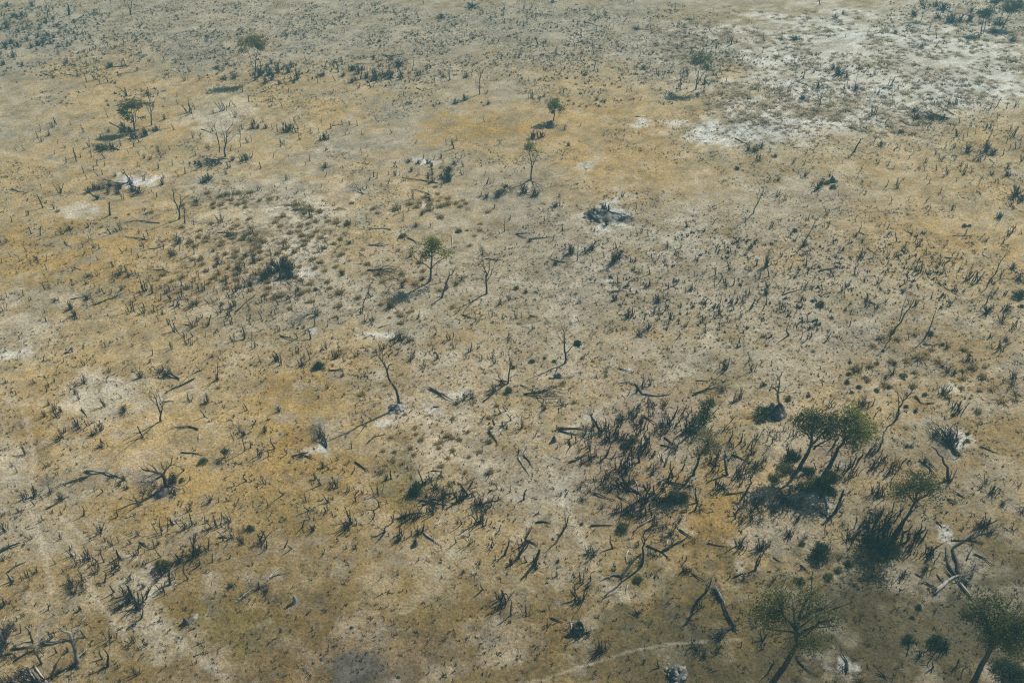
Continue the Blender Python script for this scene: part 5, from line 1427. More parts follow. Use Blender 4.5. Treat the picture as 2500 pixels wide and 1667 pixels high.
# ------------------------------------------------------------------ whole trees lying down: tile, root, tip, spread, branches, wood, radius
FANS = [
    ('B1', 1035, 915, 1370, 960, 60, 11, 'char', .17, "wide black fallen tree with branches fanned to the right", "wide black fallen tree"),
    ('C2', 120, 485, 520, 490, 55, 11, 'char', .16, "fallen broom-like tree with a dark root knot", "fallen broom-like tree"),
    ('C2', 1680, 482, 2015, 385, 40, 8, 'char', .14, None, None), ('A1', 1170, 512, 1395, 575, 40, 9, 'char', .16, "dark fallen tree curving away from a pale stick", "dark fallen tree by a pale stick"),
    ('B1', 510, 1310, 310, 1412, 36, 8, 'mixed', .18, None, None), ('B1', 985, 215, 868, 135, 26, 7, 'char', .12, None, None),
    ('B0', 1170, 118, 790, 150, 40, 8, 'char', .13, None, None), ('C0', 1635, 340, 1430, 255, 40, 9, 'char', .15, None, None),
    ('C3', 1722, 1030, 1560, 740, 150, 16, 'char', .26, "bushy black fallen crown on a white ash trunk", "bushy black fallen crown"),
    ('D2', 2010, 1062, 1800, 1200, 36, 9, 'bark', .2, None, None), ('C2', 1160, 1392, 800, 1225, 90, 14, 'char', .17, "large black fallen crown in the heart of the burnt thicket", None),
    ('C1', 1900, 545, 1990, 480, 40, 8, 'char', .13, None, None), ('B3', 2255, 350, 2180, 270, 30, 7, 'char', .13, None, None),
    ('B2', 175, 80, 30, 165, 40, 6, 'mixed', .14, None, None), ('B2', 178, 85, 265, 225, 50, 7, 'mixed', .14, None, None), ('A3', 1650, 1090, 1330, 1060, 40, 9, 'char', .15, None, None),
    ('C0', 1480, 1240, 1270, 1330, 50, 8, 'mixed', .16, None, None), ('D0', 20, 1290, 130, 1010, 60, 10, 'char', .2, None, None), ('B1', 1100, 680, 1195, 690, 16, 6, 'char', .1, None, None),
    ('C1', 640, 960, 570, 800, 60, 8, 'char', .15, "blackened fallen branches trailing away from bright white ash", "black branches by bright ash"),
    ('D0', 450, 1600, 60, 1530, 90, 13, 'bark', .22, "heap of grey fallen branches in the bottom left corner", "grey branch heap in the corner"),
    ('B1', 1240, 1560, 1420, 1500, 60, 8, 'char', .12, None, None), ('A0', 2060, 1460, 1800, 1540, 50, 9, 'char', .14, None, None), ('D2', 1230, 170, 1400, 110, 40, 6, 'char', .12, None, None),
    ('D3', 1740, 640, 1840, 600, 50, 7, 'mixed', .16, None, None), ('C1', 1540, 1500, 1800, 1390, 80, 9, 'char', .15, None, None), ('D2', 690, 1110, 480, 1110, 60, 7, 'char', .13, None, None),
    ('C3', 470, 1400, 440, 1440, 30, 5, 'char', .13, None, None), ('A0', 1090, 1380, 860, 1320, 30, 8, 'char', .13, None, None),
]
for (t, rx, ry, tx, ty, sp, n, wood, r, lab, mk) in FANS:
    make_fan(tile(t, rx, ry), tile(t, tx, ty), sp * TK, n, wood, 0.35, r, lab, mk)
# ------------------------------------------------------------------ burnt stumps: tile -> "x y height[shape]"
STUMP_NOTES = {
    'A0': "635 140 110s;865 640 40;800 755 70s;880 735 75m;915 775 60;993 755 60;1740 660 60m;1700 740 60m;1830 740 50;790 805 40;520 1145 70s;350 1265 60s;995 1080 60;1730 1040 110m;1790 1005 50s;1600 1195 60b;2050 1015 110m;2105 980 60s;2165 980 60;2285 935 60s;2160 1075 60m;2230 850 70t;1625 885 40;1510 1100 70m;1630 960 50s;1665 1095 30;695 1440 90s;1460 1390 60m;1555 1380 45s;2310 1300 60s;2220 1480 70m;1280 1430 60;740 1450 40;840 1445 50;890 1520 60s;960 1520 50;860 1560 50;1180 1410 50;1110 1340 50;1230 1350 70;605 1500 60s;1920 1380 60s;1340 1370 50;540 500 60m;800 610 60m;1035 460 60s;1945 405 40m;1760 545 30;720 545 30;370 605 60f;1150 600 60s;1165 880 70s;820 1350 60;2120 1540 60m;900 140 50;825 150 40;1550 720 50s;1860 720 30;2010 640 40",
    'A1': "810 300 40s;460 560 60;755 665 80;720 590 45m;790 595 45m;565 765 50;725 745 60s;945 810 50m;1175 860 40;1410 760 60s;1345 710 90s;1435 310 50f;1445 605 50;1775 740 100t;1985 700 60f;1635 765 50s;705 855 40;295 850 50;240 985 50;595 1130 50;795 1150 50s;690 1175 45s;860 1145 40;1750 1330 60s;1790 1335 40s;1815 1365 90s;1460 1320 40b;2215 1100 30;2100 1120 50;2175 400 60m;2225 390 50f;1915 340 40;1040 355 50;825 1240 40;450 1190 35;1355 880 40;1630 1470 40s;1720 1500 50;1600 1500 45;1880 1460 50;1915 1440 40;260 1200 110m;330 1190 100m;370 1150 60s;590 1290 60;640 1280 50;1500 1510 40;880 650 60m;960 730 90;1020 690 70;1100 700 80;1160 690 60;1300 660 60;1020 1440 30;1540 40 40;1280 240 30;2110 860 45m;500 1230 40;1880 300 40;2010 300 30",
    'A2': "750 650 75s;875 345 60s;800 380 40;45 370 50s;155 375 40;240 415 70;290 430 50;1420 405 40;1560 435 60;1155 450 50;1520 440 40m;2320 380 75b;2010 410 80m;2060 400 40m;1985 400 40s;1815 285 50f;2170 215 40f;470 860 60f;440 850 50f;255 930 60;295 890 50;180 900 85m;210 790 60;1640 500 70s;625 1160 35f;475 1195 50m;1155 250 30s;1275 265 55b;230 1270 70m;410 1160 40;1050 430 40;1320 410 40;920 270 40s;505 160 40;410 250 50;600 220 40;890 240 40;100 250 40;1690 440 30;130 860 50;150 740 40;2200 220 30;2250 1480 90m;1650 400 40;1770 330 40",
    'A3': "980 690 60m;900 650 50;1130 790 80m;245 590 50s;480 620 40m;70 550 40;325 720 60s;415 600 40;790 1395 120s;1155 1380 60;1075 1125 65b;970 1060 110m;930 1090 60m;1185 820 40;1720 960 70m;1660 960 50;1540 430 60;1545 360 60s;1730 1250 80;1750 1140 60;1830 1260 60;1850 1170 60;2190 1310 60;2250 1250 100m;2225 1200 60m;1590 1480 60m;1295 1460 45f;1340 1410 40;230 1500 50m;325 1515 55b;2330 1480 70;2100 980 90t;2190 1000 60f;2270 980 60;2040 1000 50;1990 1000 50;1385 1150 55m;1490 1150 50;1520 1200 40;1910 1230 40;2000 1190 60;2210 1380 60;2270 1370 60;2310 1360 60;2320 1280 50;1930 1480 60;1770 1400 40;480 50 70f;20 1400 60;1190 1240 60;830 660 50;700 820 50;670 860 40;1700 1190 50;1640 1170 40;2350 1130 50;1440 1490 40",
    'B0': "455 30 40s;380 165 50;555 205 90m;395 340 120t;260 410 60;495 350 60m;110 470 60s;1010 410 130s;375 475 22s;285 580 70s;370 595 80s;60 660 70m;130 665 50s;10 660 60s;1020 585 70f;1105 540 90m;825 645 70m;815 520 60s;245 745 60s;765 770 60b;860 760 40s;1125 760 60s;1275 800 50s;1465 820 40b;180 830 60;335 820 70m;425 835 60;430 910 60b;680 915 55m;895 960 50;1070 830 40;1360 730 40s;415 1090 70f;210 1150 70;60 1160 60t;280 1190 50m;790 1040 50;875 1070 50;960 1130 60s;920 1110 50m;1020 1120 50b;1340 1100 110m;1400 1120 90s;1250 1190 60s;1520 1130 50m;1600 1090 50s;1665 1060 60s;1670 1160 80m;1830 1000 80t;1860 1100 90m;1960 1110 50s;2000 1130 40;2080 1040 60m;2195 1060 60s;2250 1060 70s;1210 1290 110m;1320 1310 60m;1415 1300 80b;1640 1240 80m;1740 1245 60t;1620 1310 40;1765 1280 50s;1910 1210 60b;1955 1210 50s;2100 1160 50s;2170 1160 50b;2240 1165 50s;2120 1260 40;2155 1240 70m;2000 1330 50s;1915 1415 90s;1855 1350 50m;1780 1430 100m;1600 1475 110m;1640 1490 50b;2065 1420 50b;2000 1480 50;2245 1540 100s;2310 1550 60;2145 1560 60m;865 1230 60m;800 1260 40;700 1360 60;410 1300 50b;30 1290 45m;60 1260 40s;830 1350 40m;1335 1430 35b;1690 1530 70m;1770 1520 60;1810 1550 50;2020 470 100m;1780 500 50b;2310 580 100m;1125 260 70m;1440 240 50s;2030 240 40m;2230 260 60;1330 635 55s;730 90 40s;800 80 50s;900 50 60s;940 40 50s;10 850 50s;100 790 40;250 800 40;285 850 50s;1035 870 40;820 870 40b;900 820 40;1210 950 45m;1110 940 60m;1160 920 70m;1030 960 40s;555 1390 40;620 1380 40;430 1380 50m;2100 150 40;2070 240 50;2140 220 50m;1990 1010 50m;2300 1060 60;1550 1200 40;2280 1290 40;2040 1240 40;1560 1390 50;1760 1330 40;1480 1080 50;1905 1130 40",
    'B1': "25 180 60m;370 205 50b;455 245 55s;500 430 90m;1040 90 70s;1110 70 50s;1280 45 60m;1490 45 50;1585 75 50m;1450 260 90m;1350 460 55s;1605 510 50b;910 500 40s;775 690 45b;345 760 60m;140 770 80m;610 740 50s;580 740 45m;905 1040 40b;165 1360 65s;1640 1510 60b;1770 1550 80m;1880 1560 40;2175 1340 50m;2190 345 50m;2120 120 70s;2150 120 60s;2330 450 60s;1055 1160 60s;1030 1160 50;430 1030 50s;365 1160 55b;1060 1380 60m;820 600 50s;250 120 30;600 150 40;790 100 40s;1010 170 50s;520 200 30s;410 640 40s;600 200 30;670 1150 40s;1740 60 70m;1700 70 60m;2230 240 60m;2260 220 50m;1215 40 40;2100 40 40s;1890 40 60s;240 1370 30;470 540 30s;1130 760 30;2060 240 50m;2250 1220 60m;2320 1190 60m;2220 1240 50;2270 1360 40m;1400 370 40",
    'B2': "1160 595 60b;1190 560 45m;1850 480 60f;1760 560 45s;2200 700 60m;1865 960 65s;740 835 45f;360 780 40b;1185 1190 40;2180 920 60m;2010 1220 75m;2060 1220 60b;2120 1210 60m;2200 1240 90b;1880 1250 60b;1935 1220 40;1720 1310 60;1780 1220 40b;1430 1260 75b;1660 1250 40;2300 1280 70b;2280 1340 45m;1900 1350 40;1720 1400 50;2110 1350 40m;1600 1430 45m;1900 1440 40;130 1225 35b;430 250 60m;440 320 60m;1145 350 55t;1000 240 50m;340 430 40b;460 550 75b;375 640 60s;475 620 40;1100 1330 80m;1060 1320 60m;1960 720 60m;2010 740 60b;1700 820 50m;1520 810 50b;2150 770 50m;1970 1360 50b;1540 1310 50;1580 1030 40m;1510 1040 40;1860 1070 50;1910 1080 40;1330 1180 60m;1390 1170 50;1650 1080 60m;1410 870 60b;1160 940 50m;1130 900 40m;610 1380 40;190 1450 40m;490 720 50m;660 740 50;1220 1350 50;1250 1440 60m;1380 1310 60b;540 1200 30;300 460 50b;410 800 40s;2180 1130 60m;2250 1190 60b;1550 1250 50m;2340 1060 60m",
    'B3': "1095 535 65b;835 560 75b;1185 650 85s;1380 680 85m;1080 700 65s;655 725 55b;860 800 100m;2000 650 55m;540 400 70m;800 470 60;655 370 40s;310 440 40s;350 450 40;120 790 50m;165 830 50b;210 900 65b;30 860 70b;650 230 50b;90 230 70m;160 265 55m;340 50 70m;570 50 50m;1100 850 65b;1215 830 30;800 960 85b;1250 1040 65b;1190 1040 40b;1400 930 110m;1590 860 80m;1640 970 65b;1550 950 50b;1830 1000 110m;1900 1010 110m;730 1060 60m;140 1120 65b;190 1510 130b;360 1540 80b;440 1420 65m;1660 1240 70m;1430 1270 50b;1820 860 50b;1430 760 40s;2240 560 80m;1690 360 70m;2110 430 60;370 450 50;240 340 30;860 110 45m;820 60 40b;1290 270 40;1150 390 40m;1310 510 30m;1330 860 60b;1380 830 60m;1700 870 60m;1690 770 50b;1770 790 40b;1750 930 60m;2130 440 70m;2200 600 60m;2330 580 50b;2260 1450 90m;300 1540 60b;900 1240 60m;1800 1110 50b;1870 1140 40b;2180 1140 60m;70 960 50b;10 740 50;150 970 40b;40 930 40;450 1460 40m;590 1050 30;890 1010 50m;1160 930 40m;1490 1540 50;1290 1550 60b;1580 1540 30",
    'C0': "1840 265 75s;960 590 95m;1120 515 50b;1300 320 85m;1750 545 60m;1910 550 85m;1880 690 65s;770 215 60m;745 200 40s;400 180 55s;1395 130 70b;1370 190 50b;1575 75 70m;770 60 45m;445 395 45s;500 370 50m;145 490 55m;315 380 55m;50 380 55m;540 420 40b;235 1030 90m;340 920 45b;435 1140 45m;620 960 45s;990 960 45b;2300 980 65b;2265 1280 60b;2150 1320 50f;2010 1470 45f;1690 1180 85b;945 1380 55s;870 1370 50f;510 1230 50;650 1190 40m;1000 285 45m;1280 245 30s;430 460 50s;40 580 30m;600 830 60m;560 880 50m;530 920 60m;800 770 90b;700 770 70m;890 840 90m;930 810 80m;970 50 45m;1720 20 60m;450 40 40;1220 40 30m;580 190 40;530 240 30m;370 240 40;1010 20 30m;2200 830 40m;2130 870 40b;1745 1270 50s;1745 1540 50s;1600 1400 70m;310 640 40;120 1140 40m;160 1200 50;70 1330 30;330 1420 120m;220 1440 90m;390 1440 40m;170 1560 50m;320 1500 40;560 1450 60m;2340 760 60m;2340 740 40;1700 1380 40b;1040 1380 30;1760 30 60m;2270 630 60s;1315 880 100s;1270 1500 60b",
    'C1': "195 180 110m;215 225 60s;40 180 60s;415 190 60m;745 150 75m;790 265 40m;655 430 55m;210 640 50m;1150 75 70m;1215 130 60b;1300 110 55b;1440 160 75m;1540 240 75m;1620 75 70f;1820 60 65m;1970 85 80b;2190 200 55m;2250 110 50b;1000 300 45m;180 980 90b;40 1050 100m;280 1030 70s;880 980 70b;880 1210 70b;545 1260 65m;600 1310 95s;740 1330 80m;690 1330 60m;255 1400 95b;460 1455 60m;640 1565 60m;1240 1260 60s;1120 1390 90m;1130 1510 90f;980 1395 55m;905 1355 45b;835 1380 60b;920 1465 55m;670 1175 50b;490 1550 70b;1950 1410 140s;1870 1440 80m;1900 1430 70b;140 20 30;1100 120 60m;1920 160 50m;2080 165 50m;2130 160 40m;2170 180 40;1400 1180 40;2300 640 60b;2250 660 60b;2080 700 60b;1240 780 30m;670 1475 40m;700 1110 40;750 1080 40m;620 1150 50m;790 1180 40;810 1200 50b;1740 1440 60;2050 1480 90m;2000 1420 50;1230 80 40m;930 335 40b;1270 30 60m;1500 1545 50;1430 1100 40b;2130 1250 50;1960 1330 90b;2330 1380 60;2340 720 60;2180 1430 50;1090 110 40",
    'C2': "410 800 50m;60 1030 50m;120 990 50b;210 870 40m;1080 660 100b;1150 600 80b;1280 680 90m;1210 810 90b;1180 770 90m;1480 700 110b;1440 760 120m;1500 770 90b;1380 830 80m;980 780 100m;940 850 120m;880 900 110m;820 820 90m;860 800 90m;730 870 80m;770 760 60m;700 960 100m;720 1000 100b;760 1050 90m;710 1080 80m;1000 900 80m;1160 850 100m;1240 950 110m;1210 1000 90m;1100 1010 80m;860 1050 120b;1170 1110 130b;1260 1010 60;1310 1030 60b;1010 1160 110m;950 1170 90m;1080 1150 100m;1040 1190 80m;850 1290 100m;1250 1340 80m;1300 1400 80;1170 1460 110m;1230 1450 90m;1040 1560 90m;970 1530 70m;1330 1500 80;1260 1560 80;1110 1540 70;1600 1550 60b;1700 1480 110b;1680 1550 90b;1440 1300 60b;1420 1290 120b;1380 1350 90m;1290 1200 40m;1480 1240 120b;2160 280 30;2030 200 40m;2200 270 90m;1950 250 110m;1640 850 160b;1600 820 120m;1660 800 130m;1690 880 80b;1650 640 70b;1620 690 60;2020 720 70b;1820 830 60m;1890 840 40m;2010 880 90b;1990 930 60m;2100 920 90b;2000 1070 70m;1850 1150 120b;1900 1080 110m;1890 1190 80;1980 1220 160s;2070 1250 90m;2130 1210 120m;2200 1040 110b;2160 980 70b;2290 1160 80m;2250 1150 70m;2180 1110 60;2330 1010 60;1860 1330 90m;1900 1360 80m;1950 1390 60;2140 1390 130b;2200 1300 60;2130 1500 100m;2240 1500 100m;2300 1450 80;2060 1560 90;1690 850 70b;620 1010 50m;580 920 60m;550 880 60;680 1330 40;640 1470 40;2110 530 110m;2040 550 60m;2280 420 40;1070 490 50b;300 620 60m;270 600 60b;90 790 60b;1530 640 40;1560 660 60b;1060 80 45b;1560 1180 100b;2290 830 60;140 830 40b;1400 560 40b;2340 920 60;970 720 50;1140 700 60",
    'C3': "570 600 90m;260 720 100m;210 710 50m;790 540 50b;840 600 90m;960 590 70b;880 600 60m;960 1010 110m;920 1040 90m;1010 1000 110m;1000 1140 120m;960 1160 100m;1060 1090 90m;1150 1200 120m;1100 1220 100m;1190 1140 90m;800 1220 90m;750 1250 80m;730 1170 120m;770 1150 110b;830 1080 130b;690 1200 70;600 1080 110m;640 1170 70;1010 1400 110m;960 1390 80m;1050 1410 90m;1600 490 90m;1620 470 70m;1640 470 60;620 1560 200t;660 1520 80;120 1490 90m;40 1500 80b;20 1530 70;130 1560 60m;300 1530 50m;1740 640 120m;1700 620 70m;1480 1210 60;1430 1100 60m;1830 170 80m;1870 200 60m;1170 680 70m;1190 690 60s;2120 60 90m;2150 80 60;2060 60 50m;2160 380 60b;2200 450 50m;1380 130 30;150 820 60m;240 870 90m;190 1060 110m;240 1090 110m;280 1070 90m;170 1120 60m;600 970 110b;110 900 50;980 680 60;1100 700 50;2000 1300 80m;2060 1380 80m;2300 1330 60m;1960 1340 50;1310 960 40;350 1200 60;440 1170 60;120 770 40b;70 880 60m",
    'D0': "45 170 100m;240 230 45b;285 240 40m;390 80 45m;925 190 95m;1275 210 50b;1490 190 110m;1590 105 65m;1700 150 90m;1765 120 110t;1885 105 55b;1985 125 95m;2100 85 95m;960 265 40m;1425 330 70b;1250 400 80m;30 440 60m;955 455 75s;820 430 85m;770 430 60m;710 480 75m;690 420 50b;890 550 105m;580 545 45m;510 475 50b;1060 500 80m;1100 530 60b;330 560 60m;960 650 80b;1200 620 60m;1050 730 75s;665 690 80m;690 750 60m;770 720 65m;1190 800 140m;1160 770 100m;1290 830 140m;1270 880 100m;1500 730 85m;1560 670 140b;1830 480 65b;1730 610 95t;1950 460 65b;740 890 50m;440 900 65b;225 950 40m;160 990 40m;500 940 40b;1020 1170 100m;1220 1200 80m;1340 1220 75m;1295 970 100b;1240 1040 70;985 1420 140b;940 1350 80b;1090 1420 45m;1260 1490 70m;1770 1400 35b;1830 1215 40b;110 640 90b;270 690 35b;400 690 40m;300 1190 120b;380 1390 100s;1730 450 70m;1660 440 75m;1640 430 60s;1910 330 90b;1800 400 150m;1820 380 100m;1900 360 60m;1770 430 80b;1810 500 60m;1220 790 120s;1590 610 80m;1570 100 40;560 20 40m;1550 280 20;1310 480 40m;340 540 40;590 920 30;740 900 40m;40 830 60m;20 870 80b;130 880 40m;240 840 30m;190 1110 70;480 1150 80m;780 1150 80b;2230 290 50m;2190 260 40;2100 160 60m;2280 820 50b;2320 480 30m;1930 540 40;840 770 40b;540 1460 60m;520 1290 50;820 510 40m;280 620 40m;400 540 30;1340 470 50m;1700 1040 40m;250 700 40m",
    'D1': "500 60 70b;65 265 120m;260 330 75b;330 335 65b;610 385 55b;880 100 110m;850 130 80m;820 140 70m;1180 180 95b;1340 200 100m;1300 260 70m;1530 175 95b;1490 190 60m;1890 105 75b;1840 275 70b;1975 285 75m;2280 400 130b;2160 315 60m;2080 705 70b;2270 860 150m;2230 800 80m;1100 345 25m;1150 595 45b;1300 575 40m;1710 605 35m;2050 470 45m;520 155 60m;1220 220 40b;1490 440 45b;1560 440 35b;590 490 20m;660 515 20m;110 730 30;750 265 30m;1900 180 30m;2090 150 30m;2060 90 110m;2000 120 70b;1420 60 90m;1350 40 60m;1500 40 70m;120 920 40m;340 690 30;1780 330 30;2340 470 50m;1340 330 30;2200 440 50b;1130 140 30m;1430 1040 15",
    'D2': "70 375 110b;120 310 120m;210 480 150s;140 460 60b;930 335 95b;410 590 50m;630 805 100m;590 830 60m;130 925 60m;325 1045 50m;660 1120 70m;610 1000 40m;810 1275 100m;780 1290 70m;860 1260 60m;2230 540 120b;2260 480 80b;1600 545 60m;1570 530 60b;2100 320 100m;2060 310 60b;2300 350 90m;2260 330 80m;1710 1290 60m;1660 1240 70m;1890 1270 60m;1900 1290 40;2100 1240 50b;2250 870 60b;640 640 80m;690 690 50m;620 580 40;790 710 30m;740 380 80m;700 370 60m;420 450 30m;310 410 30m;300 1260 25m;890 1500 30m;1350 1430 60b;1210 1380 30m;2330 1130 80b;2300 1180 70b;1580 940 20m;1150 940 30m;1280 1010 30m;2080 980 30m;1590 460 50m;1420 140 60m;1500 140 70b;1540 90 60b;200 440 60;1170 60 70m;980 90 50;1480 200 40m;1640 540 40m;1740 870 70b;560 760 40m;1110 180 60b;1370 160 50m;2000 600 50m;230 520 40m;2310 640 30m;1000 40 50;1060 40 60m;1300 60 60m;1280 20 50m;1220 20 60",
    'D3': "780 240 110b;820 200 110m;740 260 80b;950 200 130m;1000 260 110m;1060 180 130m;1110 240 120m;1180 160 120b;1230 200 120b;1290 260 120m;1320 310 100m;1350 220 110b;1390 190 100b;1420 260 100b;1490 400 120m;1460 400 80m;1300 380 70m;1440 530 80m;1230 600 80m;1650 420 20;660 430 40m;180 210 70m;210 220 60m;50 650 60m;70 620 40;540 190 30m;120 170 30m;50 80 40m;270 70 80m;2000 130 120m;1940 110 80b;1900 160 80m;2250 170 50m;2210 850 80b;2310 860 50m;1530 910 40m;1530 760 30m;1760 760 50m;1060 1140 30;1280 1180 90b;1380 1310 70m;1590 1260 100m;1640 1280 80b;1470 1380 60;2050 200 60m;950 600 40m;880 280 100m;930 330 90m;1150 320 90m;1210 300 90m;1060 330 100m;720 1000 20;40 1400 100b;1730 1400 70;1520 1420 70b;1200 40 100m;1110 60 110m;1000 100 110m;900 130 100m;1040 50 90m",
}
for t, notes in STUMP_NOTES.items():
    for e in notes.split(';'):
        x, y, h = e.split()
        k = None
        if h[-1].isalpha():
            h, k = h[:-1], h[-1]
        add_stump(*tile(t, float(x), float(y)), float(h) * TK, k)

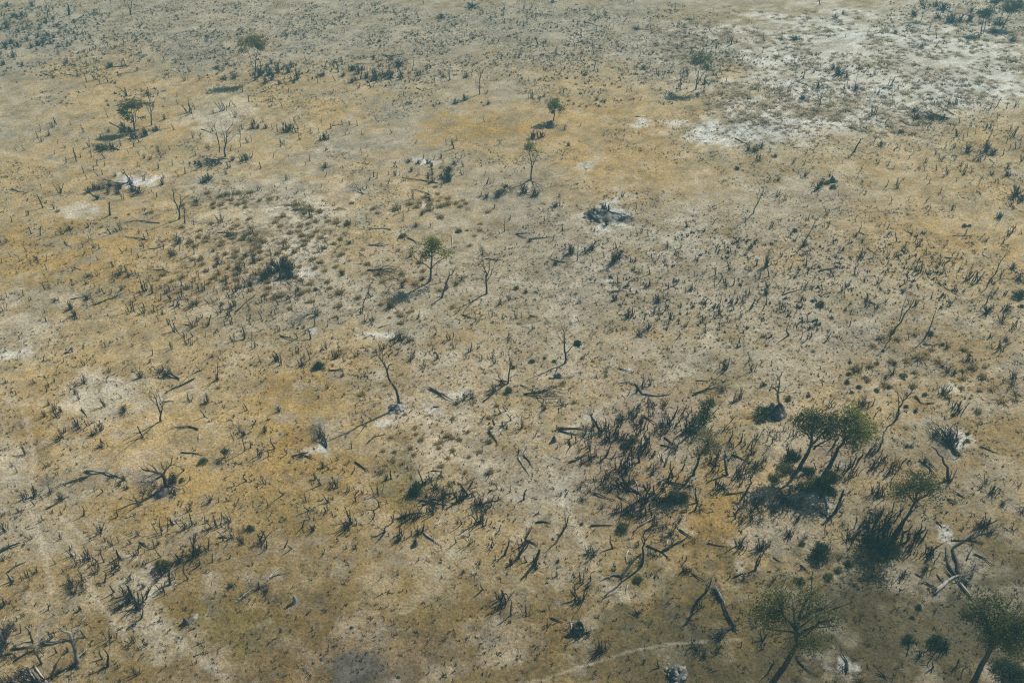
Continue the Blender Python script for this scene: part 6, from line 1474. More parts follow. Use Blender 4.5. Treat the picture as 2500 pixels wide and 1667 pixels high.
# leafless shrubs and brush: tile, x, y (foot), height, width
for t, x, y, h, w in [
    ('A0', 1230, 1270, 60, 150), ('A0', 1330, 1250, 60, 130), ('A0', 1440, 1200, 50, 120), ('A0', 960, 1375, 70, 160), ('A0', 900, 1370, 50, 100), ('A0', 1040, 1370, 60, 90), ('A0', 1990, 630, 30, 80),
    ('A0', 1010, 620, 45, 120), ('A0', 2060, 730, 40, 120), ('A0', 2150, 720, 40, 110), ('A0', 2260, 1470, 70, 110), ('A0', 2320, 1180, 80, 90), ('A0', 60, 260, 60, 90), ('A0', 10, 280, 60, 60), ('A0', 110, 400, 60, 80), ('A0', 170, 430, 70, 70), ('A0', 290, 440, 70, 60), ('A0', 350, 420, 60, 80), ('A0', 250, 380, 50, 60), ('A0', 50, 440, 70, 80), ('A0', 30, 600, 50, 80), ('A0', 120, 530, 50, 70), ('A0', 210, 610, 50, 50), ('A0', 370, 270, 50, 60), ('A0', 200, 150, 50, 90), ('A0', 120, 160, 50, 90), ('A0', 300, 60, 60, 70), ('A0', 60, 60, 50, 90), ('A0', 420, 210, 40, 50), ('A0', 400, 390, 50, 80),
    ('A1', 40, 700, 110, 110), ('A1', 130, 690, 90, 120), ('A1', 200, 670, 90, 80), ('A1', 300, 670, 90, 80), ('A1', 380, 730, 120, 90), ('A1', 90, 760, 70, 90), ('A1', 940, 680, 90, 100), ('A1', 1100, 740, 70, 130), ('A1', 1010, 720, 60, 120), ('A1', 1310, 610, 70, 140), ('A1', 1180, 710, 60, 100), ('A1', 1240, 720, 60, 110), ('A1', 890, 650, 70, 90), ('A1', 880, 760, 50, 90), ('A1', 280, 330, 40, 50), ('A1', 620, 700, 60, 60), ('A1', 640, 1280, 60, 130), ('A1', 300, 1210, 70, 150), ('A1', 20, 1180, 50, 60), ('A1', 90, 1180, 55, 70), ('A1', 1400, 1490, 45, 90), ('A1', 1490, 1500, 40, 80), ('A1', 1920, 920, 60, 90), ('A1', 1830, 950, 50, 90), ('A1', 1980, 70, 50, 160), ('A1', 1930, 710, 50, 80), ('A1', 1720, 710, 40, 60), ('A1', 1770, 1560, 40, 120), ('A1', 640, 1540, 50, 110), ('A1', 1700, 170, 50, 130), ('A1', 2130, 960, 40, 60),
    ('A2', 190, 1270, 80, 120), ('A2', 270, 1260, 60, 90), ('A2', 1210, 630, 40, 110), ('A2', 2230, 1390, 70, 130), ('A2', 2290, 1360, 60, 70), ('A2', 2170, 1380, 50, 80), ('A2', 370, 25, 40, 90), ('A2', 670, 690, 30, 60), ('A2', 780, 920, 40, 60), ('A2', 850, 940, 35, 60), ('A2', 1150, 270, 30, 120), ('A2', 1700, 870, 30, 80), ('A2', 520, 1340, 40, 60), ('A2', 1770, 770, 60, 60),
    ('A3', 1600, 90, 80, 140), ('A3', 1680, 210, 90, 180), ('A3', 1560, 170, 60, 100), ('A3', 1760, 200, 70, 120), ('A3', 1850, 190, 70, 110), ('A3', 1340, 150, 60, 100), ('A3', 1540, 60, 70, 90), ('A3', 1860, 110, 60, 80), ('A3', 2120, 230, 60, 160), ('A3', 2080, 310, 50, 120), ('A3', 2240, 380, 50, 120), ('A3', 240, 370, 50, 140), ('A3', 130, 370, 30, 70), ('A3', 650, 690, 90, 150), ('A3', 720, 710, 60, 90), ('A3', 600, 640, 50, 90), ('A3', 460, 810, 60, 90), ('A3', 320, 910, 40, 90), ('A3', 800, 830, 50, 90), ('A3', 1400, 440, 50, 80), ('A3', 1360, 1090, 60, 150), ('A3', 1480, 1100, 50, 160), ('A3', 1600, 1100, 50, 140), ('A3', 1330, 1030, 50, 90), ('A3', 2000, 1390, 110, 110), ('A3', 2060, 1420, 60, 120), ('A3', 1830, 1400, 80, 110), ('A3', 1030, 1340, 60, 90), ('A3', 1220, 1220, 40, 90), ('A3', 620, 170, 40, 90), ('A3', 60, 1440, 25, 100), ('A3', 690, 130, 30, 60), ('A3', 1170, 310, 40, 70), ('A3', 900, 1190, 40, 60),
    ('B0', 870, 170, 60, 140), ('B0', 810, 200, 60, 90), ('B0', 1270, 210, 70, 150), ('B0', 1220, 190, 50, 90), ('B0', 1060, 50, 40, 50), ('B0', 1490, 130, 60, 60), ('B0', 640, 545, 45, 90), ('B0', 1100, 960, 50, 90), ('B0', 1180, 970, 50, 70), ('B0', 650, 1270, 80, 100), ('B0', 690, 1330, 70, 90), ('B0', 800, 1180, 50, 110), ('B0', 810, 970, 35, 90), ('B0', 1640, 670, 70, 90), ('B0', 1880, 110, 60, 130), ('B0', 1920, 80, 60, 110), ('B0', 2100, 600, 45, 130), ('B0', 2240, 620, 40, 130), ('B0', 2000, 860, 60, 110), ('B0', 2180, 910, 60, 100), ('B0', 2330, 840, 60, 90), ('B0', 2300, 1050, 50, 100), ('B0', 510, 1200, 40, 70), ('B0', 2250, 790, 50, 90), ('B0', 1800, 290, 40, 120), ('B0', 1580, 780, 40, 70),
    ('B1', 200, 920, 110, 170), ('B1', 260, 900, 120, 150), ('B1', 130, 950, 100, 150), ('B1', 320, 980, 90, 120), ('B1', 60, 1000, 70, 110), ('B1', 270, 850, 70, 90), ('B1', 90, 990, 90, 140), ('B1', 300, 960, 130, 130), ('B1', 230, 990, 70, 140), ('B1', 340, 900, 80, 60), ('B1', 150, 860, 70, 70), ('B1', 1590, 280, 40, 90), ('B1', 1470, 510, 50, 70), ('B1', 1520, 410, 30, 60), ('B1', 1000, 1385, 60, 100), ('B1', 1320, 1560, 90, 140), ('B1', 1400, 1568, 70, 90), ('B1', 1340, 1070, 70, 70), ('B1', 1230, 1260, 60, 100), ('B1', 1760, 70, 70, 100), ('B1', 2220, 240, 60, 130), ('B1', 2110, 250, 60, 90), ('B1', 2300, 150, 30, 120), ('B1', 860, 670, 30, 60), ('B1', 380, 1110, 50, 80), ('B1', 790, 960, 40, 60), ('B1', 290, 1180, 40, 60), ('B1', 560, 1330, 80, 80), ('B1', 2310, 1545, 60, 110), ('B1', 440, 1445, 30, 50), ('B1', 1840, 1050, 50, 80), ('B1', 1530, 1000, 40, 90), ('B1', 2080, 770, 40, 50), ('B1', 1750, 1090, 60, 60),
    ('B2', 750, 400, 80, 110), ('B2', 840, 350, 50, 90), ('B2', 110, 200, 90, 130), ('B2', 210, 230, 70, 120), ('B2', 160, 650, 40, 60), ('B2', 540, 760, 100, 120), ('B2', 730, 720, 60, 90), ('B2', 930, 840, 110, 130), ('B2', 980, 810, 90, 110), ('B2', 940, 1190, 50, 90), ('B2', 1340, 1210, 60, 110), ('B2', 1170, 1510, 110, 120), ('B2', 1250, 1460, 70, 90), ('B2', 1060, 1350, 60, 80), ('B2', 400, 860, 40, 100), ('B2', 1060, 1060, 40, 70), ('B2', 2330, 1130, 70, 90), ('B2', 1640, 1100, 40, 50), ('B2', 2330, 880, 140, 90), ('B2', 870, 500, 60, 60), ('B2', 130, 1115, 40, 60), ('B2', 1300, 1310, 30, 70), ('B2', 2180, 720, 40, 60), ('B2', 400, 330, 50, 90),
    ('B3', 330, 690, 60, 90), ('B3', 450, 170, 80, 110), ('B3', 490, 130, 60, 70), ('B3', 2270, 230, 110, 150), ('B3', 2320, 280, 70, 90), ('B3', 2000, 1310, 90, 130), ('B3', 2150, 1390, 130, 110), ('B3', 2180, 1280, 60, 130), ('B3', 1120, 1500, 80, 80), ('B3', 1350, 1240, 70, 60), ('B3', 840, 800, 60, 70), ('B3', 2240, 900, 50, 120), ('B3', 2300, 1000, 70, 130), ('B3', 1480, 1510, 70, 70), ('B3', 800, 605, 40, 70), ('B3', 90, 90, 40, 80), ('B3', 2200, 50, 60, 110), ('B3', 2050, 40, 40, 70), ('B3', 380, 1450, 50, 80), ('B3', 2120, 430, 60, 70), ('B3', 1030, 1550, 50, 140), ('B3', 710, 1285, 40, 50), ('B3', 900, 1200, 50, 60), ('B3', 2040, 1530, 40, 70), ('B3', 2180, 1560, 50, 80),
    ('C0', 780, 380, 90, 110), ('C0', 690, 480, 80, 80), ('C0', 725, 530, 80, 60), ('C0', 420, 690, 80, 90), ('C0', 500, 620, 80, 100), ('C0', 520, 690, 90, 110), ('C0', 560, 640, 60, 50), ('C0', 450, 580, 60, 50), ('C0', 720, 800, 100, 90), ('C0', 560, 880, 80, 100), ('C0', 1290, 330, 60, 70), ('C0', 1470, 280, 60, 90), ('C0', 1520, 310, 50, 90), ('C0', 1890, 570, 60, 100), ('C0', 1990, 360, 40, 80), ('C0', 1140, 640, 60, 70), ('C0', 930, 970, 40, 110), ('C0', 460, 1390, 80, 90), ('C0', 1010, 1250, 50, 100), ('C0', 1140, 1270, 60, 60), ('C0', 1100, 1320, 40, 70), ('C0', 1430, 1340, 90, 120), ('C0', 1330, 1390, 50, 120), ('C0', 1480, 1420, 60, 110), ('C0', 1570, 1390, 60, 90), ('C0', 560, 1440, 60, 90), ('C0', 1950, 140, 20, 70), ('C0', 2240, 860, 50, 70), ('C0', 850, 860, 40, 80), ('C0', 1170, 1350, 40, 70),
    ('C1', 580, 230, 60, 70), ('C1', 430, 220, 40, 110), ('C1', 210, 640, 60, 60), ('C1', 590, 880, 90, 90), ('C1', 420, 1050, 40, 90), ('C1', 1840, 570, 40, 90), ('C1', 1970, 520, 60, 100), ('C1', 2190, 460, 80, 120), ('C1', 2250, 400, 60, 100), ('C1', 1480, 1390, 110, 110), ('C1', 1420, 1420, 60, 80), ('C1', 1660, 1350, 90, 90), ('C1', 1720, 1420, 90, 120), ('C1', 1780, 1430, 70, 90), ('C1', 1640, 1540, 70, 120), ('C1', 1890, 1460, 60, 70), ('C1', 2060, 1500, 80, 130), ('C1', 2150, 1520, 70, 120), ('C1', 2120, 1560, 60, 110), ('C1', 1600, 1270, 60, 90), ('C1', 730, 150, 60, 60), ('C1', 190, 170, 50, 80), ('C1', 1420, 180, 60, 90), ('C1', 80, 830, 70, 120), ('C1', 620, 1150, 50, 70), ('C1', 2260, 780, 60, 90), ('C1', 2130, 1220, 40, 70), ('C1', 2300, 800, 40, 60), ('C1', 1200, 1270, 60, 60), ('C1', 1560, 1430, 60, 90),
    ('C2', 1190, 420, 110, 120), ('C2', 1260, 400, 90, 80), ('C2', 1150, 460, 90, 80), ('C2', 1390, 580, 70, 130), ('C2', 1290, 600, 80, 100), ('C2', 1240, 560, 70, 80), ('C2', 810, 870, 80, 90), ('C2', 660, 860, 60, 110), ('C2', 960, 900, 90, 90), ('C2', 1020, 900, 80, 90), ('C2', 1180, 760, 90, 110), ('C2', 1380, 760, 110, 120), ('C2', 1320, 830, 90, 110), ('C2', 1420, 840, 70, 90), ('C2', 1080, 960, 90, 100), ('C2', 720, 1090, 70, 110), ('C2', 640, 1110, 60, 90), ('C2', 1240, 1030, 70, 90), ('C2', 1020, 1180, 100, 110), ('C2', 870, 1250, 80, 110), ('C2', 960, 1330, 90, 150), ('C2', 1060, 1370, 80, 130), ('C2', 900, 1370, 60, 110), ('C2', 1190, 1540, 90, 130), ('C2', 1240, 1470, 80, 110), ('C2', 820, 1530, 60, 90), ('C2', 1050, 1568, 70, 90), ('C2', 1640, 820, 120, 110), ('C2', 1760, 760, 90, 120), ('C2', 2230, 1180, 70, 110), ('C2', 2100, 1250, 60, 90), ('C2', 1930, 1350, 80, 110), ('C2', 2200, 1560, 80, 130), ('C2', 2290, 1550, 70, 110), ('C2', 1350, 1480, 60, 120), ('C2', 1420, 1450, 50, 120), ('C2', 1500, 1470, 40, 110), ('C2', 2090, 520, 90, 60), ('C2', 1950, 260, 90, 70), ('C2', 1920, 450, 40, 120), ('C2', 2310, 400, 40, 80), ('C2', 1280, 1220, 50, 60), ('C2', 300, 620, 40, 60), ('C2', 750, 780, 60, 70),
    ('C3', 1640, 280, 110, 130), ('C3', 1600, 230, 70, 90), ('C3', 1700, 300, 60, 70), ('C3', 2250, 350, 90, 130), ('C3', 1830, 180, 70, 90), ('C3', 1150, 300, 90, 110), ('C3', 1080, 330, 40, 60), ('C3', 1160, 210, 40, 90), ('C3', 2270, 490, 50, 130), ('C3', 2240, 400, 40, 130), ('C3', 1740, 640, 80, 80), ('C3', 1600, 490, 70, 90), ('C3', 1640, 920, 110, 170), ('C3', 1540, 860, 90, 130), ('C3', 1720, 920, 80, 100), ('C3', 1750, 1050, 30, 100), ('C3', 230, 1080, 100, 130), ('C3', 180, 1090, 60, 90), ('C3', 2030, 1390, 90, 120), ('C3', 1650, 1280, 40, 90), ('C3', 1000, 1410, 90, 120), ('C3', 860, 600, 70, 110), ('C3', 100, 1430, 70, 110), ('C3', 180, 1480, 60, 110), ('C3', 2150, 1500, 50, 80), ('C3', 480, 1430, 50, 70), ('C3', 1270, 960, 30, 100), ('C3', 1440, 1110, 50, 70), ('C3', 2330, 1560, 70, 90), ('C3', 640, 1180, 60, 110), ('C3', 540, 1200, 60, 110), ('C3', 1640, 60, 50, 60),
    ('D0', 60, 1230, 140, 110), ('D0', 40, 1120, 110, 90), ('D0', 100, 1060, 90, 80), ('D0', 140, 1240, 60, 90), ('D0', 270, 1290, 60, 90), ('D0', 700, 1420, 60, 130), ('D0', 770, 1310, 70, 90), ('D0', 660, 1430, 40, 80), ('D0', 1190, 830, 110, 120), ('D0', 1100, 880, 60, 90), ('D0', 1480, 590, 90, 110), ('D0', 1440, 640, 60, 90), ('D0', 1640, 470, 70, 110), ('D0', 1560, 500, 60, 100), ('D0', 2230, 790, 50, 120), ('D0', 2120, 680, 30, 110), ('D0', 660, 740, 60, 90), ('D0', 1290, 890, 70, 90), ('D0', 100, 1568, 110, 160), ('D0', 230, 1568, 100, 150), ('D0', 350, 1568, 70, 110), ('D0', 20, 1568, 100, 110), ('D0', 200, 1480, 60, 110), ('D0', 110, 650, 50, 70), ('D0', 960, 1430, 70, 80), ('D0', 1320, 690, 50, 70), ('D0', 2220, 280, 40, 60), ('D0', 30, 860, 60, 90), ('D0', 620, 1280, 50, 60),
    ('D1', 1450, 60, 80, 130), ('D1', 1370, 60, 50, 90), ('D1', 50, 300, 60, 90), ('D1', 870, 110, 80, 80), ('D1', 2080, 80, 70, 100), ('D1', 80, 720, 60, 130), ('D1', 30, 700, 50, 90), ('D1', 2270, 850, 80, 90), ('D1', 1310, 260, 50, 70), ('D1', 520, 170, 50, 60), ('D1', 2340, 480, 60, 70), ('D1', 1490, 200, 50, 70),
    ('D2', 60, 420, 60, 90), ('D2', 1180, 460, 90, 90), ('D2', 1290, 390, 80, 120), ('D2', 1380, 250, 60, 120), ('D2', 1450, 220, 60, 110), ('D2', 1180, 40, 70, 120), ('D2', 1320, 110, 50, 110), ('D2', 2290, 330, 110, 130), ('D2', 2200, 80, 100, 170), ('D2', 2100, 70, 80, 130), ('D2', 2280, 70, 80, 110), ('D2', 2090, 310, 60, 90), ('D2', 1880, 790, 70, 130), ('D2', 1840, 740, 60, 100), ('D2', 1920, 1150, 70, 130), ('D2', 1690, 1260, 60, 100), ('D2', 1760, 1320, 40, 90), ('D2', 580, 1120, 60, 120), ('D2', 820, 1290, 80, 100), ('D2', 210, 520, 40, 60), ('D2', 1610, 540, 50, 110), ('D2', 730, 390, 50, 110), ('D2', 1150, 940, 30, 110), ('D2', 690, 700, 40, 60), ('D2', 620, 820, 60, 80), ('D2', 420, 460, 30, 60), ('D2', 2120, 620, 50, 110),
    ('D3', 980, 180, 110, 140), ('D3', 1100, 140, 110, 150), ('D3', 900, 220, 90, 120), ('D3', 1050, 280, 110, 150), ('D3', 1160, 260, 110, 140), ('D3', 960, 330, 90, 130), ('D3', 1080, 380, 90, 150), ('D3', 1190, 400, 70, 110), ('D3', 1310, 340, 90, 90), ('D3', 780, 250, 90, 90), ('D3', 1380, 260, 80, 80), ('D3', 1490, 380, 80, 80), ('D3', 1440, 530, 60, 70), ('D3', 1230, 600, 60, 60), ('D3', 1960, 150, 90, 130), ('D3', 190, 220, 50, 80), ('D3', 1880, 520, 90, 100), ('D3', 1860, 600, 60, 60), ('D3', 1810, 660, 40, 70), ('D3', 560, 70, 60, 140), ('D3', 270, 80, 60, 60), ('D3', 680, 1440, 40, 120), ('D3', 850, 1550, 40, 150), ('D3', 1380, 1320, 40, 70), ('D3', 10, 300, 70, 80), ('D3', 1620, 1260, 70, 110), ('D3', 1530, 740, 30, 60),
]:
    add_shrub(*tile(t, x, y), h * TK, w * TK)
for t, x, y, h, w in [('C2', 95, 790, 150, 90), ('A0', 1355, 880, 60, 50), ('A2', 1610, 700, 70, 80), ('C1', 2140, 830, 60, 80), ('B1', 490, 340, 60, 110), ('B2', 1010, 450, 40, 100), ('C0', 1490, 1350, 50, 70), ('B1', 1420, 790, 60, 60), ('C1', 1550, 1310, 50, 90), ('B1', 250, 720, 70, 110), ('B0', 1960, 740, 50, 60), ('A1', 800, 700, 40, 90), ('C3', 880, 560, 70, 130), ('B1', 1890, 1000, 40, 60)]:
    add_shrub(*tile(t, x, y), h * TK, w * TK, 'brown')

# the 300 of a kind that show largest stand as things of their own; the smaller ones become one scatter
STUMP_LIST.sort(key=lambda s: -s[2])
_fix = random.Random(3)
STUMP_LIST = [(x, y, h, k or _fix.choices('sfmbt', (0.40, 0.2, 0.18, 0.12, 0.10))[0]) for x, y, h, k in STUMP_LIST]
clumps = [s for s in STUMP_LIST if s[3] == 'm']
poles = [s for s in STUMP_LIST if s[3] != 'm']
for s in poles[:298]:
    make_stump(*s)
for s in clumps[:298]:
    make_stump(*s)
SMALL_STUMPS = poles[298:] + clumps[298:]
SHRUB_LIST.sort(key=lambda s: -(s[2] * (s[3] or s[2])))
for s in SHRUB_LIST[:298]:
    make_shrub(*s)
SMALL_SHRUBS = SHRUB_LIST[298:]
# ------------------------------------------------------------------ smaller stumps and shrubs, merged into one scatter
def merged(name, label, items, mat):
    """items: (mesh, location, scale, rotation about z) -> one joined object."""
    V, F, n = [], [], 0
    cache = {}
    for me, loc, sc_, rz in items:
        if me.name not in cache:
            co = np.empty(len(me.vertices) * 3, np.float32)
            me.vertices.foreach_get("co", co)
            cache[me.name] = (co.reshape(-1, 3), [tuple(p.vertices) for p in me.polygons])
        co, fs = cache[me.name]
        c, s = math.cos(rz), math.sin(rz)
        q = co * np.array(sc_)
        q = np.stack([q[:, 0] * c - q[:, 1] * s, q[:, 0] * s + q[:, 1] * c, q[:, 2]], 1) + np.array(loc)
        V.append(q)
        F.extend(tuple(i + n for i in f) for f in fs)
        n += len(co)
    me = bpy.data.meshes.new(name)
    me.from_pydata(np.concatenate(V).tolist(), [], F)
    me.materials.append(mat)
    me.update()
    o = put(name, me)
    o["kind"] = "stuff"
    o["label"] = label
    return o


items = []
rr_ = random.Random(77)
for px, py, hpx, kind in SMALL_STUMPS:
    p = spot(px, py)
    h = max(0.35, up_m(p, hpx))
    items.append((rr_.choice(STUMPS[kind]), p, (h * 1.15, h * 1.15, h), rr_.uniform(0, 6.28)))
# many more, too small to note one by one, in the burnt belts: x, y, half-width, half-height (2352-wide view), number
for cx, cy, rx, ry, n in [(120, 60, 230, 70, 110), (500, 60, 400, 70, 60), (250, 140, 300, 50, 60), (640, 160, 90, 35, 26), (900, 165, 110, 35, 36), (1350, 100, 400, 80, 60), (1500, 170, 250, 60, 36), (2200, 30, 150, 45, 40), (1900, 160, 250, 90, 36),
                          (150, 330, 200, 60, 30), (450, 370, 250, 50, 50), (700, 300, 250, 60, 40), (1000, 390, 200, 50, 40), (430, 680, 260, 90, 60), (560, 700, 180, 70, 40), (300, 560, 220, 80, 30), (1700, 690, 320, 100, 90), (1500, 600, 300, 90, 40),
                          (2050, 620, 270, 100, 70), (2200, 380, 150, 90, 60), (1950, 420, 250, 80, 30), (900, 780, 300, 70, 30), (1050, 1170, 200, 60, 26), (1480, 1050, 170, 130, 60), (1700, 1080, 120, 100, 30), (550, 1200, 300, 80, 26), (250, 1270, 220, 80, 24)]:
    for _ in range(n):
        x, y = cx + rr_.gauss(0, 0.5) * rx, cy + rr_.gauss(0, 0.5) * ry
        if y < -40:
            continue
        p = spot(x * 1.063, y * 1.063)
        h = rr_.uniform(0.5, 1.5)
        items.append((rr_.choice(STUMPS[rr_.choice('sfmmb')]), p, (h * 1.1, h * 1.1, h), rr_.uniform(0, 6.28)))
merged("small_burnt_stumps", "low burnt stumps and saplings scattered thinly over the plain", items, M['char'])
items = []
for px, py, hpx, wpx, kind in SMALL_SHRUBS:
    p = spot(px, py)
    h = max(0.4, up_m(p, hpx))
    w = wpx / px_per_m(p) * 0.8
    items.append((rr_.choice(FAR_SHRUBS), p, (w, w, h), rr_.uniform(0, 6.28)))
# fine brush filling the burnt thickets: x, y, half-width, half-height (2352-wide view), number
for cx, cy, rx, ry, n in [(1450, 1010, 140, 120, 26), (1480, 1150, 120, 80, 18), (1690, 1040, 100, 80, 14), (1800, 1150, 100, 70, 12), (1020, 1150, 120, 50, 10), (2000, 1210, 100, 60, 10), (640, 165, 70, 24, 14), (920, 165, 100, 24, 18), (300, 300, 60, 18, 14), (480, 380, 40, 16, 10), (250, 435, 50, 16, 12), (1010, 400, 60, 22, 16), (90, 90, 120, 60, 40), (60, 1480, 60, 50, 6)]:
    for _ in range(n):
        p = spot((cx + rr_.gauss(0, 0.55) * rx) * 1.063, (cy + rr_.gauss(0, 0.55) * ry) * 1.063)
        h = rr_.uniform(0.6, 1.4)
        items.append((rr_.choice(SHRUBS if px_per_m(p) > 16.5 else FAR_SHRUBS), p, (h * 0.95, h * 0.95, h), rr_.uniform(0, 6.28)))
if items:
    merged("low_brush", "low black brush between the stumps", items, M['bark'])

# ------------------------------------------------------------------ golden tussocks
T = []
for x, y, w in [(1465, 790, 70), (1470, 850, 50), (1520, 900, 70), (1240, 880, 60), (1165, 1005, 60), (1275, 1010, 60), (1420, 980, 70), (1450, 1040, 70), (1260, 1100, 80), (1345, 1120, 60), (1180, 1135, 50), (1150, 1200, 90), (1700, 925, 80), (1680, 975, 60), (1765, 870, 90), (1870, 900, 60),
                (1810, 1000, 70), (1760, 1070, 60), (1810, 710, 70), (1950, 830, 60), (1960, 1060, 60), (2050, 1015, 80), (2140, 700, 70), (2140, 920, 80), (1700, 1145, 80), (1920, 1200, 60), (1190, 400, 60), (965, 490, 90), (2000, 560, 50), (2215, 590, 60), (2160, 790, 60), (2160, 1195, 70), (1800, 890, 60), (1650, 940, 60), (1365, 670, 50), (1020, 240, 40), (705, 220, 40)]:
    T.append((*tile('C1', x, y), w * TK))
for x, y, w in [(700, 1130, 60), (570, 560, 60), (465, 385, 80), (645, 155, 55), (745, 180, 45), (865, 320, 50), (630, 285, 35), (1570, 1560, 60)]:
    T.append((*tile('C2', x, y), w * TK))
for x, y, w in [(770, 1125, 120), (230, 1150, 100), (730, 1340, 60), (1330, 1400, 80), (1330, 1330, 90), (1300, 1300, 60), (1410, 1300, 60), (1230, 1350, 50), (1150, 1230, 70), (1240, 1240, 110), (1440, 1290, 50), (1210, 820, 40), (1700, 330, 90), (1760, 310, 90), (1840, 300, 80), (1880, 330, 80), (1770, 255, 70), (1650, 150, 60),
                (1670, 215, 60), (1590, 360, 90), (1680, 280, 50), (1900, 275, 50), (2130, 380, 70), (1290, 355, 110), (1080, 350, 80), (1110, 390, 50), (880, 300, 60), (1020, 860, 70), (1960, 690, 60), (2010, 600, 60), (2060, 490, 60), (2060, 550, 60), (1940, 550, 40)]:
    T.append((*tile('B1', x, y), w * TK))
for x, y, w in [(1840, 550, 60), (930, 520, 45), (880, 485, 50), (800, 520, 50), (1390, 380, 60), (1450, 1005, 60), (1580, 1015, 60), (1860, 860, 70), (1840, 815, 80), (1770, 820, 70), (1570, 750, 60), (1600, 770, 70), (1185, 400, 40), (1070, 435, 40), (530, 375, 55), (1220, 235, 50), (1010, 95, 45), (1500, 650, 50)]:
    T.append((*tile('B0', x, y), w * TK))
for x, y, w in [(2005, 425, 60), (1925, 335, 45), (1140, 610, 80), (2100, 1460, 40)]:
    T.append((*tile('C0', x, y), w * TK))
rt = random.Random(5)
NOTED_T = len(T)


def scatter_t(cx, cy, rx, ry, n, wm, sd, gap):
    k = tries = 0
    while k < n and tries < n * 30:
        tries += 1
        a, r = rt.uniform(0, 6.28), math.sqrt(rt.random())
        x, y = (cx + rx * r * math.cos(a)) * 1.063, (cy + ry * r * math.sin(a)) * 1.063
        p = flat(x, y)
        if any((p[0] - q[0]) ** 2 + (p[1] - q[1]) ** 2 < gap * gap for q in TP):
            continue
        if float(fbm(p[0] / 9, p[1] / 9, 301, 3)) < 0.40:
            continue
        s = FPX / (p[1] * COS + CAM_H * SIN)
        T.append((x, y, max(0.5, rt.gauss(wm, sd)) * s))
        TP.append(p)
        k += 1


TP = [flat(t[0], t[1]) for t in T]
scatter_t(585, 520, 170, 80, 130, 1.25, .28, 1.3)
scatter_t(540, 590, 90, 60, 70, 1.3, .3, 1.25)
scatter_t(690, 560, 110, 80, 55, 1.2, .25, 1.4)
scatter_t(660, 650, 60, 50, 30, 1.1, .25, 1.2)
scatter_t(1010, 475, 70, 25, 22, 1.2, .3, 1.3)
scatter_t(900, 660, 60, 40, 8, 1.2, .3, 1.5)
scatter_t(760, 640, 150, 90, 40, 1.0, .25, 1.8)
scatter_t(1000, 620, 130, 90, 24, 0.9, .25, 2.0)
scatter_t(480, 640, 110, 60, 26, 1.1, .25, 1.6)
scatter_t(430, 480, 120, 50, 18, 1.0, .25, 2.0)
scatter_t(1960, 200, 330, 120, 330, 1.9, .5, 1.6)
scatter_t(1750, 90, 280, 80, 150, 1.9, .5, 1.8)
scatter_t(2200, 120, 200, 90, 130, 2.0, .5, 1.8)
scatter_t(1790, 240, 170, 60, 90, 1.7, .45, 1.5)
scatter_t(1950, 170, 420, 150, 420, 1.1, .35, 1.0)
scatter_t(1820, 270, 260, 60, 120, 0.9, .3, 0.9)
scatter_t(2110, 830, 150, 70, 20, 1.2, .3, 1.5)
scatter_t(2230, 900, 110, 60, 14, 1.2, .3, 1.5)
order = sorted(range(len(T)), key=lambda i: (-(i < NOTED_T), -T[i][2] * (1.5 if T[i][1] > 420 else 1.0)))
T = [T[i] for i in order]
for px, py, w in T[:298]:
    make_tussock(px, py, w)
A_, B_, C_, c1, c2 = [], [], [], [], []
gen = np.random.default_rng(9)
for px, py, w in T[298:]:
    p = spot(px, py)
    w = w / px_per_m(p)
    n = 42
    a = gen.uniform(0, 6.28, n)
    sp = np.abs(gen.normal(size=n)) * 0.62
    base = np.array(p) + np.stack([gen.normal(size=n) * 0.16 * w, gen.normal(size=n) * 0.16 * w, np.full(n, -0.03)], 1)
    tip = base + np.stack([np.cos(a) * sp * w * 0.8, np.sin(a) * sp * w * 0.8, gen.uniform(0.08, 0.26, n) * w], 1)
    s = np.stack([-np.sin(a), np.cos(a), np.zeros(n)], 1) * (gen.uniform(0.03, 0.07, n) * w)[:, None]
    A_.append(base - s); B_.append(base + s); C_.append(tip)
    k = 0.75 + 0.5 * gen.random((n, 1)) * gen.uniform(0.7, 1.3)
    c1.append(np.array([0.42, 0.33, 0.22]) * k)
    c2.append(np.array([0.72, 0.58, 0.39]) * k)
far = put("grass_tussocks", blades_mesh("grass_tussocks", np.concatenate(A_), np.concatenate(B_), np.concatenate(C_), np.concatenate(c1), np.concatenate(c2), M['straw']))
far["kind"] = "stuff"
far["label"] = "dry grass tussocks crowding the pale sandy ground"


# ------------------------------------------------------------------ ground cover: dark tufts, straw tufts, fallen twigs
def field(n, seed):
    g = np.random.default_rng(seed)
    y = np.sqrt(g.uniform(46 ** 2, 300 ** 2, n))
    x = g.uniform(-0.62, 0.62, n) * (y + 45)
    return x, y


def cover(px, py):
    """How thickly low dark tufts stand at a place (2352-wide view)."""
    d = np.where(py > 900, 0.07, 0.17)
    for cx, cy, rx, ry, v in [(600, 60, 700, 120, .8), (1250, 100, 500, 110, .8), (1600, 650, 600, 190, .95), (1300, 640, 300, 120, .8), (1900, 280, 420, 140, .5), (1250, 880, 350, 120, .55), (2000, 780, 380, 160, .7), (640, 560, 260, 130, .5), (900, 700, 280, 140, .4),
                              (1250, 1150, 200, 140, .5), (1480, 1050, 230, 180, .5), (450, 700, 260, 120, .32), (2150, 1000, 250, 180, .25), (1080, 1030, 170, 110, .5), (1950, 1250, 420, 140, .18), (1560, 340, 200, 130, .3), (800, 200, 300, 80, .4)]:
        e = np.hypot((px - cx) / rx, (py - cy) / ry)
        d = np.maximum(d, v * np.clip((1.25 - e) / 0.5, 0, 1))
    return d


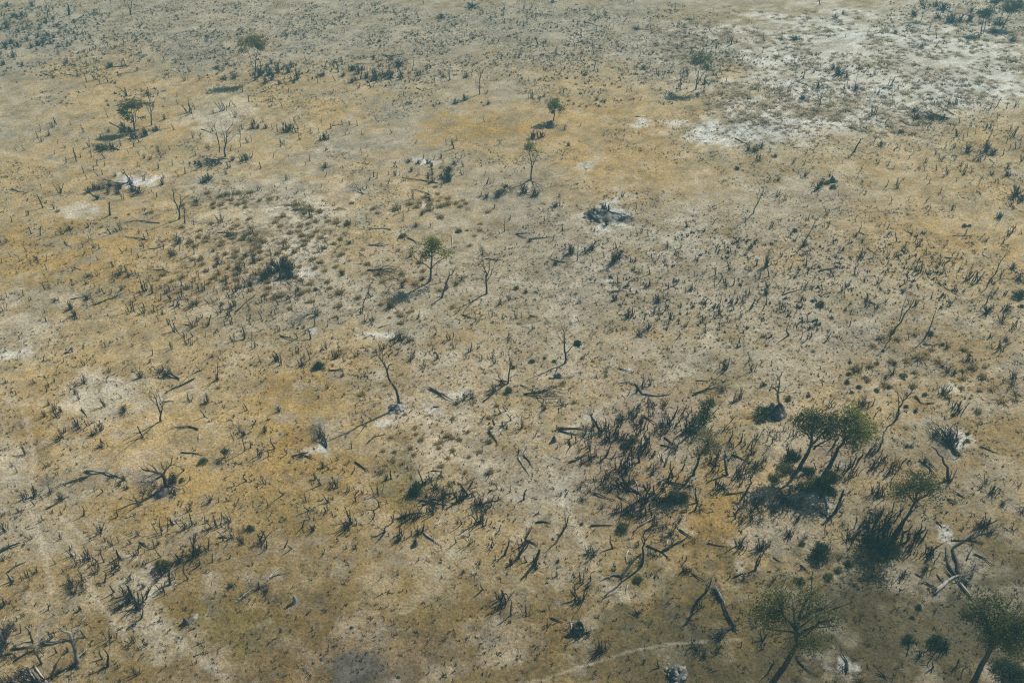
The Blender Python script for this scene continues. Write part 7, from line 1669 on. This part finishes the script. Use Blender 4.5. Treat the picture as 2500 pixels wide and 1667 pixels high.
def tufts(name, label, n, seed, dens, size, blades, lo, hi, tip_mul, spread=0.6):
    g = np.random.default_rng(seed)
    x, y = field(n, seed)
    px, py = project(x, y)
    keep = g.random(n) < dens(px / 1.063, py / 1.063) * (0.25 + 1.7 * np.clip((fbm(x / 6, y / 6, seed, 4, 0.6) - 0.40) / 0.22, 0, 1))
    x, y = x[keep], y[keep]
    m = len(x)
    z = ground_z(x, y)
    s = size[0] + (size[1] - size[0]) * g.random(m) ** 2.6
    P = np.repeat(np.stack([x, y, z - 0.03], 1), blades, 0)
    S = np.repeat(s, blades)
    k = m * blades
    a = g.uniform(0, 6.28, k)
    P = P + np.stack([g.normal(size=k) * 0.22 * S, g.normal(size=k) * 0.22 * S, np.zeros(k)], 1)
    sp = np.abs(g.normal(size=k)) * spread
    tip = P + np.stack([np.cos(a) * sp * S, np.sin(a) * sp * S, g.uniform(0.4, 1.0, k) * S * 0.85], 1)
    w = np.stack([-np.sin(a), np.cos(a), np.zeros(k)], 1) * (g.uniform(0.12, 0.24, k) * S)[:, None]
    if lo is None:
        c = soil_colour(x, y) * g.uniform(0.75, 1.45, (m, 1))
    else:
        c = np.array(lo) + (np.array(hi) - np.array(lo)) * g.random((m, 1))
    c = np.repeat(c, blades, 0)
    o = put(name, blades_mesh(name, P - w, P + w, tip, c, c * tip_mul, M['straw']))
    o["kind"] = "stuff"
    o["label"] = label
    return m


n1 = tufts("burnt_grass_tufts", "dark burnt grass tufts dotting the ground", 260000, 31, cover, (0.10, 0.46), 5, (0.035, 0.034, 0.03), (0.19, 0.14, 0.085), 1.2)
def far_cover(px, py):
    d = np.clip((330 - py) / 120, 0, 1) * 0.30
    for cx, cy, rx, ry, v in [(150, 90, 230, 90, 1.), (500, 60, 420, 80, .8), (1200, 60, 500, 80, .7), (1450, 150, 300, 70, .6), (640, 160, 110, 40, .9), (920, 165, 120, 40, .9), (2200, 40, 200, 60, .9), (1700, 650, 330, 130, .22), (2050, 620, 250, 100, .18)]:
        e = np.hypot((px - cx) / rx, (py - cy) / ry)
        d = np.maximum(d, v * np.clip((1.25 - e) / 0.5, 0, 1))
    return d


n3 = tufts("low_scrub", "low dark burnt scrub thickening towards the far plain", 60000, 33, far_cover, (0.28, 0.85), 6, (0.03, 0.031, 0.03), (0.12, 0.095, 0.07), 1.2, 0.45)
n2 = tufts("dry_grass", "thin dry straw-coloured grass over the plain", 90000, 32, lambda a, b: np.full(a.shape, 0.8), (0.14, 0.34), 3, None, None, 1.1, 0.9)
print("tufts", n1, n2, n3, "tussocks", len(T), "small stumps", len(SMALL_STUMPS), "small shrubs", len(SMALL_SHRUBS))


def twigs_on_ground():
    g = np.random.default_rng(55)
    x, y = field(9000, 56)
    px, py = project(x, y)
    keep = g.random(9000) < (0.35 + cover(px / 1.063, py / 1.063))
    x, y = x[keep], y[keep]
    n = len(x)
    L = g.uniform(0.3, 1.6, n) * g.random(n) ** 0.5
    a = g.uniform(0, 6.28, n)
    d = np.stack([np.cos(a), np.sin(a), g.normal(size=n) * 0.08], 1) * L[:, None]
    w = np.stack([-np.sin(a), np.cos(a), np.zeros(n)], 1) * (0.02 + 0.03 * g.random(n))[:, None]
    c = np.stack([x, y, ground_z(x, y) + 0.04], 1)
    up = np.array([0, 0, 0.05])
    # three-sided sticks: two long faces meeting in a ridge
    A = np.concatenate([c - d / 2 - w, c - d / 2 + w])
    B = np.concatenate([c + d / 2, c + d / 2])
    C = np.concatenate([c - d / 2 + up, c - d / 2 + up])
    t = np.where(g.random(n) < 0.14, 0.5, 0.055)[:, None] * np.array([1.0, 0.96, 0.88]) * g.uniform(0.7, 1.3, (n, 1))
    t = np.concatenate([t, t])
    o = put("fallen_twigs", blades_mesh("fallen_twigs", A, B, C, t, t, M['straw']))
    o["kind"] = "stuff"
    o["label"] = "small fallen twigs strewn over the ground"


twigs_on_ground()


# ------------------------------------------------------------------ labels that single each thing out
ORD = ["nearest", "second", "third", "fourth", "fifth", "sixth", "seventh", "eighth", "ninth", "tenth", "eleventh", "twelfth", "thirteenth", "fourteenth", "fifteenth", "sixteenth", "seventeenth", "eighteenth", "nineteenth", "twentieth", "twenty-first", "twenty-second", "twenty-third", "twenty-fourth", "twenty-fifth", "twenty-sixth", "twenty-seventh", "twenty-eighth", "twenty-ninth", "thirtieth"]


def sector(dx, dy):
    if abs(dx) > abs(dy):
        return "left of" if dx < 0 else "right of"
    return "beyond" if dy < 0 else "in front of"


def write_labels():
    kinds = {}
    for i, (o, desc, px, py) in enumerate(AUTO):
        kinds.setdefault(desc, []).append(i)
    for desc, ids in kinds.items():
        best = {i: (99, 1e9, None) for i in ids}
        for mx, my, phrase in MARKS:
            by = {}
            for i in ids:
                dx, dy = AUTO[i][2] - mx, AUTO[i][3] - my
                by.setdefault(sector(dx, dy), []).append((math.hypot(dx, dy), i))
            for sec, row in by.items():
                row.sort()
                for rank, (dist, i) in enumerate(row[:30]):
                    score = dist * (1 + 0.22 * rank)
                    if score < best[i][1]:
                        best[i] = (rank, score, f"{ORD[rank]} {sec} the {phrase}")
        for i in ids:
            r, s, text = best[i]
            if text is None:
                text = "far out on the plain"
            AUTO[i][0]["label"] = f"{desc}, {text}"


write_labels()
# ------------------------------------------------------------------ the air: thin blue-green haze over the plain
def build_haze():
    lim, lo, hi = 1560.0, -2.2, 79.0
    v = [(sx * lim, sy * lim, z) for z in (lo, hi) for sx, sy in ((-1, -1), (1, -1), (1, 1), (-1, 1))]
    f = [(3, 2, 1, 0), (4, 5, 6, 7), (0, 1, 5, 4), (1, 2, 6, 5), (2, 3, 7, 6), (3, 0, 4, 7)]
    me = bpy.data.meshes.new("haze")
    me.from_pydata(v, [], f)
    m = bpy.data.materials.new("haze_air")
    m.use_nodes = True
    nt = m.node_tree
    nt.nodes.clear()
    out = nt.nodes.new("ShaderNodeOutputMaterial")
    pv = nt.nodes.new("ShaderNodeVolumePrincipled")
    pv.inputs["Color"].default_value = (0.36, 0.84, 0.92, 1)
    pv.inputs["Density"].default_value = 0.0009
    pv.inputs["Anisotropy"].default_value = 0.0
    nt.links.new(pv.outputs[0], out.inputs["Volume"])
    me.materials.append(m)
    o = put("haze", me)
    o["kind"] = "stuff"
    o["label"] = "thin pale blue-green haze over the dry plain"


build_haze()
